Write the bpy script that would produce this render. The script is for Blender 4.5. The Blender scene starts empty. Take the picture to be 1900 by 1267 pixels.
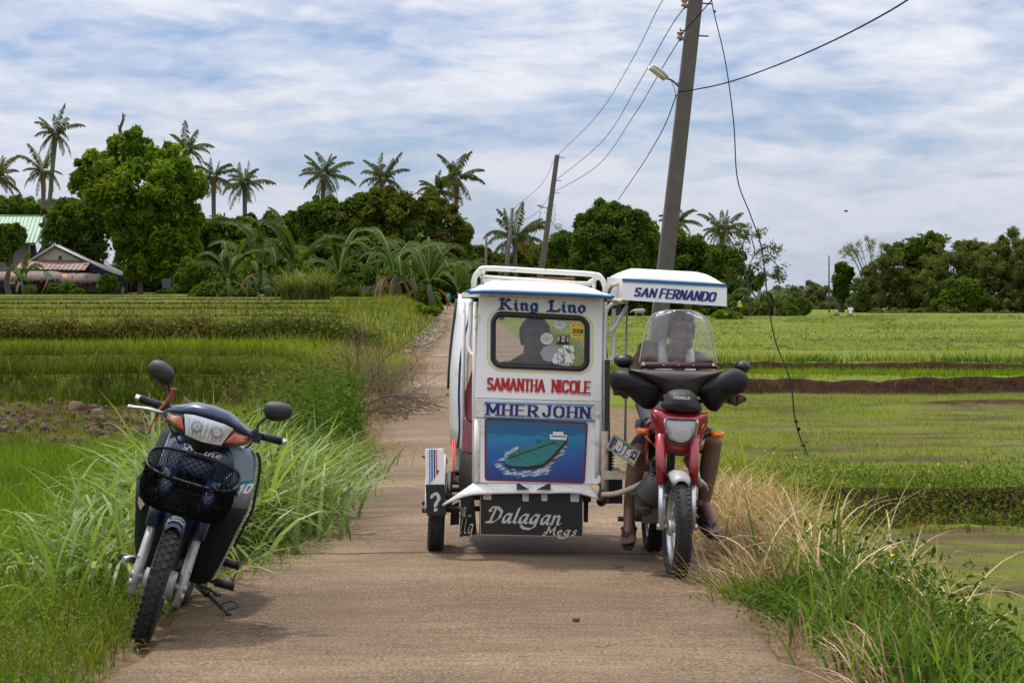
import bpy, bmesh, math, random
import numpy as np
from math import sin, cos, pi, radians as R, atan2, sqrt, atan
from mathutils import Vector, Matrix, Euler
random.seed(7); RNG = np.random.default_rng(11)
scene = bpy.context.scene
COL = scene.collection

# ---------------------------------------------------------------- camera geometry (pixel of the photo + distance -> point)
F = 3900.0; CXP = 950.0; CYP = 633.5; CAMH = 1.5
PIT = atan(73.5 / F)
def at(px, py, Y):
    a = (px - CXP) / F; b = -(py - CYP) / F
    d = Vector((a, cos(PIT) + b * sin(PIT), -sin(PIT) + b * cos(PIT)))
    d *= Y / d.y
    return Vector((d.x, d.y, d.z + CAMH))

# ---------------------------------------------------------------- materials
MATS = {}
def nodes_of(name):
    m = bpy.data.materials.new(name); m.use_nodes = True
    nt = m.node_tree; nt.nodes.clear()
    return m, nt, nt.nodes, nt.links
def mat(name, col, rough=0.5, metal=0.0, var=0.12, scale=12.0, bump=0.0, bscale=60.0, coat=0.0, dirt=None, dirt_amt=0.0, dirt_scale=5.0, spec=0.5):
    if name in MATS: return MATS[name]
    m, nt, N, L = nodes_of(name)
    out = N.new('ShaderNodeOutputMaterial'); p = N.new('ShaderNodeBsdfPrincipled')
    L.new(p.outputs[0], out.inputs[0])
    tc = N.new('ShaderNodeTexCoord')
    nz = N.new('ShaderNodeTexNoise'); nz.inputs['Scale'].default_value = scale; nz.inputs['Detail'].default_value = 6
    L.new(tc.outputs['Object'], nz.inputs['Vector'])
    mx = N.new('ShaderNodeMix'); mx.data_type = 'RGBA'
    c = Vector(col)
    mx.inputs[6].default_value = (*[max(0, v * (1 - var * 1.6)) for v in c], 1)
    mx.inputs[7].default_value = (*[min(1, v * (1 + var)) for v in c], 1)
    L.new(nz.outputs['Fac'], mx.inputs[0])
    colout = mx.outputs[2]
    rr = N.new('ShaderNodeMapRange'); rr.inputs['To Min'].default_value = max(0.02, rough - 0.1); rr.inputs['To Max'].default_value = min(1, rough + 0.12)
    L.new(nz.outputs['Fac'], rr.inputs['Value']); L.new(rr.outputs[0], p.inputs['Roughness'])
    if dirt:
        dn = N.new('ShaderNodeTexNoise'); dn.inputs['Scale'].default_value = dirt_scale; dn.inputs['Detail'].default_value = 9; dn.inputs['Roughness'].default_value = 0.68
        L.new(tc.outputs['Object'], dn.inputs['Vector'])
        cr = N.new('ShaderNodeValToRGB'); e = cr.color_ramp.elements
        e[0].position = 0.66 - 0.3 * dirt_amt; e[0].color = (0, 0, 0, 1); e[1].position = min(1, 0.80 - 0.2 * dirt_amt); e[1].color = (1, 1, 1, 1)
        L.new(dn.outputs['Fac'], cr.inputs[0])
        m2 = N.new('ShaderNodeMix'); m2.data_type = 'RGBA'
        L.new(cr.outputs[0], m2.inputs[0]); L.new(colout, m2.inputs[6]); m2.inputs[7].default_value = (*dirt, 1)
        colout = m2.outputs[2]
    L.new(colout, p.inputs['Base Color'])
    p.inputs['Metallic'].default_value = metal
    p.inputs['Coat Weight'].default_value = coat; p.inputs['Coat Roughness'].default_value = 0.08
    p.inputs['Specular IOR Level'].default_value = spec
    if bump > 0:
        b = N.new('ShaderNodeTexNoise'); b.inputs['Scale'].default_value = bscale; b.inputs['Detail'].default_value = 5
        L.new(tc.outputs['Object'], b.inputs['Vector'])
        bp = N.new('ShaderNodeBump'); bp.inputs['Strength'].default_value = bump; bp.inputs['Distance'].default_value = 0.01
        L.new(b.outputs['Fac'], bp.inputs['Height']); L.new(bp.outputs[0], p.inputs['Normal'])
    MATS[name] = m
    return m
def glass(name, tint=(0.9, 0.95, 0.95), haze=0.12, gloss=0.12):
    m, nt, N, L = nodes_of(name)
    out = N.new('ShaderNodeOutputMaterial')
    tr = N.new('ShaderNodeBsdfTransparent'); tr.inputs[0].default_value = (*tint, 1)
    gl = N.new('ShaderNodeBsdfGlossy'); gl.inputs['Roughness'].default_value = 0.04
    df = N.new('ShaderNodeBsdfDiffuse'); df.inputs[0].default_value = (0.55, 0.55, 0.58, 1)
    m1 = N.new('ShaderNodeMixShader'); m1.inputs[0].default_value = haze
    L.new(tr.outputs[0], m1.inputs[1]); L.new(df.outputs[0], m1.inputs[2])
    fr = N.new('ShaderNodeFresnel'); fr.inputs[0].default_value = 1.35
    ad = N.new('ShaderNodeMath'); ad.operation = 'MULTIPLY_ADD'; ad.inputs[1].default_value = 1.0; ad.inputs[2].default_value = gloss
    L.new(fr.outputs[0], ad.inputs[0])
    m2 = N.new('ShaderNodeMixShader'); L.new(ad.outputs[0], m2.inputs[0]); L.new(m1.outputs[0], m2.inputs[1]); L.new(gl.outputs[0], m2.inputs[2])
    L.new(m2.outputs[0], out.inputs[0])
    return m
def leaf_mat(name, trans=0.35, rough=0.5, tint=(1, 1, 1), spec=0.25, yellow=1.25):
    """leaf / grass blade: the colour is stored per leaf in the attribute Col"""
    m, nt, N, L = nodes_of(name)
    out = N.new('ShaderNodeOutputMaterial'); p = N.new('ShaderNodeBsdfPrincipled')
    at_ = N.new('ShaderNodeAttribute'); at_.attribute_name = 'Col'
    mu = N.new('ShaderNodeMix'); mu.data_type = 'RGBA'; mu.blend_type = 'MULTIPLY'; mu.inputs[0].default_value = 1
    L.new(at_.outputs['Color'], mu.inputs[6]); mu.inputs[7].default_value = (*tint, 1)
    L.new(mu.outputs[2], p.inputs['Base Color']); p.inputs['Roughness'].default_value = rough; p.inputs['Specular IOR Level'].default_value = spec
    tl = N.new('ShaderNodeBsdfTranslucent')
    m2 = N.new('ShaderNodeMix'); m2.data_type = 'RGBA'; m2.blend_type = 'MULTIPLY'; m2.inputs[0].default_value = 1
    L.new(mu.outputs[2], m2.inputs[6]); m2.inputs[7].default_value = (yellow, 1.25, 0.5, 1)
    L.new(m2.outputs[2], tl.inputs[0])
    ms = N.new('ShaderNodeMixShader'); ms.inputs[0].default_value = trans
    L.new(p.outputs[0], ms.inputs[1]); L.new(tl.outputs[0], ms.inputs[2]); L.new(ms.outputs[0], out.inputs[0])
    return m

# ---------------------------------------------------------------- mesh builder
class MB:
    def __init__(s): s.v = []; s.f = []; s.m = []; s.sm = []
    def add(s, vs, fs, mi=0, smooth=True):
        o = len(s.v); s.v += [tuple(v) for v in vs]
        for f in fs: s.f.append([i + o for i in f]); s.m.append(mi); s.sm.append(smooth)
        return s
    def box(s, c, size, rot=None, mi=0):
        hx, hy, hz = [a / 2 for a in size]
        vs = [Vector((x, y, z)) for x in (-hx, hx) for y in (-hy, hy) for z in (-hz, hz)]
        if rot is not None:
            M = rot if isinstance(rot, Matrix) else Euler(rot).to_matrix()
            vs = [M @ v for v in vs]
        c = Vector(c)
        return s.add([v + c for v in vs], [(0, 1, 3, 2), (4, 6, 7, 5), (0, 4, 5, 1), (2, 3, 7, 6), (0, 2, 6, 4), (1, 5, 7, 3)], mi, False)
    def hexa(s, p, mi=0):  # 8 points: bottom 4 ccw, top 4 ccw
        return s.add(p, [(3, 2, 1, 0), (4, 5, 6, 7), (0, 1, 5, 4), (1, 2, 6, 5), (2, 3, 7, 6), (3, 0, 4, 7)], mi, False)
    def tube(s, pts, r, n=8, mi=0, cap=True, flat=None, closed=False):
        pts = [Vector(p) for p in pts]; k = len(pts)
        rs = r if isinstance(r, (list, tuple)) else [r] * k
        up = None; rings = []
        for i, p in enumerate(pts):
            if closed: t = pts[(i + 1) % k] - pts[i - 1]
            else: t = pts[min(i + 1, k - 1)] - pts[max(i - 1, 0)]
            t.normalize()
            if up is None:
                up = Vector((0, 0, 1)) if abs(t.z) < 0.9 else Vector((0, 1, 0))
            a = t.cross(up)
            if a.length < 1e-5: a = t.orthogonal()
            a.normalize(); b = a.cross(t); up = b
            fl = flat or 1.0
            rings.append([p + (a * cos(2 * pi * j / n) + b * sin(2 * pi * j / n) * fl) * rs[i] for j in range(n)])
        vs = [q for rg in rings for q in rg]; fs = []
        kk = k if closed else k - 1
        for i in range(kk):
            for j in range(n):
                i2 = (i + 1) % k
                fs.append((i * n + j, i * n + (j + 1) % n, i2 * n + (j + 1) % n, i2 * n + j))
        s.add(vs, fs, mi, True)
        if cap and not closed:
            o = len(s.v) - len(vs)
            s.f.append([o + j for j in range(n)][::-1]); s.m.append(mi); s.sm.append(False)
            s.f.append([o + (k - 1) * n + j for j in range(n)]); s.m.append(mi); s.sm.append(False)
        return s
    def ell(s, c, r, n=16, k=10, mi=0, rot=None, power=1.0):
        c = Vector(c); r = (r, r, r) if not isinstance(r, (tuple, list)) else r
        M = Euler(rot).to_matrix() if rot is not None else Matrix.Identity(3)
        def pw(a): return math.copysign(abs(a) ** power, a)
        vs = [c + M @ Vector((0, 0, -r[2]))]
        for i in range(1, k):
            ph = -pi / 2 + pi * i / k
            for j in range(n):
                th = 2 * pi * j / n
                vs.append(c + M @ Vector((r[0] * pw(cos(ph)) * pw(cos(th)), r[1] * pw(cos(ph)) * pw(sin(th)), r[2] * pw(sin(ph)))))
        vs.append(c + M @ Vector((0, 0, r[2])))
        fs = [(0, 1 + (j + 1) % n, 1 + j) for j in range(n)]
        for i in range(k - 2):
            for j in range(n):
                a = 1 + i * n + j; b = 1 + i * n + (j + 1) % n
                fs.append((a, b, b + n, a + n))
        t = len(vs) - 1; o = 1 + (k - 2) * n
        fs += [(o + j, o + (j + 1) % n, t) for j in range(n)]
        return s.add(vs, fs, mi, True)
    def capsule(s, a, b, ra, rb, n=12, mi=0):
        a = Vector(a); b = Vector(b); d = (b - a); L_ = max(d.length, 1e-6); d.normalize()
        pts = []; rs = []
        for i in range(5):
            t = pi / 2 * i / 5
            pts.append(a - d * ra * cos(t)); rs.append(max(ra * sin(t), ra * 0.05))
        pts.append(a); rs.append(ra); pts.append(b); rs.append(rb)
        for i in range(1, 6):
            t = pi / 2 * i / 5
            pts.append(b + d * rb * sin(t)); rs.append(max(rb * cos(t), rb * 0.05))
        return s.tube(pts, rs, n, mi)
    def loft(s, rings, mi=0, closed=True, cap=True, smooth=True):
        n = len(rings[0]); vs = [q for r in rings for q in r]; fs = []
        for i in range(len(rings) - 1):
            for j in range(n if closed else n - 1):
                fs.append((i * n + j, i * n + (j + 1) % n, (i + 1) * n + (j + 1) % n, (i + 1) * n + j))
        s.add(vs, fs, mi, smooth)
        if cap and closed:
            o = len(s.v) - len(vs)
            s.f.append([o + j for j in range(n)][::-1]); s.m.append(mi); s.sm.append(False)
            s.f.append([o + (len(rings) - 1) * n + j for j in range(n)]); s.m.append(mi); s.sm.append(False)
        return s
    def prism(s, poly, d, mi=0, smooth=False):
        """polygon (list of points) extruded along the vector d"""
        d = Vector(d); n = len(poly); a = [Vector(p) for p in poly]; b = [p + d for p in a]
        fs = [list(range(n))[::-1], [n + i for i in range(n)]] + [(i, (i + 1) % n, n + (i + 1) % n, n + i) for i in range(n)]
        return s.add(a + b, fs, mi, smooth)
    def lathe(s, prof, c, axis='x', n=24, mi=0):
        """profile (r, h) turned about an axis through c"""
        vs = []; c = Vector(c)
        for r, h in prof:
            for j in range(n):
                a = 2 * pi * j / n; u, w = r * cos(a), r * sin(a)
                vs.append(c + (Vector((h, u, w)) if axis == 'x' else Vector((u, h, w)) if axis == 'y' else Vector((u, w, h))))
        k = len(prof); fs = []
        for i in range(k - 1):
            for j in range(n):
                fs.append((i * n + j, i * n + (j + 1) % n, (i + 1) * n + (j + 1) % n, (i + 1) * n + j))
        return s.add(vs, fs, mi, True)
    def xform(s, M):
        s.v = [tuple(M @ Vector(v)) for v in s.v]; return s
    def build(s, name, mats, parent=None, bevel=0.0, fix=True, mods=(), solid=0.0, auto=True):
        me = bpy.data.meshes.new(name)
        me.from_pydata(s.v, [], s.f)
        mats = mats if isinstance(mats, (list, tuple)) else [mats]
        for m in mats: me.materials.append(m)
        me.polygons.foreach_set('material_index', s.m); me.polygons.foreach_set('use_smooth', s.sm)
        if fix:
            bm = bmesh.new(); bm.from_mesh(me)
            bmesh.ops.recalc_face_normals(bm, faces=bm.faces); bm.to_mesh(me); bm.free()
        me.update()
        o = bpy.data.objects.new(name, me); COL.objects.link(o)
        if parent: o.parent = parent
        if solid:
            md = o.modifiers.new('solid', 'SOLIDIFY'); md.thickness = solid; md.offset = 0
        if bevel:
            b = o.modifiers.new('bevel', 'BEVEL'); b.width = bevel; b.segments = 2; b.limit_method = 'ANGLE'; b.angle_limit = R(35)
            b.harden_normals = False
        return o

def np_mesh(name, V, Q, mats, cols=None, parent=None, smooth=False, mi=None, fvar=True):
    """V (n,3) points; Q (m,k) faces of one size (3 or 4); cols (n,3) per point"""
    V = np.asarray(V, np.float32); Q = np.asarray(Q, np.int32)
    me = bpy.data.meshes.new(name); k = Q.shape[1]
    me.vertices.add(len(V)); me.vertices.foreach_set('co', V.ravel())
    me.loops.add(Q.size); me.loops.foreach_set('vertex_index', Q.ravel())
    me.polygons.add(len(Q)); me.polygons.foreach_set('loop_start', np.arange(0, Q.size, k, dtype=np.int32))
    try: me.polygons.foreach_set('loop_total', np.full(len(Q), k, np.int32))
    except Exception: pass
    mats = mats if isinstance(mats, (list, tuple)) else [mats]
    for m in mats: me.materials.append(m)
    if mi is not None: me.polygons.foreach_set('material_index', np.asarray(mi, np.int32))
    me.polygons.foreach_set('use_smooth', np.full(len(Q), smooth))
    if cols is not None:
        a = me.color_attributes.new('Col', 'FLOAT_COLOR', 'POINT')
        c = np.ones((len(V), 4), np.float32); c[:, :3] = cols
        a.data.foreach_set('color', c.ravel())
    me.update(calc_edges=True)
    o = bpy.data.objects.new(name, me); COL.objects.link(o)
    if parent: o.parent = parent
    return o

def tag(o, label=None, cat=None, group=None, kind=None):
    if label: o['label'] = label
    if cat: o['category'] = cat
    if group: o['group'] = group
    if kind: o['kind'] = kind
    return o
def empty(name, loc, label, cat, group=None, rot=(0, 0, 0)):
    o = bpy.data.objects.new(name, None); COL.objects.link(o); o.location = loc; o.rotation_euler = rot
    o.empty_display_size = 0.2
    return tag(o, label, cat, group)
def smooth_path(pts, n=6, closed=False):
    """Catmull-Rom through the points"""
    P = [Vector(p) for p in pts]; k = len(P); out = []
    for i in range(k if closed else k - 1):
        p0 = P[i - 1] if (closed or i > 0) else P[0] * 2 - P[1]
        p1 = P[i]; p2 = P[(i + 1) % k]
        p3 = P[(i + 2) % k] if (closed or i + 2 < k) else p2 * 2 - p1
        for j in range(n):
            t = j / n
            out.append(0.5 * ((2 * p1) + (p2 - p0) * t + (2 * p0 - 5 * p1 + 4 * p2 - p3) * t * t + (3 * p1 - p0 - 3 * p2 + p3) * t ** 3))
    if not closed: out.append(P[-1])
    return out

# ---------------------------------------------------------------- lettering with a nib (pen) swept along strokes
def A_(cx, cy, rx, ry, a0, a1, n=9):
    return [(cx + rx * cos(R(a0 + (a1 - a0) * i / n)), cy + ry * sin(R(a0 + (a1 - a0) * i / n))) for i in range(n + 1)]
CAPS = {  # unit height 1: list of strokes, advance width
 'A': ([[(0, 0), (.3, 1), (.6, 0)], [(.12, .34), (.48, .34)]], .6),
 'C': ([A_(.3, .7, .27, .3, 20, 180) + A_(.3, .3, .27, .3, 180, 340)], .58),
 'D': ([[(0, 0), (0, 1)], [(0, 1), (.22, 1)] + A_(.22, .7, .32, .3, 90, 0) + A_(.22, .3, .32, .3, 0, -90) + [(0, 0)]], .54),
 'E': ([[(0, 0), (0, 1)], [(0, 1), (.45, 1)], [(0, .52), (.38, .52)], [(0, 0), (.47, 0)]], .47),
 'F': ([[(0, 0), (0, 1)], [(0, 1), (.45, 1)], [(0, .52), (.38, .52)]], .46),
 'H': ([[(0, 0), (0, 1)], [(.52, 0), (.52, 1)], [(0, .5), (.52, .5)]], .52),
 'I': ([[(0, 0), (0, 1)]], .02),
 'J': ([[(.4, 1), (.4, .28)] + A_(.2, .28, .2, .28, 0, -180) + [(0, .34)]], .4),
 'L': ([[(0, 1), (0, 0)], [(0, 0), (.42, 0)]], .42),
 'M': ([[(0, 0), (0, 1)], [(0, 1), (.34, .2), (.68, 1)], [(.68, 1), (.68, 0)]], .68),
 'N': ([[(0, 0), (0, 1)], [(0, 1), (.52, 0)], [(.52, 0), (.52, 1)]], .52),
 'O': ([A_(.29, .7, .29, .3, 0, 180) + A_(.29, .3, .29, .3, 180, 360) + [(.58, .7)]], .58),
 'R': ([[(0, 0), (0, 1)], [(0, 1), (.25, 1)] + A_(.25, .75, .23, .25, 90, -90) + [(0, .5)], [(.22, .5), (.5, 0)]], .5),
 'S': ([A_(.25, .75, .24, .25, 30, 270) + A_(.25, .25, .25, .25, 90, -150)], .5),
 'T': ([[(.24, 0), (.24, 1)], [(0, 1), (.48, 1)]], .48),
 'G': ([A_(.3, .68, .27, .32, 20, 180) + A_(.3, .32, .27, .32, 180, 360) + [(.57, .45), (.34, .45)]], .58),
 '0': ([A_(.25, .7, .25, .3, 0, 180) + A_(.25, .3, .25, .3, 180, 360) + [(.5, .7)]], .5),
 '1': ([[(.05, .8), (.2, 1), (.2, 0)]], .3),
 '2': ([A_(.25, .73, .24, .27, 160, -20) + [(0, 0), (.5, 0)]], .5),
 '4': ([[(.38, 0), (.38, 1), (0, .3), (.52, .3)]], .52),
 '8': ([A_(.25, .75, .21, .25, 0, 360, 14), A_(.25, .26, .25, .26, 0, 360, 14)], .5),
 '?': ([A_(.25, .74, .24, .25, 170, -70) + [(.25, .3)], [(.25, .05), (.26, .06)]], .5),
 # black letter
 'bK': ([[(.05, .1), (.0, .0), (.3, .02)], [(.16, .02), (.16, .98)], [(0, .88), (.08, 1.0), (.3, .96)], [(.18, .45), (.34, .6), (.5, .95), (.62, .88)], [(.3, .55), (.55, .2), (.62, .05), (.74, .02)]], .74),
 'bi': ([[(0, .56), (.09, .64), (.09, .08), (.2, 0)], [(.06, .86), (.12, .92)]], .2),
 'bn': ([[(0, .56), (.09, .64), (.09, .08), (.18, 0)], [(.1, .5), (.28, .64), (.36, .54), (.36, .08), (.46, 0)]], .46),
 'bg': ([[(.34, .6), (.14, .64), (.04, .52), (.04, .14), (.16, .02), (.32, .12)], [(.34, .62), (.34, -.1), (.2, -.22), (.02, -.14)]], .4),
 'bL': ([[(.02, .86), (.18, 1.0), (.30, .93)], [(.2, .98), (.2, .08)], [(-.02, .0), (.2, .07), (.44, .02), (.66, .05), (.7, .26)]], .68),
 'bo': ([[(.18, .66), (.04, .52), (.04, .14), (.18, 0), (.34, .14), (.34, .52), (.18, .66)]], .4),
 # broad pen italics
 'cD': ([[(.12, .74), (.02, .8), (.12, 1.02), (.45, 1.0), (.72, .74), (.66, .3), (.4, .02), (.0, .0)], [(.36, .98), (.2, .04)]], .74),
 'ca': ([[(.38, .58), (.2, .62), (.04, .36), (.06, .06), (.2, .02), (.38, .46)], [(.42, .62), (.36, .1), (.44, .0), (.54, .1)]], .48),
 'cl': ([[(.16, 1.02), (.06, .12), (.14, .0), (.24, .1)]], .2),
 'cg': ([[(.38, .58), (.2, .62), (.04, .36), (.06, .08), (.2, .04), (.38, .46)], [(.42, .62), (.32, -.18), (.1, -.34), (-.25, -.3), (-.42, -.14)]], .48),
 'cn': ([[(.04, .58), (.1, .62), (.04, 0)], [(.08, .42), (.26, .62), (.36, .54), (.34, .1), (.4, .0), (.5, .1)]], .48),
 'cM': ([[(-.25, .0), (-.1, .0), (.0, .1), (.1, 1.0)], [(-.18, .3), (-.02, .3)], [(.1, 1.0), (.3, .25), (.6, 1.0), (.58, .1), (.7, .0)]], .7),
 'ce': ([[(.06, .3), (.34, .42), (.26, .62), (.08, .5), (.04, .16), (.18, .0), (.36, .12)]], .4),
 'cs': ([[(.34, .54), (.2, .62), (.08, .48), (.3, .2), (.18, .02), (.0, .08)]], .38),
 ' ': ([], .3),
}
def lettering(mb, text, org, ex, ez, height, width, nib=(.16, .05), nang=0.0, gap=.16, slant=0.0, serif=0.0, mi=0, lift=0.0008, thick=0.0006):
    """text: list of glyph keys. org = lower left corner on the surface, ex/ez unit vectors; width = total width to fill"""
    org = Vector(org); ex = Vector(ex).normalized(); ez = Vector(ez).normalized(); nrm = ex.cross(ez).normalized()
    adv = sum(CAPS[g][1] for g in text) + gap * (len(text) - 1)
    sx = width / adv; x = 0.0; k = 0
    c, s_ = cos(nang), sin(nang)
    nb = [(nib[0] / 2 * a * c - nib[1] / 2 * b * s_, nib[0] / 2 * a * s_ + nib[1] / 2 * b * c) for a, b in ((-1, -1), (1, -1), (1, 1), (-1, 1))]
    def hull(P):
        P = sorted(set(P)); lo = []; hi = []
        def cr(o, a, b): return (a[0] - o[0]) * (b[1] - o[1]) - (a[1] - o[1]) * (b[0] - o[0])
        for p in P:
            while len(lo) >= 2 and cr(lo[-2], lo[-1], p) <= 0: lo.pop()
            lo.append(p)
        for p in reversed(P):
            while len(hi) >= 2 and cr(hi[-2], hi[-1], p) <= 0: hi.pop()
            hi.append(p)
        return lo[:-1] + hi[:-1]
    for g in text:
        strokes, w = CAPS[g]
        segs = []
        for st in strokes:
            for a, b in zip(st[:-1], st[1:]):
                segs.append([(a[0] * sx / height, a[1]), (b[0] * sx / height, b[1])])
            if serif:
                for e, o_ in ((st[0], st[1]), (st[-1], st[-2])):
                    if e[1] in (0, 1) and abs(e[0] - o_[0]) < .35 and abs(e[1] - o_[1]) > .3:
                        segs.append([(e[0] * sx / height - serif, e[1]), (e[0] * sx / height + serif, e[1])])
        for a, b in segs:
            pts = hull([(round(a[0] + n[0], 5), round(a[1] + n[1], 5)) for n in nb] + [(round(b[0] + n[0], 5), round(b[1] + n[1], 5)) for n in nb])
            off = lift + (k % 7) * 0.00012; k += 1
            P = [org + ex * (x * sx + (p[0] + slant * p[1]) * height) + ez * (p[1] * height) + nrm * off for p in pts]
            mb.add(P, [list(range(len(P)))], mi, False)
        x += w + gap
    return mb
# ---------------------------------------------------------------- camera, sun, sky
cam = bpy.data.objects.new('camera', bpy.data.cameras.new('camera')); COL.objects.link(cam)
cam.location = (0, 0, CAMH); cam.rotation_euler = (pi / 2 - PIT, 0, 0)
cam.data.sensor_width = 36; cam.data.lens = F / 1900 * 36; cam.data.clip_end = 20000; cam.data.clip_start = 0.1
scene.camera = cam
SUN_EL, SUN_AZ = R(69), R(-34)          # azimuth from +Y (away from the camera) towards +X
sd = Vector((sin(SUN_AZ) * cos(SUN_EL), cos(SUN_AZ) * cos(SUN_EL), sin(SUN_EL)))
sl = bpy.data.lights.new('sun', 'SUN'); sl.energy = 3.0; sl.angle = R(4.5); sl.color = (1, .95, .87)
so = bpy.data.objects.new('sun', sl); COL.objects.link(so); so.location = (0, 0, 50)
so.rotation_euler = (-sd).to_track_quat('-Z', 'Y').to_euler()
w = bpy.data.worlds.new('World'); scene.world = w; w.use_nodes = True
nt = w.node_tree; nt.nodes.clear(); N = nt.nodes; L = nt.links
wo = N.new('ShaderNodeOutputWorld'); bg = N.new('ShaderNodeBackground'); L.new(bg.outputs[0], wo.inputs[0])
sky = N.new('ShaderNodeTexSky'); sky.sky_type = 'NISHITA'; sky.sun_disc = False
sky.sun_elevation = SUN_EL; sky.sun_rotation = SUN_AZ; sky.altitude = 50; sky.air_density = 1.0; sky.dust_density = 0.6; sky.ozone_density = 2.0
bg.inputs[1].default_value = 0.092
tc = N.new('ShaderNodeTexCoord')
def cloud(scale, rot, detail, lo, hi, dist=0.6, rough=.55, off=(0, 0, 0)):
    mp = N.new('ShaderNodeMapping'); mp.inputs['Scale'].default_value = scale; mp.inputs['Rotation'].default_value = rot; mp.inputs['Location'].default_value = off
    L.new(tc.outputs['Generated'], mp.inputs[0])
    nz = N.new('ShaderNodeTexNoise'); nz.inputs['Scale'].default_value = 1; nz.inputs['Detail'].default_value = detail; nz.inputs['Distortion'].default_value = dist; nz.inputs['Roughness'].default_value = rough
    L.new(mp.outputs[0], nz.inputs['Vector'])
    mr = N.new('ShaderNodeMapRange'); mr.interpolation_type = 'SMOOTHSTEP'
    mr.inputs['From Min'].default_value = lo; mr.inputs['From Max'].default_value = hi
    L.new(nz.outputs['Fac'], mr.inputs['Value'])
    return mr.outputs[0]
def mathn(op, a, b):
    m = N.new('ShaderNodeMath'); m.operation = op
    for i, v in enumerate((a, b)):
        if isinstance(v, (int, float)): m.inputs[i].default_value = v
        else: L.new(v, m.inputs[i])
    return m.outputs[0]
big = cloud((6, 6, 27), (0, R(4), 0), 4, .36, .58, 0.3, off=(1.7, 0, .35))
rip = cloud((20, 20, 74), (0, R(9), 0), 8, .30, .68, .7, off=(.3, 0, .2))
fine = cloud((70, 70, 190), (0, R(6), 0), 6, .3, .72, 0.5)
tot = mathn('ADD', mathn('MULTIPLY', big, .56), mathn('ADD', mathn('MULTIPLY', rip, .42), mathn('MULTIPLY', fine, .17)))
sp = N.new('ShaderNodeSeparateXYZ'); L.new(tc.outputs['Generated'], sp.inputs[0])
hz = N.new('ShaderNodeMapRange'); hz.inputs['From Min'].default_value = 0.0; hz.inputs['From Max'].default_value = .1; hz.inputs['To Min'].default_value = .50; hz.inputs['To Max'].default_value = 0.0
L.new(sp.outputs['Z'], hz.inputs['Value'])
tot = mathn('MINIMUM', mathn('ADD', mathn('ADD', mathn('MULTIPLY', tot, .78), .15), mathn('MULTIPLY', hz.outputs[0], .55)), 1.0)
tint = N.new('ShaderNodeMix'); tint.data_type = 'RGBA'; tint.blend_type = 'MULTIPLY'; tint.inputs[0].default_value = 1
L.new(sky.outputs[0], tint.inputs[6]); tint.inputs[7].default_value = (.40, .56, .84, 1)
cm = N.new('ShaderNodeMix'); cm.data_type = 'RGBA'
L.new(tot, cm.inputs[0]); L.new(tint.outputs[2], cm.inputs[6]); 
# cloud brightness: a little greyer and bluer towards the horizon
cc = N.new('ShaderNodeMix'); cc.data_type = 'RGBA'
ce = N.new('ShaderNodeMapRange'); ce.inputs['From Max'].default_value = .12; L.new(sp.outputs['Z'], ce.inputs['Value'])
L.new(ce.outputs[0], cc.inputs[0]); cc.inputs[6].default_value = (4.7, 5.0, 6.1, 1); cc.inputs[7].default_value = (8.0, 8.05, 8.5, 1)
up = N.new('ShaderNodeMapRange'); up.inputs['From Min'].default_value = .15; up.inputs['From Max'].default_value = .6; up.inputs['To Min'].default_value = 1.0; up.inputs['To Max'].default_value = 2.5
L.new(sp.outputs['Z'], up.inputs['Value'])   # unseen cloud overhead brightened to add light on the scene
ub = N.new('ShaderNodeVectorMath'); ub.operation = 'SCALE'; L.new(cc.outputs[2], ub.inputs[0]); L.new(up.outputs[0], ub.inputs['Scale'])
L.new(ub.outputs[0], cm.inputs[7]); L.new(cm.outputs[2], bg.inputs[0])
scene.view_settings.view_transform = 'Standard'; scene.view_settings.look = 'None'
scene.view_settings.exposure = .32; scene.view_settings.gamma = 1
scene.cycles.max_bounces = 7; scene.cycles.transparent_max_bounces = 16; scene.cycles.transmission_bounces = 5
scene.cycles.caustics_reflective = False; scene.cycles.caustics_refractive = False
scene.cycles.use_denoising = True
scene.cycles.sample_clamp_indirect = 6

# ---------------------------------------------------------------- terrain
def sst(a, b, x):
    t = np.clip((x - a) / (b - a), 0, 1); return t * t * (3 - 2 * t)
def wob(x, s=0):
    return .35 * np.sin(x * .31 + s) + .18 * np.sin(x * .83 + 2.1 * s) + .07 * np.sin(x * 2.3 + s * 3.7)
def vnoise(x, y, s=0):
    x = np.asarray(x, float); y = np.asarray(y, float); xi = np.floor(x); yi = np.floor(y); fx = x - xi; fy = y - yi; fx = fx * fx * (3 - 2 * fx); fy = fy * fy * (3 - 2 * fy)
    def h(a, b): v = np.sin(a * 127.1 + b * 311.7 + s * 74.7) * 43758.5453; return v - np.floor(v)
    return (h(xi, yi) * (1 - fx) + h(xi + 1, yi) * fx) * (1 - fy) + (h(xi, yi + 1) * (1 - fx) + h(xi + 1, yi + 1) * fx) * fy
def fbm(x, y, s=0): return (vnoise(x, y, s) + .5 * vnoise(x * 2.1 + 7, y * 2.1, s + 1) + .25 * vnoise(x * 4.3, y * 4.3 + 3, s + 2)) / 1.75
def lumps(x, y):
    return np.sin(x * 1.7 + 1.3 * np.sin(y * 1.1)) * np.sin(y * 2.1 + 1.7 * np.sin(x * .9)) + .5 * np.sin(x * 5.1 + y * 1.7) * np.sin(y * 4.7 - x * 2.2)
def road_l(y): return -1.55 - .0125 * y - .00014 * np.maximum(y - 60, 0) ** 2
RW = 2.88
def road_z(y): return .95 * (np.clip(y - 40, 0, 260) / 180) ** 1.3
L_EDGES = [(36, .42, .5), (40, .26, .3), (50.5, .58, .9), (62, .13, .5), (90, .18, .8), (125, .22, 1), (170, .3, 1.4), (220, .4, 1.8), (250, .33, 2)]
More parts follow.
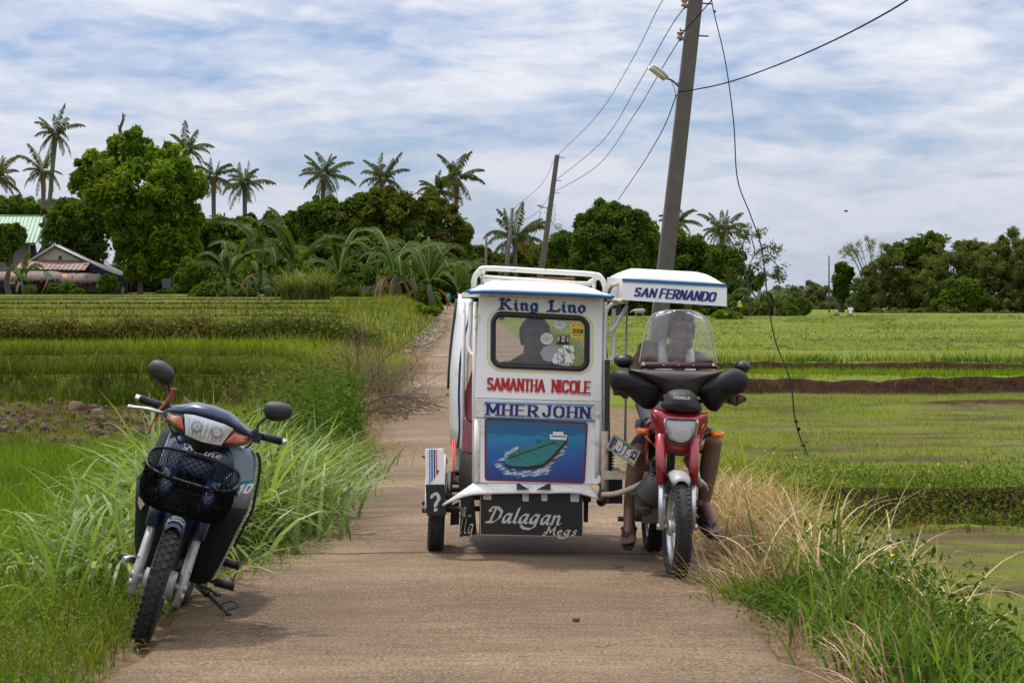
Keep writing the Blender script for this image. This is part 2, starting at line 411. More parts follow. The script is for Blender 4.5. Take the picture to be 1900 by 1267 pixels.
R_EDGES = [(18.3, .27, .45), (39, .25, .3), (42.7, .21, .3)]
def z_left(x, y):
    z = np.full(np.shape(x), -.28)
    for i, (e, dz, wd) in enumerate(L_EDGES):
        sl_ = .012 * x * (e / 50) if e > 55 else 0
        yy = y - e - wob(x * 30 / e, i) * (.5 + e / 70) + sl_ * 3
        z = z + dz * sst(0, wd, yy) + .09 * dz * 4 * np.exp(-((yy - wd * 1.3) / (wd * .7)) ** 2) * .5
    pl = sst(23, 25, y) * (1 - sst(34.5, 36, y)) * (1 - sst(-5.5, -4, x))
    z = z + pl * .10 * lumps(x * 1.3, y * 1.1)
    return z + .02 * lumps(x * .6, y * .5)
def z_right(x, y):
    z = np.full(np.shape(x), -.5)
    for i, (e, dz, wd) in enumerate(R_EDGES):
        yy = y - e - wob(x, i + 20) * (.25 + e / 130)
        z = z + dz * sst(0, wd, yy)
    z = z + .07 * np.exp(-((y - 19.2 - wob(x, 20) * .35) / .5) ** 2)
    for e, hh in ((33.5, .05), (39.6, .05), (55, .12), (66, .14), (80, .16), (98, .18), (120, .2), (150, .25)):
        if e == 33.5: z = z + .12 * np.exp(-((y - 34 - .12 * (x - 7) - wob(x, 3) * .4) / .35) ** 2) * sst(5.2, 7, x)
        else: z = z + hh * 1.25 * np.exp(-((y - e - wob(x * .4, e) * 2.2) / (.25 + e / 200)) ** 2)
    for e in (18.3, 39, 42.7): z = z + .035 * np.exp(-((y - e - .1) / .35) ** 2) * lumps(x * 2.2, y * 3.1)
    z = z - .27 * sst(95, 250, y)
    return z + .012 * lumps(x * .8, y * .8)
def terrain(x, y):
    x = np.asarray(x, float); y = np.asarray(y, float)
    rl = road_l(y); rr = rl + RW; zr = road_z(y)
    dl = rl - x; dr = x - rr
    wl = sst(.7, 2.6 + y * .006, dl); wr = sst(.35, 1.35 + y * .03, dr)
    zl = z_left(x, y); zrr = z_right(x, y)
    z = zr - .03 + np.where(dl > 0, wl * (zl - zr + .03), 0) + np.where(dr > 0, wr * (zrr - zr + .03), 0)
    z = z + np.where((dl > 0) | (dr > 0), .03 * np.clip(np.maximum(dl, dr) / .3, 0, 1), 0)
    return z
def tz(x, y): return float(terrain(np.array([x]), np.array([y]))[0])
def axis(*segs):
    out = []
    for a, b, st in segs: out += list(np.arange(a, b, st))
    return out
gx = axis((-26, -8, .4), (-8, 7, .13), (7, 26, .36))
e = 26.0; ext = []
while e < 6000: e *= 1.09; ext.append(e)
gx = np.array(sorted([-v for v in ext] + gx + [26.0] + ext))
gy = axis((-30, 4, 2), (4, 18, .14), (18, 23, .07), (23, 36, .13), (36, 53, .07), (53, 64, .2), (64, 270, .5))
e = 270.0
while e < 9000: gy.append(e); e *= 1.12
gy = np.array(gy)
X, Y = np.meshgrid(gx, gy)
Z = terrain(X, Y)
nx, ny = len(gx), len(gy)
V = np.stack([X.ravel(), Y.ravel(), Z.ravel()], 1)
I = np.arange(nx * ny).reshape(ny, nx)
Q = np.stack([I[:-1, :-1].ravel(), I[:-1, 1:].ravel(), I[1:, 1:].ravel(), I[1:, :-1].ravel()], 1)
# zones: R bare soil and painted bund shade, G wet paddy mud, B straw litter
rl = road_l(Y); dl = rl - X; dr = X - (rl + RW)
gzy = np.gradient(Z, axis=0) / np.maximum(np.gradient(Y, axis=0), 1e-3)
zr_ = np.zeros_like(X); zg = np.zeros_like(X); zb = np.zeros_like(X)
right = dr > .9
for i, (e, dz, wd) in enumerate(R_EDGES):
    yy = Y - e - wob(X, i + 20) * (.25 + e / 130)
    band = sst(-.35, .0, yy) * (1 - sst(wd * .9, wd * 1.2, yy))
    zr_ = np.maximum(zr_, band * (.95 if i else .8) * right)
zr_ = np.maximum(zr_, np.exp(-((Y - 34 - .12 * (X - 7) - wob(X, 3) * .4) / .4) ** 2) * sst(5.2, 7, X) * .7)
zr_ = np.maximum(zr_, np.where(dl > 2, np.clip(np.abs(gzy) * (1.0 + Y * .04), 0, .5), 0)); zr_ = np.maximum(zr_, np.where((dr > 1.5) & (Y > 46), np.clip(gzy * (1 + Y * .05), 0, .42), 0))  # near faces of the far right bunds take soil colour as painted shadow lines
pl = sst(23, 25, Y) * (1 - sst(35, 36, Y)) * (1 - sst(-5.2, -4, X)); zr_ = np.maximum(zr_, pl * .62)
zr_ = np.maximum(zr_, (dl > 1.5) * np.exp(-((Y - 38.6) / .9) ** 2) * .65)
zg = np.where(right, sst(1.0, 1.6, dr) * ((Y < 18.2) | ((Y > 20.1) & (Y < 39))), 0)
zb = np.where((dl > -.2) & (dl < 1.6) & (Y > 18), (1 - sst(.25, 1.4, dl)) * .9, 0)
zb = np.maximum(zb, np.where((dl > -.2) & (dl < .7), .75, 0)); zb = np.maximum(zb, np.where((dr > -.2) & (dr < 1.5) & (Y < 30), .8 * (1 - sst(.5, 1.5, dr)), 0))
m, nt, N, L = nodes_of('field_ground')
out = N.new('ShaderNodeOutputMaterial'); p = N.new('ShaderNodeBsdfPrincipled'); L.new(p.outputs[0], out.inputs[0])
p.inputs['Specular IOR Level'].default_value = .06
tc = N.new('ShaderNodeTexCoord'); atr = N.new('ShaderNodeAttribute'); atr.attribute_name = 'Col'
spz = N.new('ShaderNodeSeparateColor'); L.new(atr.outputs['Color'], spz.inputs[0])
def nz(scale, det=6, rough=.6, st=(1, 1, 1)):
    mp = N.new('ShaderNodeMapping'); mp.inputs['Scale'].default_value = st; L.new(tc.outputs['Object'], mp.inputs[0])
    n = N.new('ShaderNodeTexNoise'); n.inputs['Scale'].default_value = scale; n.inputs['Detail'].default_value = det; n.inputs['Roughness'].default_value = rough
    L.new(mp.outputs[0], n.inputs['Vector']); return n.outputs['Fac']
def ramp(f, *els):
    r = N.new('ShaderNodeValToRGB'); el = r.color_ramp.elements
    while len(el) < len(els): el.new(.5)
    for e_, (ps, c) in zip(el, els): e_.position = ps; e_.color = (*c, 1)
    L.new(f, r.inputs[0]); return r.outputs[0]
def mix(f, a, b, bl='MIX'):
    x = N.new('ShaderNodeMix'); x.data_type = 'RGBA'; x.blend_type = bl
    if isinstance(f, float): x.inputs[0].default_value = f
    else: L.new(f, x.inputs[0])
    for i, v in ((6, a), (7, b)):
        if isinstance(v, tuple): x.inputs[i].default_value = (*v, 1)
        else: L.new(v, x.inputs[i])
    return x.outputs[2]
grass_a = ramp(nz(1.3, 8, .7, (.5, 1.4, 1)), (.28, (.035, .055, .007)), (.5, (.092, .122, .010)), (.72, (.17, .165, .028)))
grass = mix(.6, grass_a, ramp(nz(.12, 5, .6, (.35, 1.6, 1)), (.3, (.035, .06, .008)), (.5, (.105, .14, .014)), (.7, (.18, .165, .042))))
soil = ramp(nz(5, 9, .72), (.3, (.012, .006, .004)), (.55, (.04, .02, .011)), (.8, (.085, .045, .026)))
mud = ramp(nz(.9, 8, .7, (.55, 1.3, 1)), (.32, (.085, .11, .010)), (.47, (.105, .118, .018)), (.57, (.085, .066, .03)), (.7, (.04, .027, .016)))
straw = ramp(nz(9, 9, .7), (.3, (.07, .045, .026)), (.6, (.19, .13, .075)), (.8, (.30, .22, .13)))
def sel(fac, amount=.5):  # ragged edge of a zone
    ad = N.new('ShaderNodeMath'); ad.operation = 'ADD'; L.new(fac, ad.inputs[0])
    mm = N.new('ShaderNodeMath'); mm.operation = 'MULTIPLY_ADD'; L.new(nz(3.3, 7, .7), mm.inputs[0]); mm.inputs[1].default_value = amount * 2; mm.inputs[2].default_value = -amount
    L.new(mm.outputs[0], ad.inputs[1])
    r = N.new('ShaderNodeMapRange'); r.interpolation_type = 'SMOOTHSTEP'; r.inputs['From Min'].default_value = .35; r.inputs['From Max'].default_value = .65
    L.new(ad.outputs[0], r.inputs['Value']); return r.outputs[0]
c = mix(sel(spz.outputs['Green'], .15), grass, mud); c = mix(sel(spz.outputs['Blue']), c, straw); c = mix(sel(spz.outputs['Red']), c, soil)
L.new(c, p.inputs['Base Color'])
rgh = N.new('ShaderNodeMapRange'); L.new(spz.outputs['Green'], rgh.inputs['Value']); rgh.inputs['To Min'].default_value = .9; rgh.inputs['To Max'].default_value = .85
L.new(rgh.outputs[0], p.inputs['Roughness'])
bp = N.new('ShaderNodeBump'); bp.inputs['Strength'].default_value = .8; bp.inputs['Distance'].default_value = .05
L.new(nz(9, 8, .7), bp.inputs['Height']); L.new(bp.outputs[0], p.inputs['Normal'])
gr = np_mesh('ground', V, Q, m, np.stack([zr_.ravel(), zg.ravel(), zb.ravel()], 1), smooth=True)
tag(gr, kind='structure')

# ---------------------------------------------------------------- road: concrete slab
ry = np.array(axis((2, 24, .1), (24, 80, .4), (80, 330, 2))); rx = np.linspace(-.06, 1.06, 40)
yy, uu = np.meshgrid(ry, rx, indexing='ij')
edge = .05 * np.sin(yy * .9) + .03 * np.sin(yy * 2.7 + 1) + .02 * np.sin(yy * 7.3) + .012 * np.sin(yy * 19)
xx = road_l(yy) + uu * RW + np.where(uu < .5, edge, -edge * .8) * np.abs(uu - .5) * 2
zz = road_z(yy) + .012 + .02 * (1 - (2 * uu - 1) ** 2) - np.where((uu < 0) | (uu > 1), .07, 0)
I = np.arange(yy.size).reshape(yy.shape)
Q = np.stack([I[:-1, :-1].ravel(), I[:-1, 1:].ravel(), I[1:, 1:].ravel(), I[1:, :-1].ravel()], 1)
m, nt, N, L = nodes_of('road_concrete')
out = N.new('ShaderNodeOutputMaterial'); p = N.new('ShaderNodeBsdfPrincipled'); L.new(p.outputs[0], out.inputs[0])
tc = N.new('ShaderNodeTexCoord')
base = ramp(nz(.55, 9, .68, (.55, 1, 1)), (.3, (.092, .060, .036)), (.5, (.160, .110, .066)), (.7, (.255, .182, .114)))
brush = ramp(nz(11, 8, .75, (.22, 3.0, 1)), (.32, (.62, .6, .58)), (.55, (1, 1, 1)), (.75, (1.18, 1.18, 1.16)))
c = mix(.9, base, brush, 'MULTIPLY')
grit = ramp(nz(70, 4, .8), (.36, (.25, .22, .2)), (.5, (1, 1, 1)), (.64, (1.9, 1.85, 1.75)))
c = mix(.95, c, grit, 'MULTIPLY')
spots = ramp(nz(7, 9, .75), (.66, (0, 0, 0)), (.74, (1, 1, 1)))
c = mix(spots, c, mix(.55, c, (.42, .38, .33)))
dk = ramp(nz(2.2, 7, .7, (.35, 1.2, 1)), (.56, (0, 0, 0)), (.75, (1, 1, 1)))
dkm = N.new('ShaderNodeMath'); dkm.operation = 'MULTIPLY'; dkm.inputs[1].default_value = .6; L.new(dk, dkm.inputs[0])
c = mix(dkm.outputs[0], c, (.085, .06, .042))
# joints across the slab and cracks
sy = N.new('ShaderNodeSeparateXYZ'); L.new(tc.outputs['Object'], sy.inputs[0])
wv = N.new('ShaderNodeMath'); wv.operation = 'MULTIPLY_ADD'; L.new(nz(2.5, 5), wv.inputs[0]); wv.inputs[1].default_value = .16; L.new(sy.outputs['Y'], wv.inputs[2])
md = N.new('ShaderNodeMath'); md.operation = 'PINGPONG'; md.inputs[1].default_value = 2.7
sh = N.new('ShaderNodeMath'); sh.operation = 'ADD'; sh.inputs[1].default_value = 5.4 * 2 - 12.38 + .0; L.new(wv.outputs[0], sh.inputs[0]); L.new(sh.outputs[0], md.inputs[0])
lt = N.new('ShaderNodeMath'); lt.operation = 'LESS_THAN'; L.new(md.outputs[0], lt.inputs[0]); lt.inputs[1].default_value = .026
jm = N.new('ShaderNodeMath'); jm.operation = 'MULTIPLY'; jm.inputs[1].default_value = .92; L.new(lt.outputs[0], jm.inputs[0])
c = mix(jm.outputs[0], c, (.035, .024, .017))
mpv = N.new('ShaderNodeMapping'); mpv.inputs['Scale'].default_value = (.55, .42, 1); L.new(tc.outputs['Object'], mpv.inputs[0])
wn = N.new('ShaderNodeTexNoise'); wn.inputs['Scale'].default_value = 3.5; wn.inputs['Detail'].default_value = 6; L.new(tc.outputs['Object'], wn.inputs['Vector'])
wa = N.new('ShaderNodeVectorMath'); wa.operation = 'MULTIPLY_ADD'; L.new(wn.outputs['Color'], wa.inputs[0]); wa.inputs[1].default_value = (.5, .5, .5); L.new(mpv.outputs[0], wa.inputs[2])
vo = N.new('ShaderNodeTexVoronoi'); vo.feature = 'DISTANCE_TO_EDGE'; vo.inputs['Scale'].default_value = .8; L.new(wa.outputs[0], vo.inputs['Vector'])
cl_ = N.new('ShaderNodeMath'); cl_.operation = 'LESS_THAN'; cl_.inputs[1].default_value = .006; L.new(vo.outputs['Distance'], cl_.inputs[0])
ck = N.new('ShaderNodeMath'); ck.operation = 'MULTIPLY'; L.new(cl_.outputs[0], ck.inputs[0]); L.new(ramp(nz(.7, 4), (.48, (0, 0, 0)), (.58, (.75, .75, .75))), ck.inputs[1])
c = mix(ck.outputs[0], c, (.04, .028, .02))
L.new(c, p.inputs['Base Color']); p.inputs['Roughness'].default_value = .88; p.inputs['Specular IOR Level'].default_value = .25
bp = N.new('ShaderNodeBump'); bp.inputs['Strength'].default_value = .7; bp.inputs['Distance'].default_value = .014
hh = N.new('ShaderNodeMath'); hh.operation = 'ADD'; L.new(nz(60, 5, .75), hh.inputs[0]); L.new(nz(14, 6, .7, (.16, 3.2, 1)), hh.inputs[1])
L.new(hh.outputs[0], bp.inputs['Height']); L.new(bp.outputs[0], p.inputs['Normal'])
rd = np_mesh('road', np.stack([xx.ravel(), yy.ravel(), zz.ravel()], 1), Q, m, smooth=True); tag(rd, kind='structure')
# ---------------------------------------------------------------- shared paints
WHITE = mat('white_paint', (.80, .80, .80), .32, var=.05, scale=5, coat=.35, dirt=(.40, .32, .24), dirt_amt=.22, dirt_scale=6)
WHITE_OLD = mat('old_white_paint', (.66, .64, .60), .45, var=.12, scale=9, dirt=(.13, .085, .055), dirt_amt=.35, dirt_scale=14)
BLUE_TRIM = mat('blue_trim_paint', (.012, .12, .30), .4, var=.15)
NAVY = mat('navy_lettering_paint', (.008, .02, .16), .45, var=.25, scale=40)
SKYB = mat('light_blue_paint', (.03, .27, .52), .45)
RED = mat('red_lettering_paint', (.42, .008, .018), .45, var=.15, scale=40)
DKRED = mat('dark_red_paint', (.16, .008, .012), .45)
YEL = mat('yellow_line_paint', (.72, .66, .14), .45)
BLACK = mat('black_plastic', (.012, .012, .013), .42, var=.3, bump=.12, bscale=220)
DARK = mat('dark_grimy_metal', (.035, .032, .03), .6, var=.4, scale=20, dirt=(.11, .085, .06), dirt_amt=.25, dirt_scale=12)
FLAP = mat('black_rubber_sheet', (.010, .010, .010), .5, var=.4, scale=8, dirt=(.06, .05, .04), dirt_amt=.14)
RUBBER = mat('tyre_rubber', (.016, .015, .014), .78, var=.35, scale=25, dirt=(.085, .065, .048), dirt_amt=.3, dirt_scale=9, bump=.2)
ALU = mat('aluminium', (.55, .55, .56), .34, metal=.8, var=.15, dirt=(.2, .17, .14), dirt_amt=.2)
CHROME = mat('chrome', (.75, .75, .76), .12, metal=1)
SILVER = mat('silver_grey_paint', (.42, .42, .43), .4, metal=.25, dirt=(.2, .16, .12), dirt_amt=.25)
GREYW = mat('grey_white_letter_paint', (.52, .51, .47), .5, var=.2, scale=30)
MAROON = mat('maroon_vinyl', (.15, .008, .022), .38, var=.2, scale=7, bump=.1, bscale=30)
REDP = mat('red_metallic_paint', (.26, .006, .018), .25, var=.15, metal=.2, coat=.7)
AMBER = mat('amber_lens', (.85, .20, .01), .18, var=.2, scale=60, coat=.6)
BEIGE = mat('rusty_beige_paint', (.50, .43, .32), .55, var=.15, dirt=(.14, .07, .035), dirt_amt=.42, dirt_scale=16)
WOODR = mat('weathered_brown_board', (.20, .10, .06), .8, var=.4, scale=20)
LENS = glass('clear_lens', (.95, .97, 1), .10, .10)
PANE = glass('window_glass', (.88, .88, .86), .09, .02)
ACRY = glass('acrylic_windscreen', (.95, .95, .92), .075, .0)
REFL = mat('lamp_reflector', (.86, .86, .88), .22, metal=.45, var=.2, scale=60)
LABELW = mat('white_sticker', (.72, .72, .72), .5)
GREYS = mat('grey_sticker', (.30, .30, .32), .5)
YSTK = mat('yellow_sticker', (.75, .50, .02), .5, var=.08)

def rrect(tl, tr, br, bl, r, n=8):
    """rounded quadrilateral in pixel space, clockwise from the top left corner"""
    P = [Vector((*p, 0)) for p in (tl, tr, br, bl)]; out = []
    for i in range(4):
        p = P[i]; a = (P[i - 1] - p).normalized(); b = (P[(i + 1) % 4] - p).normalized()
        c = p + (a + b) * r
        for j in range(n + 1):
            t = j / n * pi / 2
            out.append(c - a * r * sin(t) - b * r * cos(t) if False else c - b * r * cos(t) - a * r * sin(t))
    return [(q.x, q.y) for q in out]
def outl(tl, tr, br, bl, n=8):
    P = [Vector((*p, 0)) for p in (tl, tr, br, bl)]; out = []
    for i in range(4):
        p = P[i]; a = P[i - 1]; b = P[(i + 1) % 4]
        for j in range(n + 1):
            t = j / n
            # corner runs from a third of the previous side to a third of the next
            q = p.lerp(a, .32 * (1 - 2 * t)) if t < .5 else p.lerp(b, .32 * (2 * t - 1))
            out.append((q.x, q.y))
    return out
def ringplate(mb, outer, inner, Y, th, mi=0):
    n = len(outer)
    fo = [at(*p, Y) for p in outer]; fi = [at(*p, Y) for p in inner]
    d = Vector((0, th, 0)); bo = [p + d for p in fo]; bi = [p + d for p in fi]
    fs = []
    for j in range(n):
        k = (j + 1) % n
        fs += [(j, k, n + k, n + j), (2 * n + j, 3 * n + j, 3 * n + k, 2 * n + k), (j, 2 * n + j, 2 * n + k, k), (n + j, n + k, 3 * n + k, 3 * n + j)]
    return mb.add(fo + fi + bo + bi, fs, mi, False)
def plate(mb, poly, Y, th, mi=0):
    return mb.prism([at(*p, Y) for p in poly], (0, th, 0), mi)
def text_px(mb, keys, p0, p1, hpx, Y, **kw):
    a, b = at(*p0, Y), at(*p1, Y); ex = (b - a); wdt = ex.length; ex.normalize()
    ez = Vector((-ex.z, 0, ex.x))
    return lettering(mb, keys, a, ex, ez, hpx * Y / F, wdt, **kw)
def band(path, w, Y, mb, mi=0, closed=True):
    """a painted line of width w pixels along pixel points"""
    n = len(path); A = []; B = []
    for i in range(n):
        p0 = Vector((*path[i - 1 if closed else max(i - 1, 0)], 0)); p1 = Vector((*path[(i + 1) % n if closed else min(i + 1, n - 1)], 0)); t = (p1 - p0).normalized(); q = Vector((*path[i], 0)); o = Vector((-t.y, t.x, 0)) * w / 2
        A.append(at(q.x + o.x, q.y + o.y, Y)); B.append(at(q.x - o.x, q.y - o.y, Y))
    fs = [(j, (j + 1) % n, n + (j + 1) % n, n + j) for j in range(n if closed else n - 1)]
    return mb.add(A + B, fs, mi, False)

def make_wheel(parent, name, M, Rr, wd, spokes=18, knobs=0, hub=True, rimmat=None):
    """a wheel whose axle is the local x axis, transformed by M"""
    mb = MB(); h = wd / 2; t = h * .95
    prof = [(Rr - wd * .95, -h * .55), (Rr - wd * .7, -h * .93), (Rr - wd * .42, -h), (Rr - wd * .2, -h * .86), (Rr - wd * .06, -h * .52), (Rr, 0), (Rr - wd * .06, h * .52), (Rr - wd * .2, h * .86), (Rr - wd * .42, h), (Rr - wd * .7, h * .93), (Rr - wd * .95, h * .55), (Rr - wd * .95, -h * .55)]
    mb.lathe(prof, (0, 0, 0), 'x', 48)
    nk = knobs or 60
    for i in range(nk):
        a = 2 * pi * i / nk
        for (xo, wid, da, skew) in ((-.56, .30, 0, .3), (.56, .30, .5, -.3)) if not knobs else ((-.72, .30, 0, 0), (-.24, .32, .5, 0), (.24, .32, .0, 0), (.72, .30, .5, 0)):
            a2 = a + da * 2 * pi / nk
            rr = Rr - wd * .09 * (xo * 1.25) ** 2 * 1.6
            ln = 2 * pi * Rr / nk * (.68 if not knobs else .62)
            Mx = Matrix.Rotation(a2, 3, 'X') @ Matrix.Rotation(skew, 3, 'Z')
            tilt = Matrix.Rotation(-xo * .75, 3, 'Y')
            mb.box(Matrix.Rotation(a2, 3, 'X') @ Vector((xo * h, 0, rr + .001)), (h * wid * 1.5, ln, .008), Mx @ tilt)
    mb.xform(M); root = mb.build(name, RUBBER, parent)
    rm = MB(); ri = Rr - wd * .93
    rm.lathe([(ri + .004, -h * .62), (ri - .012, -h * .6), (ri - .02, -h * .25), (ri - .02, h * .25), (ri - .012, h * .6), (ri + .004, h * .62), (ri, -h * .62)], (0, 0, 0), 'x', 40)
    rm.lathe([(.0, -.05), (.045, -.05), (.05, -.03), (.032, -.02), (.032, .02), (.05, .03), (.045, .05), (0, .05)], (0, 0, 0), 'x', 20)
    rm.xform(M); rm.build('rim', rimmat or ALU, root)
    sp = MB()
    for i in range(spokes * 2):
        a = 2 * pi * i / (spokes * 2); s_ = 1 if i % 2 else -1; a2 = a + (.5 if (i // 2) % 2 else -.5)
        sp.tube([(s_ * .03, .045 * cos(a2), .045 * sin(a2)), (0, (ri - .015) * cos(a), (ri - .015) * sin(a))], .0022, 5)
    sp.xform(M); sp.build('spokes', ALU, root)
    return root

# ================================================================= TRICYCLE
YF = 12.15
trike = empty('tricycle', (.25, 12.3, 0), 'white passenger tricycle with sidecar and red motorcycle coming along the road', 'tricycle')
PT = {}
def tb(mb, name, mats, parent=None, bevel=0.0, label=None, **k):
    o = mb.build(name, mats, parent or trike, bevel, **k)
    if (parent or trike) is trike:
        o.matrix_parent_inverse = trike.matrix_basis.inverted()
    else:
        o.parent = parent
    if label: o['label'] = label
    PT.setdefault(name, o); return o
# front panel with its window opening
TL, TR, BR, BL = (889, 541), (1119, 549), (1116, 745), (881, 738)
win_o = rrect((910.5, 579), (1094.5, 588), (1093, 689), (910, 682), 21)
fp = MB(); ringplate(fp, outl(TL, TR, BR, BL), win_o, YF, .025)
# lower panel and the folded band that carries the name
plate(fp, [(881, 775), (1105, 782), (1111, 899), (879, 895)], YF, .02)
front = tb(fp, 'front_panel', WHITE, bevel=.004)
nb = MB(); plate(nb, [(881, 739), (1116, 746), (1117, 781), (881, 774)], YF - .012, .03)
nb.tube([at(1110, 768, YF - .02), at(1110, 768, YF)], .012, 12)
tb(nb, 'front_band', WHITE_OLD, front, .004)
for px in (886, 1110):
    cr = MB(); cr.tube([at(px, 778, YF - .004), at(px - 1.5, 893, YF - .004)], .018, 10)
    if px > 1000: cr.tube([at(1106, 889, YF - .02), at(1112, 891, YF + .01)], .03, 12)
    tb(cr, 'corner_post', WHITE_OLD, front)
# lettering
lt = MB(); text_px(lt, ['bK', 'bi', 'bn', 'bg', ' ', 'bL', 'bi', 'bn', 'bo'], (925.5, 573.5), (1085, 580), 20, YF, nib=(.23, .06), nang=R(40), gap=.16, lift=.003)
tb(lt, 'name_lettering', NAVY, front, label='blue black letter name above the window')
lt = MB(); text_px(lt, ['bK', 'bi', 'bn', 'bg', ' ', 'bL', 'bi', 'bn', 'bo'], (927.2, 574.8), (1086.7, 581.3), 20, YF, nib=(.23, .06), nang=R(40), gap=.16, lift=.001)
tb(lt, 'lettering_shadow', SKYB, front)
lt = MB(); text_px(lt, list('SAMANTHA'), (905, 721.5), (1009, 725.5), 20.5, YF, nib=(.20, .12), gap=.24, lift=.003, serif=.05)
text_px(lt, list('NICOLE'), (1025, 726), (1094, 729), 21, YF, nib=(.20, .12), gap=.24, lift=.003, serif=.05)
tb(lt, 'name_lettering', RED, front, label='red block lettering below the window')
lt = MB(); text_px(lt, list('SAMANTHA'), (905, 725.5), (1009, 729.5), 20.5, YF, nib=(.2, .1), gap=.18, lift=.001)
text_px(lt, list('NICOLE'), (1025, 730), (1094, 733), 21, YF, nib=(.2, .1), gap=.18, lift=.001)
tb(lt, 'lettering_shadow', mat('pink_shadow_paint', (.62, .36, .38), .5), front)
lt = MB(); text_px(lt, list('MHER'), (904.5, 769), (996, 772.5), 20, YF - .012, nib=(.26, .10), gap=.34, lift=.004, serif=.14)
text_px(lt, list('JOHN'), (1008, 772.5), (1092.5, 775.5), 20, YF - .012, nib=(.26, .10), gap=.34, lift=.004, serif=.14)
tb(lt, 'name_lettering', NAVY, front, label='navy serif lettering on the band across the middle')
ln = MB(); band([(899, 746.5), (1102.5, 752), (1102, 780), (898.5, 773)], 2.6, YF - .0135, ln); tb(ln, 'band_border', SKYB, front)
ln = MB(); band(rrect((905, 574.5), (1100, 584), (1099, 694.5), (904.5, 686.5), 25), 2.2, YF - .0015, ln); tb(ln, 'window_border', YEL, front)
# window: rubber gasket, pane, stickers
gk = MB(); gp = rrect((915, 582), (1090, 591), (1089, 685), (914.5, 678), 17)
gk.tube([at(*p, YF - .002) for p in gp], .0165, 8, closed=True); gk.tube([at(*p, YF + .022) for p in gp], .012, 8, closed=True)
window = tb(gk, 'window', BLACK)
ln = MB(); ln.tube([at(*p, YF - .006) for p in rrect((910.8, 579), (1094.5, 588), (1093, 689), (910, 682), 20)], .0035, 6, closed=True); tb(ln, 'chrome_strip', ALU, window)
pn = MB(); plate(pn, gp, YF + .010, .004); tb(pn, 'pane', PANE, window)
YS = YF + .0085
def disc(mb, cx, cy, r, Y, mi=0, ry=None, n=20):
    P = [at(cx + r * cos(2 * pi * i / n), cy + (ry or r) * sin(2 * pi * i / n), Y) for i in range(n)]
    return mb.add(P, [list(range(n))], mi, False)
st = MB(); plate(st, [(1058.5, 599.5), (1083, 600.5), (1083, 627), (1059, 626)], YS, .001, 0)
text_px(st, list('2008'), (1062, 617.5), (1081.5, 618.3), 7, YS, nib=(.2, .16), gap=.2, mi=1)
st.add([at(x, y, YS - .001) for x, y in ((1063, 621), (1080, 621.7), (1080, 623), (1063, 622.3))], [(0, 1, 2, 3)], 1, False)
disc(st, 1063, 604, 1.6, YS - .001, 2)
tb(st, 'year_sticker', [YSTK, BLACK, RED], window)
st = MB(); plate(st, [(1033, 622), (1056, 621.5), (1056, 640), (1033, 639)], YS, .001, 1)
plate(st, [(1034.5, 623), (1054.5, 622.8), (1054.5, 635), (1034.5, 634)], YS - .0012, .001, 0)
text_px(st, ['H'], (1039.5, 633.5), (1050, 634), 9.5, YS - .0012, nib=(.36, .16), serif=.2, mi=1)
tb(st, 'letter_sticker', [mat('cream_sticker', (.55, .5, .42), .5), BLACK], window)
for cx, cy, rx_, ry_ in ((1039, 602, 12, 8.5), (1014.5, 628.5, 12, 11)):
    st = MB(); disc(st, cx, cy, rx_, YS, 0, ry_)
    for k, q in enumerate((.9, .62, .34)):
        band([(cx + rx_ * q * cos(2 * pi * i / 20), cy + ry_ * q * sin(2 * pi * i / 20)) for i in range(20)], 1.4, YS - .0006 - k * .0001, st, 1)
    for i in range(10):
        a = 2 * pi * i / 10; disc(st, cx + rx_ * .76 * cos(a), cy + ry_ * .76 * sin(a), 1.1, YS - .001, 1, n=6)
    tb(st, 'seal_sticker', [GREYS, LABELW], window)
st = MB(); plate(st, [(1002, 655), (1008, 644), (1020, 641), (1036, 641), (1040, 650), (1032, 668), (1020, 671), (1008, 668)], YS + .0004, .001, 0); tb(st, 'faded_sticker', GREYS, window)
st = MB(); sails = [[(1024, 668), (1030, 656), (1038, 657), (1046, 668), (1040, 671), (1030, 672)], [(1031, 655), (1038, 646), (1048, 647), (1055, 657), (1048, 660), (1039, 657)], [(1046, 661), (1055, 657), (1062, 652), (1067, 664), (1060, 671), (1048, 673)], [(1041, 645), (1047, 640), (1056, 641), (1064, 642), (1066, 653), (1060, 652), (1050, 646)], [(1024, 669.5), (1044, 673), (1066, 670), (1058, 678), (1042, 679), (1028, 675)]]
for i, sg in enumerate(sails): st.add([at(x, y, YS - .0006 - i * .0001) for x, y in sg], [list(range(len(sg)))], 0, False)
for a, b in (((1034, 650), (1036, 672)), ((1044, 642), (1048, 672)), ((1055, 642), (1062, 668)), ((1028, 664), (1044, 668)), ((1034, 652), (1052, 659)), ((1050, 646), (1066, 656))): band([a, b], .9, YS - .0016, st, 1, False)
text_px(st, ['cs', 'ca', 'ce', 'cn', 'cs', 'ca'], (1027, 677), (1060, 676), 5, YS - .0016, nib=(.2, .1), mi=1)
tb(st, 'sailing_ship_sticker', [LABELW, BLACK], window)
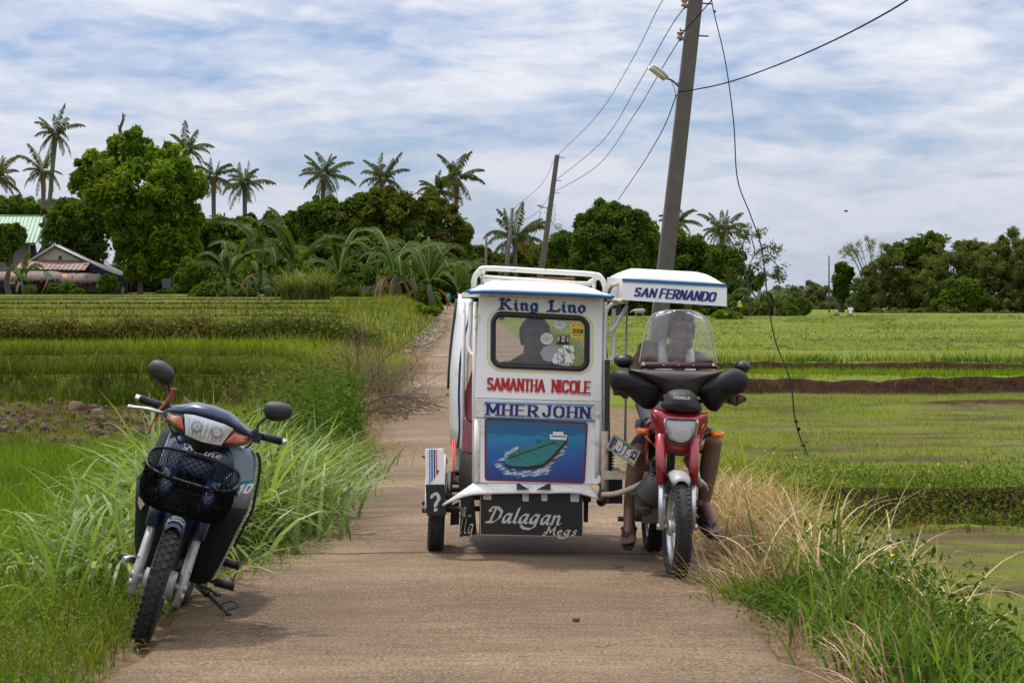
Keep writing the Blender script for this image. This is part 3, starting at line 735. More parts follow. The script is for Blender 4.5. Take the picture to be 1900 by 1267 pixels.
# painted sea picture
def z4(x, y): return (880 + x / 3.3333, 540 + y / 3.3333)
m, nt, N, L = nodes_of('painted_sea')
out = N.new('ShaderNodeOutputMaterial'); p = N.new('ShaderNodeBsdfPrincipled'); L.new(p.outputs[0], out.inputs[0]); p.inputs['Roughness'].default_value = .35; p.inputs['Coat Weight'].default_value = .3
tc = N.new('ShaderNodeTexCoord'); s3 = N.new('ShaderNodeSeparateXYZ'); L.new(tc.outputs['Generated'], s3.inputs[0])
a1 = N.new('ShaderNodeMath'); a1.operation = 'MULTIPLY_ADD'; L.new(nz(60, 5, .7, (.35, 1, 3)), a1.inputs[0]); a1.inputs[1].default_value = .5; L.new(s3.outputs['Z'], a1.inputs[2])
L.new(ramp(a1.outputs[0], (.22, (.008, .02, .12)), (.5, (.01, .06, .26)), (.8, (.008, .13, .34)), (1.0, (.015, .22, .38)), (1.25, (.01, .10, .22))), p.inputs['Base Color'])
SEA = m
TEAL = mat('painted_teal', (.025, .19, .19), .4, var=.2, scale=60); FOAM = mat('painted_foam', (.45, .58, .62), .5, var=.4, scale=90); BLK2 = mat('painted_black', (.012, .010, .012), .45)
pc = MB(); pcq = [z4(76, 796), z4(692, 822), z4(674, 1178), z4(76, 1160)]
plate(pc, rrect(*pcq, 3, 3), YF - .004, .004)
pic = tb(pc, 'painted_picture', SEA, front)
ln = MB(); band(rrect(z4(70, 790), z4(697, 816), z4(678, 1184), z4(70, 1165), 4, 3), 3.4, YF - .0052, ln); tb(ln, 'picture_border', DKRED, pic)
Yp = YF - .0052
def blob(mb, pts, mi, k): mb.add([at(*z4(*q), Yp - .0004 * k) for q in pts], [list(range(len(pts)))], mi, False)
fo = MB(); rnd = random.Random(3)
for i in range(150):
    t = rnd.random()
    if t < .62: ax = 140 + rnd.random() * 330; ay = 1108 - 22 * sin((ax - 140) / 330 * pi) * -1 + rnd.gauss(0, 9) - (30 if ax < 190 else 0)
    elif t < .85: ax = 150 + rnd.random() * 120; ay = 1060 - (ax - 150) * .85 + rnd.gauss(0, 9)
    else: ax = 430 + rnd.random() * 150; ay = 1085 - (ax - 430) * .95 + rnd.gauss(0, 10) + 8
    l_, h_ = rnd.uniform(8, 32), rnd.uniform(1.5, 5); a = rnd.uniform(-.5, .2)
    blob(fo, [(ax - l_ * cos(a), ay - l_ * sin(a)), (ax, ay - h_), (ax + l_ * cos(a), ay + l_ * sin(a)), (ax, ay + h_)], 0, .5 + (i % 9) * .05)
tb(fo, 'painted_foam', FOAM, pic)
shp = MB()
blob(shp, [(188, 1052), (192, 1080), (215, 1092), (300, 1101), (400, 1098), (432, 1085), (480, 1048), (576, 938), (577, 906), (470, 1000), (300, 1070)], 1, 2)
blob(shp, [(424, 1081), (478, 1040), (575, 930), (577, 937), (482, 1048), (432, 1087)], 2, 3)
blob(shp, [(190, 1058), (197, 1030), (232, 998), (330, 953), (468, 906), (572, 908), (566, 924), (470, 1030), (418, 1070), (330, 1084), (240, 1082), (205, 1074)], 0, 4)
for a, b, w_ in (((212, 1034), (505, 930), 1.9), ((230, 1010), (300, 1046), .8), ((385, 935), (408, 936), 1.3), ((385, 935), (386, 920), .9), ((408, 936), (408, 922), .9), ((385, 920), (408, 921), .9), ((280, 962), (280, 1005), .9), ((226, 1008), (226, 1045), .9), ((330, 990), (396, 1020), .6), ((470, 940), (520, 950), 1.2), ((300, 1095), (360, 1098), .6)):
    band([z4(*a), z4(*b)], w_, Yp - .0024, shp, 1, False)
blob(shp, [(466, 885), (574, 888), (570, 920), (470, 915)], 3, 7); blob(shp, [(488, 868), (550, 870), (552, 887), (486, 885)], 3, 7)
blob(shp, [(476, 893), (568, 896), (567, 903), (476, 900)], 1, 8); blob(shp, [(517, 850), (521, 850), (522, 870), (516, 870)], 1, 8); blob(shp, [(505, 858), (509, 858), (509, 870), (505, 870)], 1, 8)
tb(shp, 'painted_ship', [TEAL, BLK2, DKRED, LABELW], pic)
# flared skirt with a notch
sk = MB(); topE = [(878, 896), (930, 896.5), (1000, 897.5), (1060, 898), (1094, 899)]; botE = [(821, 935), (862, 918), (900, 913.5), (960, 912), (1010, 912), (1072, 912.5), (1117, 926)]
tp = smooth_path([at(*q, YF - .004) for q in ((878, 896), (895, 896), (915, 896.3), (960, 897), (1015, 898), (1065, 898.3), (1094, 899))], 6)
bt = smooth_path([at(x, y, YF - .13) for x, y in botE], 6)
n = len(tp); dn = Vector((0, .004, -.012))
sk.add(tp + bt + [q + dn for q in bt] + [q + Vector((0, .02, -.01)) for q in tp], [(j, j + 1, n + j + 1, n + j) for j in range(n - 1)] + [(n + j, n + j + 1, 2 * n + j + 1, 2 * n + j) for j in range(n - 1)] + [(2 * n + j, 2 * n + j + 1, 3 * n + j + 1, 3 * n + j) for j in range(n - 1)] + [(0, n, 2 * n, 3 * n), (n - 1, 4 * n - 1, 3 * n - 1, 2 * n - 1)], 0, True)
skirt = tb(sk, 'skirt', WHITE_OLD)
no = MB()
for tri in ([(958.5, 897.2), (964, 897.3), (983, 908.5), (958.5, 908.5)], [(1022, 898.2), (1015, 898.2), (995, 908.5), (1022, 908.7)]): plate(no, tri, YF - .135, .01)
tb(no, 'skirt_notch', DARK, skirt)
# mudflaps
mf = MB(); plate(mf, [(890.5, 905), (1082, 912), (1082, 996), (889, 992)], YF - .06, .006); flap = tb(mf, 'mudflap', FLAP, label='black mudflap with grey script lettering')
YM = YF - .062
lt = MB(); text_px(lt, ['cD', 'ca', 'cl', 'ca', 'cg', 'ca', 'cn'], (902, 968), (1038, 974), 28, YM, nib=(.17, .05), nang=R(38), gap=.12, slant=.22)
text_px(lt, ['cM', 'ce', 'cg', 'cs'], (1013, 992), (1069, 993.5), 16, YM, nib=(.17, .06), nang=R(38), gap=.14, slant=.2)
tb(lt, 'script_lettering', GREYW, flap)
ln = MB(); band([(892, 910), (891, 991)], .9, YM - .0006, ln, 0, False); band([(1081, 927), (1081, 995)], .9, YM - .0006, ln, 0, False); band([(890, 991.3), (1081, 995.3)], .8, YM - .0007, ln, 0, False); tb(ln, 'mudflap_edge', GREYW, flap)
for x0, x1, y1 in ((896, 912, 927), (969, 981.5, 930), (1004, 1016, 929.5), (1058, 1075, 931)):
    tbm = MB(); plate(tbm, rrect((x0, 905), (x1, 905.5), (x1 - .5, y1), (x0 + .5, y1 - .6), 2.2, 3), YF - .072, .006); tbm.tube([at((x0 + x1) / 2, y1 - 7, YF - .076), at((x0 + x1) / 2, y1 - 7, YF - .07)], .006, 8)
    tb(tbm, 'mounting_tab', WHITE_OLD, flap)
mf = MB(); mf.hexa([at(853, 996, 12.32), at(885, 990.5, YF - .02), at(885, 990.5, YF - .014), at(853, 996, 12.326), at(855, 908, 12.32), at(879, 915, YF - .02), at(879, 915, YF - .014), at(855, 908, 12.326)])
fl2 = tb(mf, 'side_mudflap', FLAP, label='narrow black mudflap turned to the side, with part of a name')
a, b = at(853.5, 958, 12.316), at(883, 958, YF - .024); lt = MB(); ex = (b - a).normalized(); ez = Vector((0, 0, 1))
lettering(lt, ['cs', 'ca', 'ca', 'cl'], a + ez * .0, ex, ez, .085, (b - a).length * .7, nib=(.13, .05), nang=R(38), slant=.2, lift=.003)
lettering(lt, ['cl', 'cl', 'cg'], a - ez * .10, ex, ez, .09, (b - a).length * .85, nib=(.1, .05), nang=R(38), slant=.2, lift=.003)
tb(lt, 'script_lettering', GREYW, fl2)
mf = MB(); plate(mf, [(1083, 918), (1092, 920), (1091, 969), (1083, 968)], YF + .25, .01); tb(mf, 'rear_mudflap', FLAP); mf = MB(); plate(mf, [(837, 938), (852, 930), (852, 973), (835, 974)], YF + .45, .01); tb(mf, 'rear_mudflap', FLAP)
# body: floor, roof, quarter panels, rear, seat
def W(x, Y, z): return Vector((x, Y, z))
fl = MB(); fl.hexa([W(-.24, YF + .03, .36), W(.46, YF + .03, .34), W(.44, 13.45, .36), W(-.38, 13.45, .38), W(-.24, YF + .03, .41), W(.46, YF + .03, .39), W(.44, 13.45, .41), W(-.38, 13.45, .43)])
for yy_ in (12.35, 12.8, 13.3): fl.tube([W(-.5 if yy_ == 12.35 else -.38, yy_, .36), W(.46, yy_, .34)], .02, 8)
tb(fl, 'floor', DARK, bevel=.005)
rf = MB(); rings = []
for Yr, inset, dz in ((YF - .13, 0, -.004), (YF - .13, 0, .014), (YF - .10, .012, .03), (YF + .02, .05, .055), (YF + .3, .07, .075), (13.1, .07, .075), (13.42, .05, .055), (13.5, .01, .02), (13.5, .01, 0)):
    l, r_ = at(869, 539.5, YF - .13), at(1135, 549.5, YF - .13); yawo = (Yr - YF) * -.04
    k = 14; row = []
    for j in range(k + 1):
        u = j / k; x = l.x + inset * .8 + (r_.x - l.x - inset * 1.6) * u + yawo
        z = l.z + (r_.z - l.z) * u + dz * (1 - .55 * abs(2 * u - 1) ** 4) - (.012 * abs(2 * u - 1) ** 6)
        row.append(Vector((x, Yr, z)))
    rings.append(row)
allp = [q for r_ in rings for q in r_]; k1 = 15
under = [q + Vector((0, 0, -.02)) for q in rings[0]]
rf.loft(rings, closed=False); roof = tb(rf, 'roof', WHITE, solid=.012)
bt_ = MB(); e1 = rings[0]; bt_.tube([q + Vector((0, -.006, .004)) for q in e1], .011, 8); bt_.tube([rings[i][0] + Vector((-.003, 0, 0)) for i in range(1, 8)], .009, 8); bt_.tube([rings[i][-1] + Vector((.003, 0, 0)) for i in range(1, 8)], .009, 8)
tb(bt_, 'blue_trim', BLUE_TRIM, roof)
ud = MB(); ud.hexa([at(892, 551, YF - .01), at(1117, 559, YF - .01), W(.46, 13.45, 1.51), W(-.32, 13.45, 1.53), at(892, 543, YF - .01), at(1117, 551, YF - .01), W(.46, 13.45, 1.54), W(-.32, 13.45, 1.56)]); tb(ud, 'roof_lining', WHITE_OLD, roof)
rk = MB()
rk.tube(smooth_path([at(879, 538, 12.25), at(880, 518, 12.25), at(889, 503, 12.25), at(906, 498, 12.25), at(1000, 503, 12.25), at(1098, 509, 12.25), at(1115, 516, 12.25), at(1122, 530, 12.25), at(1123, 548, 12.25)], 5), .0155, 10)
rk.tube([at(897, 514, 12.33), at(1105, 528, 12.33)], .012, 8)
for x0, y0, y1 in ((896, 503, 536), (1103, 511, 545)): rk.tube([at(x0, y0, 12.3), at(x0 - 1, y1, 12.32)], .011, 8)
rk.tube(smooth_path([at(890, 506, 12.27), at(893, 512, 12.6), at(897, 516, 13.1), at(898, 520, 13.4)], 4), .012, 8)
rk.tube(smooth_path([at(1112, 514, 12.27), at(1105, 518, 12.6), at(1095, 522, 13.1), at(1093, 526, 13.4)], 4), .012, 8)
rk.tube([at(898, 520, 13.4), at(1093, 526, 13.4)], .012, 8)
rack = tb(rk, 'roof_rack', WHITE_OLD)
bd = MB()
for x0, x1, y0, Yb in ((974, 1066, 514, 12.9), (985, 1066, 519, 13.1), (1005, 1025, 524, 12.8), (1068, 1086, 529, 12.7)): bd.hexa([at(x0, y0 + 3, Yb), at(x1, y0 + 4, Yb), at(x1, y0 + 4, Yb + .15), at(x0, y0 + 3, Yb + .15), at(x0, y0, Yb), at(x1, y0 + 1, Yb), at(x1, y0 + 1, Yb + .15), at(x0, y0, Yb + .15)])
tb(bd, 'rack_board', WOODR, rack)
def quarter(side):
    q = MB(); rows = []
    for t in range(9):
        u = t / 8; zz_ = .60 + u * .92
        bul = .045 * sin(pi * min(1, u * 1.05)) + .02 * (1 - u)
        row = []
        for s_ in range(7):
            v = s_ / 6; Yq = 12.80 + .62 * v + (.10 * u if v < .1 else 0)
            x = (-.275 - .10 * v - bul * (.35 + .65 * sin(pi * v * .9))) if side < 0 else (.575 + .02 * v + bul * .6 * sin(pi * v * .9))
            x += .035 * u * (1 if side < 0 else -1)
            row.append(Vector((x, Yq, zz_)))
        rows.append(row)
    q.loft(rows, closed=False); o = tb(q, 'quarter_panel', WHITE, solid=.016)
    s2 = MB(); pth = smooth_path([rows[0][2], rows[1][1], rows[3][1], rows[5][1], rows[7][0]], 4)
    s2.tube([q_ + Vector((-.011 if side < 0 else .011, -.004, 0)) for q_ in pth], .008, 6, flat=.5); tb(s2, 'blue_stripe', NAVY, o)
    s3_ = MB(); s3_.tube([rows[i][6] + Vector((-.006 if side < 0 else .006, 0, 0)) for i in range(3, 9)], .018, 6); tb(s3_, 'rubber_edge', BLACK, o)
    return o
quarter(-1); quarter(1)
bk = MB(); bk.hexa([W(-.36, 13.40, .42), W(.56, 13.40, .40), W(.56, 13.43, .40), W(-.36, 13.43, .42), W(-.36, 13.40, .98), W(.56, 13.40, .96), W(.56, 13.43, .96), W(-.36, 13.43, .98)])
for x in (-.355, .555): bk.tube([W(x, 13.38, .9), W(x + (.03 if x < 0 else -.03), 13.38, 1.55)], .016, 8)
tb(bk, 'rear_panel', WHITE_OLD)
fr = MB()
fr.tube([at(882, 560, YF + .03), at(880, 735, YF + .03), at(880, 900, YF + .03)], .013, 8); fr.tube([at(1122, 560, YF + .03), at(1121, 900, YF + .03)], .013, 8)
fr.tube([at(857, 900, 12.6), at(861, 560, 12.65)], .012, 8)
tb(fr, 'body_frame', WHITE_OLD)
dp = MB(); dp.hexa([at(851, 905, 12.5), at(880, 905, YF + .03), at(880, 905, YF + .05), at(851, 905, 12.52), at(853, 840, 12.5), at(880, 846, YF + .03), at(880, 846, YF + .05), at(853, 840, 12.52)])
tb(dp, 'footwell_side', DARK)
hr = MB()
hr.tube(smooth_path([at(873, 556, 12.3), at(872.5, 600, 12.28), at(869, 635, 12.26), at(872, 652, 12.24), at(880, 659, 12.22), at(889, 660, 12.18)], 5), .0125, 10); tb(hr, 'handrail', WHITE)
hr = MB()
hr.tube(smooth_path([at(1166, 559, 12.2), at(1148, 561, 12.2), at(1132, 567, 12.2), at(1124, 580, 12.2), at(1123, 600, 12.2), at(1124, 628, 12.2)], 5), .0125, 10)
hr.tube([at(1164, 567, 12.2), at(1150, 590, 12.2), at(1138, 610, 12.2), at(1124, 618, 12.2)], .011, 8)
hr.tube(smooth_path([at(1139, 572, 12.25), at(1139, 620, 12.25), at(1138, 655, 12.24), at(1133, 667, 12.23), at(1118, 671, 12.2)], 5), .0125, 10); tb(hr, 'handrail', WHITE)
se = MB(); se.box((.09, 13.1, .52), (.80, .5, .13), (R(4), 0, 0)); tb(se, 'seat', MAROON, bevel=.035)
se = MB(); rows = []
for t in range(7):
    u = t / 6; zz_ = .58 + u * .50; rows.append([Vector((-.30 + .62 * v + .1 * u * (1 if v < .5 else -1) + (.17 if v > .5 else 0) * 1.0, 13.20 + .13 * u - .03 * sin(pi * v), zz_ - .10 * abs(2 * v - 1) ** 3 * u)) for v in [i / 10 for i in range(11)]])
se.loft(rows, closed=False); tb(se, 'seat_back', MAROON, solid=.07)
se = MB(); se.hexa([at(863, 775, 12.62), at(886, 790, 12.4), at(886, 790, 12.43), at(863, 775, 12.65), at(862, 728, 12.62), at(886, 655, 12.5), at(886, 655, 12.53), at(862, 728, 12.65)]); se.hexa([at(858, 838, 12.55), at(884, 842, 12.35), at(884, 842, 12.6), at(858, 838, 12.8), at(858, 776, 12.62), at(884, 790, 12.4), at(884, 790, 12.6), at(858, 776, 12.8)]); se.tube(smooth_path([at(867, 842, 12.42), at(868, 858, 12.4), at(873, 875, 12.38), at(880, 882, 12.3)], 4), .008, 6, 1); tb(se, 'side_padding', [MAROON, BLACK], bevel=.01)
rp = MB(); rp.tube([at(840, 815, 12.95), at(841.5, 895, 12.7)], .004, 6); rp.tube([at(843.5, 815, 12.95), at(843, 894, 12.7)], .0035, 6); tb(rp, 'red_cord', mat('red_cord', (.55, .07, .06), .7))
# sidecar wheel, fender, flap
AX = at(811, 1028, 12.5); WX = AX.x; wc = Vector((WX, 12.5, AX.z + .262))
make_wheel(trike, 'wheel', Matrix.Translation(wc) @ Matrix.Rotation(R(1.5), 4, 'Z') @ Matrix.Rotation(R(2.5), 4, 'Y'), .262, .098)
fd = MB(); prof = []
for i in range(15):
    a = R(-35 + i * 155 / 14); r_ = .335
    prof.append(wc + Vector((0, -r_ * cos(a), r_ * sin(a) + .0)))
rows = [[q + Vector((dx, 0, -dz)) for dx, dz in ((-.058, .03), (-.055, .004), (-.03, 0), (.03, 0), (.053, .004), (.056, .03))] for q in prof[4:]]
fd.loft(rows, closed=False); fender = tb(fd, 'fender', WHITE, solid=.006)
YW = wc.y - .345
ff = MB(); plate(ff, [(788.5, 833), (823, 832), (825, 899), (790, 899)], YW, .012); ff2 = tb(ff, 'fender_front', WHITE, fender, .003)
for i, (x0, wdt, m_) in enumerate(((796, 2.4, SKYB), (800, 2.6, BLUE_TRIM), (804.5, 2.6, NAVY))):
    s4 = MB(); plate(s4, [(x0, 833), (x0 + wdt, 833), (x0 + wdt + 0.5, 884 + (2 - i) * 6), (x0 + .5, 890 + (2 - i) * 4)], YW - .002, .003); tb(s4, 'painted_stripe', m_, fender)
s4 = MB(); plate(s4, [(809, 833), (810.3, 833), (811.2, 872), (816, 872.5), (810.5, 882), (809.6, 882)], YW - .002, .003); tb(s4, 'painted_arrow', RED, fender)
ff = MB(); plate(ff, [(789.5, 899), (825, 898.5), (828, 955), (792, 956)], YW - .004, .008); qf = tb(ff, 'wheel_mudflap', FLAP, label='black flap with a painted question mark')
qm = MB(); text_px(qm, ['?'], (801, 948), (814.5, 948), 33, YW - .004, nib=(.17, .11), nang=R(30), lift=.002); disc(qm, 808.5, 945, 3.4, YW - .0075, 0); tb(qm, 'question_mark', GREYW, qf)
for a_, b_, r_ in ((at(795, 903, YW - .012), at(795, 903, YW), .007), (at(817, 903, YW - .012), at(817, 903, YW), .007), (at(788, 932, wc.y), at(783, 934, wc.y), .014), (at(787, 846, wc.y - .1), at(785, 849, wc.y - .1), .012)): bl = MB(); bl.tube([a_, b_], r_, 8); tb(bl, 'bolt', DARK, fender)
ax = MB(); ax.tube([wc + Vector((-.09, 0, 0)), Vector((.4, wc.y, wc.z + .03))], .016, 8); ax.tube([wc + Vector((.07, 0, 0)), wc + Vector((.07, .25, .2)), wc + Vector((.16, .3, .2))], .018, 8); tb(ax, 'axle', DARK)
# canopy over the rider
YC = 11.9
cf = MB()
def cp(px, py, Y): return at(px, py, Y)
f4 = [cp(1156, 518, YC), cp(1347.5, 528.5, YC), cp(1347.5, 568.5, YC), cp(1157, 556.5, YC)]
b4 = [q + Vector((-.035, 1.15, dz)) for q, dz in zip(f4, (.02, .02, .01, .01))]
cf.add(f4 + b4, [(0, 1, 2, 3), (0, 3, 7, 4), (1, 5, 6, 2), (4, 7, 6, 5)], 0, False)
rows = []
for v, ins, dz in ((0, 0, 0), (.015, .03, .022), (.12, .10, .05), (.5, .12, .062), (.88, .1, .05), (1, 0, .0)):
    row = []
    for j in range(13):
        u = j / 12; e_ = min(u, 1 - u)
        q = (f4[0].lerp(f4[1], u)).lerp(b4[0].lerp(b4[1], u), v); q.z += dz * min(1, e_ / .17) ** .8; row.append(q)
    rows.append(row)
cf.loft(rows, closed=False); canopy = tb(cf, 'canopy', WHITE, solid=.008)
tr_ = MB(); tr_.hexa([cp(1155, 522.5, YC - .01), cp(1348.5, 532.5, YC - .01), cp(1348.5, 532.5, YC + .005), cp(1155, 522.5, YC + .005), cp(1154, 516.5, YC - .01), cp(1348.5, 527, YC - .01), cp(1348.5, 527, YC + .005), cp(1154, 516.5, YC + .005)]); tb(tr_, 'blue_trim', BLUE_TRIM, canopy)
lt = MB(); text_px(lt, list('SAN'), (1177, 549), (1214.5, 551.5), 15, YC, nib=(.26, .15), gap=.26, slant=.22, lift=.006); text_px(lt, list('FERNANDO'), (1224, 552), (1324.5, 559), 16, YC, nib=(.26, .15), gap=.26, slant=.22, lift=.006); tb(lt, 'name_lettering', NAVY, canopy, label='navy slanted lettering on the canopy front')
ps = MB(); ps.tube([at(1163, 562, 12.95), at(1160, 830, 12.95)], .008, 8); tb(ps, 'canopy_post', SILVER)
ps = MB(); ps.tube([at(1128, 545, 12.4), at(1135, 530, 12.3), at(1157, 524, 12.1)], .012, 8); ps.tube([at(1130, 556, 12.3), at(1157, 560, 12.0)], .014, 8); tb(ps, 'canopy_bracket', BEIGE)
# frame that joins the sidecar to the motorcycle
jf = MB(); jf.hexa([at(1120, 889, 12.0), at(1230, 890, 11.95), at(1230, 890, 12.0), at(1120, 889, 12.05), at(1120, 873, 12.0), at(1230, 875, 11.95), at(1230, 875, 12.0), at(1120, 873, 12.05)])
jf.tube(smooth_path([at(1118, 917, 12.0), at(1140, 916, 11.95), at(1168, 907, 11.9), at(1196, 894, 11.9)], 4), .016, 8); jf.tube([at(1122, 800, 12.1), at(1122, 930, 12.1)], .022, 8)
jf.tube(smooth_path([at(1188, 845, 12.0), at(1202, 852, 12.0), at(1207, 865, 12.0), at(1207, 880, 12.0)], 4), .008, 8); jf.tube([at(1186, 843, 12.0), at(1187, 880, 12.0)], .008, 8)
tb(jf, 'joining_frame', BEIGE)
jf = MB(); jf.tube([at(1116, 930, 12.2), at(1118, 917, 12.0)], .03, 10); jf.box(at(1133, 900, 12.5), (.12, .4, .18)); jf.box(at(1124, 745, 12.35), (.03, .4, .5)); tb(jf, 'dark_bracket', DARK)
sp = MB()
hx = [at(1133, 0, 12.3) + Vector((0, 0, 0))]; c0, c1 = at(1133, 828, 12.2), at(1131, 872, 12.2)
sp.tube([c0.lerp(c1, i / 80) + Vector((.022 * cos(i * .62), .022 * sin(i * .62), 0)) for i in range(81)], .005, 6); sp.tube([c0, c1], .012, 8); tb(sp, 'shock_spring', DARK)
# number plate hung at an angle
pq = [at(1138, 804, 11.9), at(1189, 837, 11.9), at(1175.5, 865, 11.88), at(1125, 831, 11.88)]
lp = MB(); lp.prism(pq, (0, .004, 0)); plt_ = tb(lp, 'number_plate', mat('plate_white', (.50, .53, .55), .4, var=.2, scale=40))
ex = (pq[1] - pq[0]).normalized(); ez = (pq[0] - pq[3]).normalized(); wd_ = (pq[1] - pq[0]).length; hg = (pq[0] - pq[3]).length
def lpq(mb, u0, u1, v0, v1, mi, l=.0012): mb.add([pq[3] + ex * u * wd_ + ez * v * hg + Vector((0, -l, 0)) for u, v in ((u0, v0), (u1, v0), (u1, v1), (u0, v1))], [(0, 1, 2, 3)], mi, False)
pd = MB()
lpq(pd, .03, .97, .90, .97, 0); lpq(pd, .03, .97, .03, .09, 0); lpq(pd, .03, .16, .12, .86, 1); lpq(pd, .17, .21, .4, .85, 2); lpq(pd, .8, .94, .3, .8, 3, .0011); lpq(pd, .84, .90, .44, .68, 4, .0016); lpq(pd, .4, .72, .68, .88, 0, .001); lpq(pd, .24, .36, .12, .26, 3); lpq(pd, .7, .95, .12, .24, 5)
lettering(pd, list('014'), pq[3] + ex * wd_ * .30 + ez * hg * .26, ex, ez, hg * .46, wd_ * .44, nib=(.24, .2), gap=.5, mi=4, lift=.003)
lettering(pd, list('014'), pq[3] + ex * wd_ * .32 + ez * hg * .23, ex, ez, hg * .46, wd_ * .44, nib=(.3, .26), gap=.5, mi=3, lift=.0018)
tb(pd, 'plate_markings', [mat('plate_green', (.10, .24, .10), .5, var=.4, scale=90), mat('plate_photo', (.08, .06, .07), .5, var=.5, scale=120), NAVY, BLK2, LABELW, YEL], plt_)
# ================================================================= the tricycle's motorcycle
C0 = at(1254, 1075, 11.36)
MM = Matrix.Translation((C0.x, C0.y, C0.z)) @ Matrix.Rotation(R(2.2), 4, 'Z') @ Matrix.Rotation(R(1.2), 4, 'Y')
def ml(x, y, z): return MM @ Vector((x, y, z))
RW_ = .287
make_wheel(trike, 'front_wheel', MM @ Matrix.Translation((0, 0, RW_)) @ Matrix.Rotation(R(2), 4, 'Z'), RW_, .094)
make_wheel(trike, 'rear_wheel', MM @ Matrix.Translation((0, 1.2, RW_)), RW_, .10)
for s_ in (-1, 1):
    fk = MB(); fk.tube([ml(s_ * .083, -.005, .27), ml(s_ * .083, .035, .53)], .0205, 12); fk.tube([ml(s_ * .083, .03, .53), ml(s_ * .083, .04, .60)], .016, 10)
    fk.tube([ml(s_ * .055, 0, RW_), ml(s_ * .11, 0, RW_)], .017, 10); fk.tube([ml(s_ * .083, .02, .45), ml(s_ * .05, .02, .455)], .012, 8); lo = tb(fk, 'fork_leg', ALU)
    fk = MB(); fk.tube([ml(s_ * .088, .02, .52), ml(s_ * .09, .05, .62), ml(s_ * .092, .08, .78)], [.025, .028, .030], 12); tb(fk, 'fork_cover', REDP, lo)
fd = MB(); rows = []
for i in range(13):
    a = R(58 + i * 8); r_ = RW_ + .022
    c = Vector((0, -r_ * cos(a), RW_ + r_ * sin(a)))
    wd_ = .056 if i > 1 else (.04, .052)[i]
    rows.append([ml(c.x + u * wd_, c.y, c.z - .030 * abs(u) ** 3) for u in (-1, -.8, -.4, 0, .4, .8, 1)])
fd.loft(rows, closed=False); tb(fd, 'front_fender', mat('grey_fender', (.27, .27, .28), .45, dirt=(.14, .11, .08), dirt_amt=.3), solid=.005)
# nose cowl around the headlight
def pillow(mb, outline, Y, depth, rings=6, mi=0, back=None, power=.5, cen=None):
    """a puffed skin over a pixel outline: bulges towards the camera by depth"""
    n = len(outline); cx = cen[0] if cen else sum(p[0] for p in outline) / n; cy = cen[1] if cen else sum(p[1] for p in outline) / n
    rg = []
    if back: rg.append([at(cx + (p[0] - cx) * .97, cy + (p[1] - cy) * .97, Y + back) for p in outline])
    for k in range(rings):
        t = k / (rings - 1); s_ = 1 - t * .94
        rg.append([at(cx + (p[0] - cx) * s_, cy + (p[1] - cy) * s_, Y - depth * (1 - s_ * s_) ** power) for p in outline])
    return mb.loft(rg, mi)
def sm2(pts, n=3): return [(v.x, v.y) for v in smooth_path([(x, y, 0) for x, y in pts], n, True)]
cw = MB(); pillow(cw, sm2([(1207, 763), (1214, 757), (1240, 762), (1264, 765), (1290, 766), (1309, 765), (1314, 768), (1312, 790), (1304, 815), (1307, 824), (1296, 838), (1264, 846), (1228, 838), (1212, 826), (1220, 812), (1210, 790)]), 11.50, .07, 8, back=.16, cen=(1263, 800), power=.3)
tb(cw, 'nose_cowl', REDP, label='dark red cowl around the headlight')
gd = MB()
for pth in ([(1213, 768), (1222, 783), (1228, 798), (1232, 811)], [(1310, 772), (1304, 788), (1297, 802), (1294, 812)], [(1196, 808), (1204, 816), (1210, 822)], [(1308, 815), (1302, 823), (1296, 828)]):
    gd.tube([at(x, y, 11.455 if 1210 < x < 1306 else 11.5) for x, y in pth], [.003, .008, .007, .002][:len(pth)], 6, flat=.5)
tb(gd, 'gold_stripe', mat('gold_decal', (.45, .33, .16), .4))
hl = MB(); hq = sm2([(1233.5, 777), (1264, 777.5), (1294.5, 779), (1293.5, 797), (1290.5, 814), (1277, 822), (1264, 824.5), (1250, 821), (1239, 814), (1235, 797)], 3)
hl.loft([[at(x, y, 11.415) for x, y in hq], [at(1264 + (x - 1264) * 1.03, 800 + (y - 800) * 1.03, 11.44) for x, y in hq]], cap=False)
nq = len(hq); cx_, cy_ = 1264, 800
hl.loft([[at(cx_ + (x - cx_) * s_, cy_ + (y - cy_) * s_, 11.43 + d_) for x, y in hq] for s_, d_ in ((1, 0), (.8, .035), (.5, .06), (.2, .07))])
for i in range(9):
    x = 1243 + i * 5.2; hl.tube([at(x, 787, 11.437), at(x, 795, 11.45)], .0025, 5); hl.tube([at(x, 806, 11.45), at(x + .3, 815, 11.437)], .0025, 5)
hl.tube([at(1264 + 20 * cos(a), 800 + 20 * sin(a), 11.418) for a in [2 * pi * i / 28 for i in range(28)]], .003, 6, closed=True); hl.loft([[at(1264 + r_ * cos(a), 800 + r_ * sin(a), 11.42 + d_) for a in [2 * pi * i / 28 for i in range(28)]] for r_, d_ in ((20, 0), (16, .025), (9, .045), (4, .05))])
head = tb(hl, 'headlight', REFL)
bb = MB(); bb.tube([at(1264, 800, 11.50), at(1264, 800, 11.43)], [.02, .016], 12); disc(bb, 1264, 800, 5.2, 11.428); tb(bb, 'bulb_shield', mat('bulb_grey', (.16, .16, .17), .3, metal=.6), head)
bb = MB(); bb.ell(at(1264, 818, 11.43), .010); tb(bb, 'pilot_bulb', mat('warm_bulb', (.9, .55, .2), .2), head)
bb = MB(); pillow(bb, hq, 11.412, .02, 5); tb(bb, 'headlight_lens', glass('clear_headlight_lens', (.97, .98, 1), .03, .03), head)
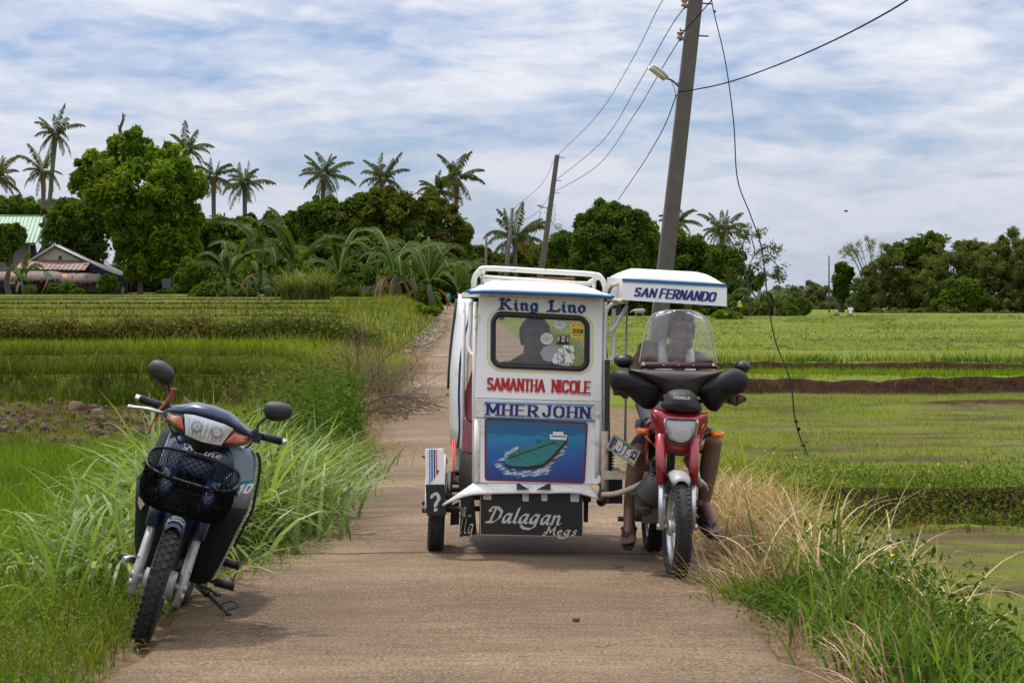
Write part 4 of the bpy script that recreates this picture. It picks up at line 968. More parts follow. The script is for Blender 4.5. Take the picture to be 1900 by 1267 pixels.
for side, (x0, y0, x1, y1) in ((-1, (1179.5, 793, 1206, 806.5)), (1, (1317, 799, 1344, 813))):
    ts = MB(); pillow(ts, rrect((x0, y0), (x1, y0 + 1), (x1 - .5, y1), (x0 + 1.5, y1 - 1), 4, 4), 11.57, .035, 5, back=.05); sg = tb(ts, 'turn_signal', AMBER)
    stk = MB(); xm = x1 + 6 if side < 0 else x0 - 6; stk.tube([at((x1 if side < 0 else x0), (y0 + y1) / 2, 11.60), at(xm, (y0 + y1) / 2, 11.58), at(1230 if side < 0 else 1300, 805, 11.55)], [.014, .017, .014], 8); tb(stk, 'signal_stalk', BLACK, sg)
# meter visor
vz = MB(); pillow(vz, sm2([(1228, 757), (1231, 742), (1238, 728), (1251, 722.5), (1268, 722), (1281, 724.5), (1291, 733), (1297, 745), (1301, 764), (1264, 767)]), 11.50, .10, 6, back=.12, cen=(1264, 748)); visor = tb(vz, 'meter_visor', mat('matt_black_plastic', (.014, .014, .016), .6, bump=.2, bscale=260))
lt = MB(); text_px(lt, list('HONDA'), (1250, 739.5), (1280, 741), 4.6, 11.395, nib=(.26, .16), gap=.3, lift=.0); tb(lt, 'maker_lettering', LABELW, visor)
# black cloth-covered wind deflector with two hand guards
GUARD = mat('black_vinyl_guard', (.006, .006, .008), .58, spec=.3, var=.3, bump=.12, bscale=25)
gu = MB(); pillow(gu, sm2([(1131.5, 701), (1135, 690), (1147, 684.5), (1170, 685), (1190, 690), (1215, 704), (1240, 722), (1236, 727), (1226, 742), (1213, 757), (1201, 759), (1190, 755), (1177, 744), (1160, 730), (1139, 724), (1133, 715)]), 11.66, .09, 9, back=.16, cen=(1185, 714), power=.5); tb(gu, 'hand_guard', GUARD)
gu = MB(); pillow(gu, sm2([(1389, 709), (1386, 696), (1376, 687), (1362, 683.5), (1340, 687), (1318, 697), (1296, 715), (1290, 728), (1299, 739), (1308, 753), (1317, 761), (1330, 763), (1340, 752), (1350, 740), (1365, 733), (1381, 726)]), 11.63, .09, 9, back=.16, cen=(1335, 717), power=.5); tb(gu, 'hand_guard', GUARD)
gu = MB(); gq = [(1164, 685), (1200, 685.5), (1264, 687), (1320, 687.5), (1350, 687), (1335, 700), (1310, 716), (1296, 735), (1264, 745), (1238, 735), (1220, 716), (1190, 700)]
pillow(gu, sm2(gq), 11.60, .05, 5, back=.03, cen=(1262, 708)); tb(gu, 'deflector_panel', mat('dark_brown_vinyl', (.022, .013, .013), .5, var=.3, bump=.12, bscale=25))
# windscreen: bent acrylic sheet in a bolted brown strip
wq = [(1185.5, 679), (1189, 655), (1193, 634), (1197.5, 614), (1203, 596), (1208, 587), (1217, 581), (1239, 575.5), (1269, 574.5), (1294, 579.5), (1305, 585), (1312, 594), (1319, 609), (1325.5, 644), (1332, 680)]
ws = MB(); rows = []
lft = [(1185.5, 679), (1189, 655), (1193, 634), (1198, 612), (1203, 597), (1209, 587), (1216, 581.5), (1226, 578), (1240, 575.5)]
rgt = [(1332, 680), (1328, 660), (1324.5, 640), (1320, 612), (1316, 600), (1311, 592), (1304, 585), (1296, 580.5), (1280, 575.5)]
for (xl, yl), (xr, yr) in zip(lft, rgt):
    row = []
    for j in range(17):
        u = j / 16; bow = 1 - (2 * u - 1) ** 2; tpl = (680 - yl) / 105
        row.append(at(xl + (xr - xl) * u, yl + (yr - yl) * u - 0 * bow, 11.68 - .06 * bow + .09 * tpl))
    rows.append(row)
ws.loft(rows, closed=False); screen = tb(ws, 'windscreen', ACRY, solid=.003)
rim = MB(); rim.tube(smooth_path([r_[0] for r_ in rows] + [rows[-1][8]] + [r_[-1] for r_ in rows[::-1]], 2), .0028, 6); tb(rim, 'screen_edge', mat('edge_acrylic', (.42, .42, .38), .3), screen)
sb = MB(); sb.loft([[q + Vector((0, -.006, dz)) for q in rows[0]] for dz in (.022, -.012)], closed=False); strip = tb(sb, 'screen_strip', mat('brown_strip', (.05, .02, .018), .5), screen, solid=.006)
bo = MB()
for j, r_ in ((1, .009), (5, .005), (8, .005), (11, .005), (15, .009)): bo.ell(rows[0][j] + Vector((0, -.012, .005)), r_, 8, 6)
bo.tube([rows[0][0] + Vector((0, -.012, -.012)), rows[0][1] + Vector((0, -.014, .018))], .004, 6); bo.tube([rows[0][16] + Vector((0, -.012, -.012)), rows[0][15] + Vector((0, -.014, .018))], .004, 6); tb(bo, 'screen_bolts', mat('brass_bolt', (.45, .36, .24), .35, metal=.7), strip)
for cx, cy, rx, ry, tilt, sx, sy in ((1156, 669, 19, 13, .08, 1180, 690), (1376.5, 680, 15, 12, -.05, 1352, 700)):
    mr = MB(); pillow(mr, [(cx + rx * cos(a) * (1 + .08 * cos(a)), cy + ry * sin(a) * (1 + .12 * sin(a + 1))) for a in [2 * pi * i / 20 for i in range(20)]], 11.78, .05, 6, back=.012); mo_ = tb(mr, 'mirror', BLACK)
    mr = MB(); mr.tube(smooth_path([at(cx + (10 if sx > cx else -4), cy + 8, 11.8), at((cx + sx) / 2, (cy + sy) / 2 + 4, 11.82), at(sx, sy + 25, 11.8)], 4), .006, 6); tb(mr, 'mirror_stem', BLACK, mo_)
hb = MB(); hb.tube(smooth_path([at(1140, 722, 11.85), at(1180, 728, 11.82), at(1235, 742, 11.75), at(1290, 745, 11.75), at(1340, 740, 11.8), at(1376, 740, 11.84)], 4), .012, 8); hb.tube([at(1352, 740, 11.81), at(1379, 740, 11.85)], .017, 10); hb.ell(at(1379.5, 739.5, 11.84), .018, 10, 8); tb(hb, 'handlebar', BLACK)
# tank, seat, engine, pegs, exhaust
tk = MB(); rows = []
for y, w_, zt, zb in ((.42, .05, .80, .70), (.5, .11, .86, .66), (.62, .135, .88, .64), (.75, .12, .85, .64), (.82, .08, .80, .66)):
    rows.append([ml(w_ * cos(a), y, (zt + zb) / 2 + (zt - zb) / 2 * sin(a)) for a in [2 * pi * i / 14 for i in range(14)]])
tk.loft(rows); tb(tk, 'fuel_tank', REDP)
for s_ in (-1, 1): sh = MB(); sh.prism([ml(s_ * .115, .36, .80), ml(s_ * .13, .42, .62), ml(s_ * .12, .52, .55), ml(s_ * .10, .62, .60), ml(s_ * .11, .6, .78)], (s_ * .012, 0, 0)); tb(sh, 'tank_shroud', REDP, bevel=.004)
st_ = MB(); st_.box(ml(0, 1.05, .77), (.24, .62, .10), (R(-3), 0, 0)); tb(st_, 'rider_seat', BLACK, bevel=.035)
en = MB(); en.box(ml(-.02, .58, .36), (.24, .32, .20)); en.tube([ml(-.17, .60, .35), ml(.13, .60, .35)], .10, 18); en.tube([ml(-.12, .45, .40), ml(-.03, .40, .52)], .085, 16)
for i in range(6): en.box(ml(-.01, .44 - i * .006, .43 + i * .022), (.19, .17, .007), (R(-15), 0, 0))
en.box(ml(-.155, .47, .37), (.06, .10, .12)); en.box(ml(-.16, .42, .425), (.11, .02, .02)); en.tube([ml(-.14, .44, .33), ml(-.14, .42, .37)], .05, 12)
tb(en, 'engine', mat('engine_metal', (.10, .095, .09), .5, metal=.5, var=.4, dirt=(.07, .05, .035), dirt_amt=.4), bevel=.006)
ex_ = MB(); ex_.tube(smooth_path([ml(.04, .38, .46), ml(.07, .30, .36), ml(.10, .40, .22), ml(.13, .7, .2), ml(.15, 1.0, .24), ml(.16, 1.4, .33)], 5), [.02] * 16 + [.03, .04, .045, .045, .045, .045, .045, .045, .04, .03][:10], 10); tb(ex_, 'exhaust', DARK)
fm = MB(); fm.tube([ml(0, .28, .86), ml(0, .36, .6), ml(0, .46, .3), ml(0, .9, .25)], .024, 8); fm.tube([ml(0, .3, .82), ml(0, .9, .72), ml(0, 1.5, .78)], .024, 8); fm.tube([ml(-.09, .7, .3), ml(-.09, 1.2, .29)], .02, 8); fm.tube([ml(.09, .7, .3), ml(.09, 1.2, .29)], .02, 8); tb(fm, 'frame', BLACK)
pg = MB(); pg.tube([ml(-.26, .68, .255), ml(.24, .68, .255)], .014, 8); pg.tube([ml(.13, .68, .255), ml(.25, .67, .255)], .018, 8); pg.tube([ml(.12, .55, .26), ml(.17, .42, .30)], .008, 6); tb(pg, 'foot_peg', BLACK)
pg = MB(); pg.tube(smooth_path([ml(.11, .42, .53), ml(.16, .4, .515), ml(.20, .42, .48), ml(.22, .47, .45)], 4), .012, 8); pg.tube([ml(.1, .06, .6), ml(.13, .09, .50)], .016, 8); tb(pg, 'crash_bar', ALU)
pg = MB(); pg.tube([ml(.15, .55, .36), ml(.21, .55, .365)], .02, 8); tb(pg, 'kick_lever', DARK)
for o in list(trike.children): o.matrix_parent_inverse = trike.matrix_basis.inverted()

# ================================================================= PARKED MOTORCYCLE (left)
S0 = at(263, 1190, 9.29)
sco = empty('parked_motorcycle', (S0.x, S0.y, S0.z), 'dark blue underbone motorcycle with a black wire basket, leaning on its side stand', 'motorcycle')
SM = Matrix.Translation(S0) @ Matrix.Rotation(R(1.5), 4, 'Z') @ Matrix.Rotation(R(15.6), 4, 'Y') @ Matrix.Scale(.972, 4)
STEER = SM @ Matrix.Translation((0, .12, .5)) @ Matrix.Rotation(R(-25), 4, 'X') @ Matrix.Rotation(R(4), 4, 'Z') @ Matrix.Rotation(R(25), 4, 'X') @ Matrix.Translation((0, -.12, -.5))
def sl_(x, y, z): return SM @ Vector((x, y, z))
def ss_(x, y, z): return STEER @ Vector((x, y, z))
def sb_(mb, name, mats, parent=None, bevel=0.0, label=None, **k):
    o = mb.build(name, mats, parent or sco, bevel, **k)
    if parent is None: o.matrix_parent_inverse = sco.matrix_basis.inverted()
    if label: o['label'] = label
    return o
BLUEP = mat('navy_metallic_paint', (.007, .018, .062), .3, var=.2, metal=.1, coat=.35, dirt=(.05, .05, .05), dirt_amt=.1)
BLUED = mat('dark_navy_plastic', (.004, .006, .011), .5, var=.3, spec=.25)
GREYB = mat('grey_blue_panel', (.20, .27, .33), .3, var=.15, coat=.3)
RS = .285
fw = make_wheel(sco, 'front_wheel', STEER @ Matrix.Translation((0, 0, RS)), RS, .092, knobs=44); rw = make_wheel(sco, 'rear_wheel', SM @ Matrix.Translation((0, 1.2, RS)), RS, .095, knobs=44)
for o in (fw, rw): o.matrix_parent_inverse = sco.matrix_basis.inverted()
FORKM = mat('worn_fork_alloy', (.33, .32, .30), .5, metal=.5, var=.25, dirt=(.16, .12, .08), dirt_amt=.4, dirt_scale=18)
for s_ in (-1, 1):
    fk = MB(); fk.tube([ss_(s_ * .105, -.025, .20), ss_(s_ * .105, .01, .30), ss_(s_ * .105, .105, .58)], [.018, .023, .022], 12)
    fk.tube([ss_(s_ * .06, 0, RS), ss_(s_ * .132, 0, RS)], .017, 10); fk.tube([ss_(s_ * .105, -.015, .25), ss_(s_ * .13, -.015, .25)], .018, 10); fk.tube([ss_(s_ * .105, .02, .36), ss_(s_ * .128, .02, .37)], .010, 8)
    lg = sb_(fk, 'fork_leg', FORKM)
    fk = MB(); rows = []
    for y, z, wx, wy in ((.085, .53, .034, .036), (.105, .60, .040, .045), (.14, .70, .042, .06), (.17, .78, .035, .06)):
        rows.append([ss_(s_ * .105 + wx * cos(a), y + wy * sin(a), z - (.02 if z < .55 and abs(cos(a)) > .5 else 0)) for a in [2 * pi * i / 12 for i in range(12)]])
    fk.loft(rows); sb_(fk, 'fork_cover', BLUEP, lg)
hb_ = MB(); hb_.tube([ss_(-.07, 0, RS), ss_(.07, 0, RS)], .05, 16); hb_.tube([ss_(.03, 0, RS), ss_(.075, 0, RS)], .065, 18); sb_(hb_, 'drum_brake', FORKM)
fd = MB(); rows = []
for i in range(12):
    a = R(62 + i * 11); r_ = RS + .032; wd_ = (.036, .045, .05)[min(i, 2)]
    rows.append([ss_(u * wd_, -r_ * cos(a), RS + r_ * sin(a) - .034 * abs(u) ** 3) for u in (-1, -.8, -.4, 0, .4, .8, 1)])
fd.loft(rows, closed=False); fen = sb_(fd, 'front_fender', BLUEP, solid=.005)
fs = MB(); a0 = R(70)
def fpt(u, da): a = a0 + da; r_ = RS + .036; return ss_(u * .048, -r_ * cos(a), RS + r_ * sin(a) - .034 * abs(u) ** 3)
fs.loft([[fpt(u, R(t)) for u in (-.85, -.4, 0, .4, .85)] for t in (0, 6, 12)], closed=False); stick = sb_(fs, 'fender_sticker', mat('pale_blue_sticker', (.22, .28, .40), .45, var=.3, scale=60), fen)
fs2 = MB(); o_ = fpt(-.72, R(5)); e_ = (fpt(.7, R(5)) - o_); lettering(fs2, list('GASOLINE'), o_ + Vector((0, -.004, 0)), e_.normalized(), (fpt(0, R(10)) - fpt(0, R(5))).normalized(), .020, e_.length, nib=(.2, .15), gap=.2, lift=.003); sb_(fs2, 'sticker_lettering', BLK2, fen)
fs2 = MB(); fs2.loft([[fpt(u, R(t)) + Vector((0, -.003, 0)) for u in (-.7, -.3, 0, .3, .7)] for t in (.5, 3.6)], closed=False); sb_(fs2, 'sticker_yellow_band', mat('worn_yellow', (.5, .45, .2), .5, var=.5, scale=90), fen)
# front cover + leg shield (one moulded body), loft of half-profiles from the top down
def shell(rows_, n=17):
    """rows: (z, yc (front), half width, y edge (rear)) -> U section open to the back"""
    out = []
    for z, yc, hw, ye, sq in rows_:
        r_ = []
        for j in range(n):
            t = -1 + 2 * j / (n - 1); r_.append(sl_(hw * math.copysign(abs(t) ** sq, t), yc + (ye - yc) * abs(t) ** 2.4, z))
        out.append(r_)
    return out
fc = MB(); cv = shell([(.935, .26, .09, .34, .9), (.925, .215, .145, .33, .9), (.89, .185, .175, .33, .85), (.82, .165, .19, .33, .85), (.74, .165, .185, .33, .85), (.66, .19, .165, .34, .9), (.58, .24, .12, .36, 1)])
fc.loft(cv, closed=False); cover = sb_(fc, 'front_cover', BLUEP, solid=.006)
for s_ in (-1, 1):
    lsd = MB(); rows = []
    for z, xi, xo, yi, yo in ((.955, .075, .17, .30, .36), (.94, .10, .225, .30, .38), (.90, .12, .25, .29, .40), (.82, .15, .265, .29, .42), (.74, .16, .27, .30, .43), (.66, .15, .275, .33, .45), (.56, .10, .255, .38, .47), (.46, .05, .235, .42, .50), (.36, .03, .215, .45, .53), (.28, .06, .19, .48, .56), (.24, .10, .16, .52, .58)):
        xo = xo if (s_ > 0 or z < .7) else xo * .86
        rows.append([sl_(s_ * (xi + (xo - xi) * u), yi + (yo - yi) * u ** 1.5 - .02 * sin(pi * u), z) for u in [i / 7 for i in range(8)]])
    lsd.loft(rows[5:], closed=False, mi=0); lsd.loft(rows[:6], closed=False, mi=1 if s_ > 0 else 0)
    ls = sb_(lsd, 'leg_shield', [BLUED, GREYB], solid=.006)
    if s_ > 0:
        tr2 = MB(); tr2.tube([q + Vector((0, -.004, 0)) for q in smooth_path([r_[7] for r_ in rows[:10]], 3)], .006, 6); sb_(tr2, 'pale_trim', SILVER, ls)
        tr3 = MB(); tr3.tube([q + Vector((.012, .05, -.01)) for q in smooth_path([r_[7] for r_ in rows[1:8]], 3)], [.007] * 19, 8); sb_(tr3, 'shield_edge', BLACK, ls)
    else:
        tr2 = MB(); tr2.tube([sl_(-.155, .262, .93), sl_(-.16, .235, .86), sl_(-.165, .225, .76)], .008, 6, flat=.5); sb_(tr2, 'pale_trim', SILVER, ls)
        tr2 = MB(); tr2.prism([sl_(-.243, .440, .58), sl_(-.20, .42, .56), sl_(-.215, .43, .52), sl_(-.238, .452, .545)], SM.to_3x3() @ Vector((0, -.012, 0))); sb_(tr2, 'tape_patch', mat('old_tape', (.42, .34, .2), .6), ls)
bl_ = MB(); bl_.loft(shell([(.60, .26, .10, .38, 1), (.45, .36, .12, .48, 1), (.30, .44, .12, .52, 1), (.25, .5, .08, .55, 1)], 9), closed=False); sb_(bl_, 'lower_cover', BLUED, solid=.006)
# lettering and decals on the cover: on its own curved skin
def cpt(u, z):  # u in -1..1 across, on the cover
    k = 0
    zs = [.935, .925, .89, .82, .74, .66, .58]
    for k in range(6):
        if zs[k] >= z >= zs[k + 1]: break
    t = (zs[k] - z) / (zs[k] - zs[k + 1]); j = (u + 1) / 2 * 16; j0 = min(15, int(j)); f = j - j0
    a = cv[k][j0].lerp(cv[k][j0 + 1], f); b = cv[k + 1][j0].lerp(cv[k + 1][j0 + 1], f)
    return a.lerp(b, t)
FN = (SM.to_3x3() @ Vector((0, -1, .25))).normalized()
def curve_text(mb, keys, u0, u1, z, hgt, **k):
    gap = k.get('gap', .2); tot_ = sum(CAPS[g][1] for g in keys) + gap * (len(keys) - 1); x_ = 0
    for g in keys:  # each letter lies on its own piece of the curved cover
        a = cpt(u0 + (u1 - u0) * x_ / tot_, z); b = cpt(u0 + (u1 - u0) * (x_ + CAPS[g][1]) / tot_, z); x_ += CAPS[g][1] + gap; lettering(mb, [g], a + FN * .007, b - a, cpt((u0 + u1) / 2, z + .015) - cpt((u0 + u1) / 2, z), hgt, (b - a).length, **k)
lt = MB(); curve_text(lt, list('HONDA'), -.16, .34, .908, .016, nib=(.26, .16), gap=.3, lift=.002); sb_(lt, 'maker_lettering', LABELW, cover)
lt = MB(); curve_text(lt, ['cM', 'ca', 'cn', 'ce'], -.26, .52, .876, .026, nib=(.3, .1), gap=.1, slant=.3, lift=.002)
o_ = [cpt(-.40 + 1.0 * u, .902 - .004 * u) + FN * .006 for u in [i / 8 for i in range(9)]]; lt.tube(o_, [.001, .003, .003, .003, .0025, .002, .002, .0015, .0005], 5); o_ = [cpt(-.40 + .2 * u, .902 - .03 * u) + FN * .006 for u in [i / 4 for i in range(5)]]; lt.tube(o_, .003, 5)
sb_(lt, 'model_lettering', LABELW, cover)
CY = mat('turquoise_decal', (.01, .28, .36), .4, var=.3, scale=70); PK = mat('red_decal', (.55, .05, .04), .45)
dc = MB()
def decal(pts, mi, l=.0055): dc.add([cpt(u, z) + FN * l for u, z in pts], [list(range(len(pts)))], mi, False)
for i in range(5): decal([(.50 + i * .09, .68 + i * .006), (.58 + i * .09, .68 + i * .006), (.68 + i * .07, .80 - abs(i - 2) * .012), (.62 + i * .07, .80 - abs(i - 2) * .012)], 0)
decal([(.55, .70), (.93, .76), (.97, .785), (.6, .73)], 1, .0075); decal([(.75, .79), (.95, .80), (.97, .82), (.85, .82)], 2, .0075)
sb_(dc, 'side_decal', [CY, PK, LABELW], cover)
lt = MB(); p_ = sl_(.185, .225, .735); lettering(lt, list('110'), p_, (SM.to_3x3() @ Vector((.9, .45, .28))), (SM.to_3x3() @ Vector((0, 0, 1))), .038, .085, nib=(.3, .2), gap=.3, slant=.3, lift=.02); sb_(lt, 'displacement_number', LABELW, cover)
nb_ = MB(); nb_.add([p_ + SM.to_3x3() @ Vector(v) for v in ((-.05, -.006, -.015), (.085, .035, .045), (.088, .034, .085), (-.02, -.01, .035))], [(0, 1, 2, 3)], 0, False); sb_(nb_, 'decal_swoosh', CY, cover)
# basket: wire rim, ribs and netting
WIRE = mat('black_wire', (.008, .008, .008), .55); NETM = mat('black_netting', (.007, .007, .007), .95, spec=.04)
bk_ = MB()
def bring(z, hw, yf, yb, n=28):
    out = []
    for i in range(n):
        a = 2 * pi * i / n; x = hw * math.copysign(abs(cos(a)) ** .62, cos(a)); y = (yf + yb) / 2 + (yf - yb) / 2 * -1 * math.copysign(abs(sin(a)) ** .62, sin(a)) * -1
        out.append((x, y, z))
    return out
lv = [(.850, .215, -.12, .155), (.83, .215, -.118, .155), (.79, .213, -.112, .155), (.755, .208, -.105, .155), (.715, .198, -.095, .15), (.70, .18, -.08, .14)]
def slope(p): return ss_(p[0], p[1] - .0, p[2] - .10 * (-(p[1] - .155) / .275) + (.02 if p[2] > .82 else 0))
rg_ = [[slope(p) for p in bring(*l)] for l in lv]
bk_.tube(rg_[0], .0062, 7, closed=True); bk_.tube(rg_[5], .005, 6, closed=True)
basket = sb_(bk_, 'basket', WIRE, label='black wire basket on the front of the parked motorcycle')
net = MB()
NN = 64; LV = 20
def gp(i, k):
    t = k / LV * 5; k0 = min(4, int(t)); f = t - k0; j = i / NN * 28; j0 = int(j) % 28; g_ = j - int(j)
    a = rg_[k0][j0].lerp(rg_[k0][(j0 + 1) % 28], g_); b = rg_[k0 + 1][j0].lerp(rg_[k0 + 1][(j0 + 1) % 28], g_); return a.lerp(b, f)
rnd = random.Random(5)
for i in range(NN):
    for dr_ in (1, -1):
        net.tube([gp((i + dr_ * k * .5) % NN, k) for k in range(LV + 1)], .0016, 3, cap=False)
for i in range(-17, 18):   # floor wires
    for dy in (0,):
        x = i * .009; net.tube([slope((x, -.09, .705)), slope((x, .145, .705))], .0016, 3, cap=False)
for i in range(14): y = -.085 + i * .017; net.tube([slope((-.16, y, .705)), slope((.16, y, .705))], .0016, 3, cap=False)
sb_(net, 'netting', NETM, basket)
sag = MB(); rnd = random.Random(8)   # bundled loose net along the lower half and the back rim
for i in range(3000):
    a = rnd.random(); k = LV * (.46 + .56 * rnd.random() ** .8)
    p0 = gp(a * NN, min(LV, k)); d_ = Vector((rnd.gauss(0, 1), rnd.gauss(0, 1), rnd.gauss(0, .7)))
    nn = (p0 - slope((0, .02, .76))).normalized(); d_ = (d_ - nn * d_.dot(nn)).normalized(); o_ = nn * rnd.uniform(-.006, .005)
    sag.tube([p0 + o_ - d_ * .012, p0 + o_ + Vector((0, 0, rnd.uniform(-.004, .004))) + nn * .002, p0 + o_ + d_ * .012], rnd.uniform(.0012, .0024), 3, cap=False)
for i in range(260):
    a = .05 + .4 * rnd.random(); p0 = gp((a * NN) % NN, rnd.random() * 4); d_ = Vector((rnd.gauss(0, 1), rnd.gauss(0, 1), rnd.gauss(0, .7))).normalized()
    sag.tube([p0, p0 + d_ * .012 + Vector((0, 0, .012)), p0 + d_ * .028], rnd.uniform(.0012, .0025), 4, cap=False)
sb_(sag, 'loose_net', NETM, basket)
br = MB(); br.tube([ss_(-.1, .16, .68), ss_(-.1, .22, .80)], .006, 6); br.tube([ss_(.1, .16, .68), ss_(.1, .22, .80)], .006, 6); sb_(br, 'basket_bracket', WIRE, basket)
# handlebar cowl with headlight and signals
def hcp(x, z, y): return ss_(x, y, z)
HB = lambda x: .075 * 0 + .0
ZC = 1.02
cwl = MB(); rows = []
for x, zb, zt, yf, yr in ((-.215, .995, 1.035, .20, .29), (-.19, .975, 1.05, .16, .31), (-.14, .952, 1.075, .115, .33), (-.08, .938, 1.105, .09, .34), (0, .93, 1.112, .082, .345), (.08, .938, 1.105, .09, .34), (.14, .952, 1.075, .115, .33), (.19, .975, 1.05, .16, .31), (.215, .995, 1.035, .20, .29)):
    zm = (zb + zt) / 2; prof = [(yr, zb + .01), (yf + .05, zb), (yf + .012, zb + .012), (yf, zb + .03), (yf + .005, zb + (zt - zb) * .62), (yf + .012, zb + (zt - zb) * .70), (yf - .012, zb + (zt - zb) * .74), (yf + .03, zt - .008), (yf + .09, zt), (yr - .03, zt - .01), (yr, zt - .03)]
    rows.append([ss_(x, y, z) for y, z in prof])
cwl.loft(rows); cowl = sb_(cwl, 'handlebar_cowl', BLUEP)
def hface(x, f):  # point on the lamp face, f 0 bottom..1 top
    xs = [-.215, -.19, -.14, -.08, 0, .08, .14, .19, .215]; zb_ = [.995, .975, .952, .938, .93, .938, .952, .975, .995]; zt_ = [1.035, 1.05, 1.075, 1.105, 1.112, 1.105, 1.075, 1.05, 1.035]; yf_ = [.20, .16, .115, .09, .082, .09, .115, .16, .20]
    zb, zt, yf = (float(np.interp(x, xs, v)) for v in (zb_, zt_, yf_))
    return ss_(x, yf - .006, zb + .014 + ((zt - zb) * .68 - .014) * f)
def lens_patch(x0, x1, f0=0.0, f1=1.0, s0=0, s1=0, nx_=10, nz_=6, out_=.0, bul=.014):
    rows = []
    for j in range(nz_ + 1):
        f = j / nz_; row = []
        for i in range(nx_ + 1):
            u = i / nx_; x = (x0 + s0 * f) * (1 - u) + (x1 + s1 * f) * u
            q = hface(x, f0 + (f1 - f0) * f); q = q + (STEER.to_3x3() @ Vector((0, -1, 0))) * (out_ + bul * (1 - (2 * u - 1) ** 4) * (1 - (2 * f - 1) ** 4)); row.append(q)
        rows.append(row)
    return rows
hlm = MB(); hlm.loft(lens_patch(-.085, .085, s0=-.033, s1=.033, bul=.004), closed=False); lamp = sb_(hlm, 'headlight', REFL)
rc = MB()
for x in (-.045, .05):
    c = hface(x, .55) + STEER.to_3x3() @ Vector((0, -.011, 0)); ax_ = (STEER.to_3x3() @ Vector((0, -1, .15))).normalized()
    for r0, dd in ((.026, 0), (.015, .003), (.009, .006)): rc.tube([c + ax_ * dd, c + ax_ * (dd + .004)], [r0, r0 * .85], 16, mi=0 if r0 != .015 else 1)
for i in range(14): a, b = lens_patch(-.085, .085, s0=-.033, s1=.033, bul=.006)[1:6:4]; u = int(i / 14 * 10); rc.tube([a[u], b[u]], .0014, 4, 0)
sb_(rc, 'bulb_ring', [mat('lamp_grey', (.3, .3, .31), .3, metal=.5), CHROME], lamp)
hlm = MB(); hlm.loft(lens_patch(-.087, .087, s0=-.033, s1=.033, bul=.016, out_=.004), closed=False); sb_(hlm, 'headlight_lens', LENS, lamp)
for s_ in (-1, 1):
    tsg = MB(); x0, x1 = (-.190, -.126) if s_ < 0 else (.126, .190); tsg.loft(lens_patch(x0 if s_ < 0 else x0 - .032, x1 if s_ > 0 else x1 + .032, s0=.032 if s_ > 0 else 0, s1=-.032 if s_ < 0 else 0, f0=.1 , f1=.86, bul=.008, nx_=8), closed=False); sg = sb_(tsg, 'turn_signal', mat('orange_lens', (.42, .10, .03), .2, var=.8, scale=50, coat=.5), solid=.004)
    tsg = MB()
    for i in range(4):
        rws = lens_patch(x0, x1, f0=.2, f1=.9, bul=.010, nx_=8); tsg.tube([rws[1 + i][2], rws[1 + i][6]], .0022, 4)
    sb_(tsg, 'lens_ribs', mat('pale_lens', (.75, .6, .5), .3), sg)
nk = MB(); nk.loft([[ss_(wx * cos(a), .25 + wy * sin(a), z) for a in [2 * pi * i / 14 for i in range(14)]] for z, wx, wy in ((.945, .10, .09), (.93, .085, .08), (.88, .08, .08))]); sb_(nk, 'steering_neck', BLACK)
for s_ in (-1, 1):
    gr_ = MB(); gr_.tube([ss_(s_ * .18, .27, 1.02), ss_(s_ * .235, .30, 1.03)], .020, 10); gr_.box(ss_(s_ * .225, .29, 1.02), (.05, .06, .05), STEER.to_3x3()); gr_.tube([ss_(s_ * .235, .30, 1.03), ss_(s_ * .345, .335, 1.03)], .0175, 12)
    for i in range(9): gr_.tube([ss_(s_ * (.25 + i * .0105), .3005 + i * .0034, 1.03), ss_(s_ * (.254 + i * .0105), .302 + i * .0034, 1.03)], .0192, 12)
    grip = sb_(gr_, 'handle_grip', BLACK)
    gr_ = MB(); gr_.tube([ss_(s_ * .345, .335, 1.03), ss_(s_ * .352, .337, 1.03), ss_(s_ * .366, .341, 1.03)], [.017, .0135, .0165], 12); sb_(gr_, 'bar_end', CHROME, grip)
    mm = MB(); 
    c = ss_(s_ * .318 - (.03 if s_ > 0 else -.035), .27, 1.185 + (.0 if s_ < 0 else -.02)); Mx = STEER.to_3x3() @ Euler((R(8), R(-12 if s_ > 0 else 24), R(6 * s_))).to_matrix()
    rows = []
    for dd, sc in ((.012, .86), (.010, .97), (.0, 1.0), (-.014, .97), (-.028, .85), (-.038, .6), (-.043, .25)):
        rows.append([c + Mx @ Vector((.068 * sc * math.copysign(abs(cos(a)) ** .8, cos(a)) * (1 + .12 * sin(a) * s_), dd, .046 * sc * math.copysign(abs(sin(a)) ** .85, sin(a)) * (1 + .1 * cos(a) * -s_))) for a in [2 * pi * i / 22 for i in range(22)]])
    mm.loft(rows); mir = sb_(mm, 'mirror', mat('matt_black_mirror', (.012, .012, .013), .5, bump=.25, bscale=400))
    mm = MB(); mm.tube(smooth_path([ss_(s_ * .215, .29, 1.035), ss_(s_ * .218, .285, 1.075), ss_(s_ * .235, .28, 1.11 if s_ > 0 else 1.14), c + Mx @ Vector((-.04 * s_, 0, -.03))], 5), .0062, 8); mm.tube([ss_(s_ * .215, .29, 1.03), ss_(s_ * .215, .29, 1.06)], .012, 8); sb_(mm, 'mirror_stem', BLACK, mir)
lv_ = MB(); lv_.tube(smooth_path([ss_(-.205, .25, 1.005), ss_(-.25, .235, 1.005), ss_(-.31, .245, 1.0), ss_(-.375, .275, .985)], 4), [.008] * 8 + [.007, .006, .006, .006, .010], 8); lv_.ell(ss_(-.377, .276, .984), .011, 8, 6); sb_(lv_, 'brake_lever', ALU)
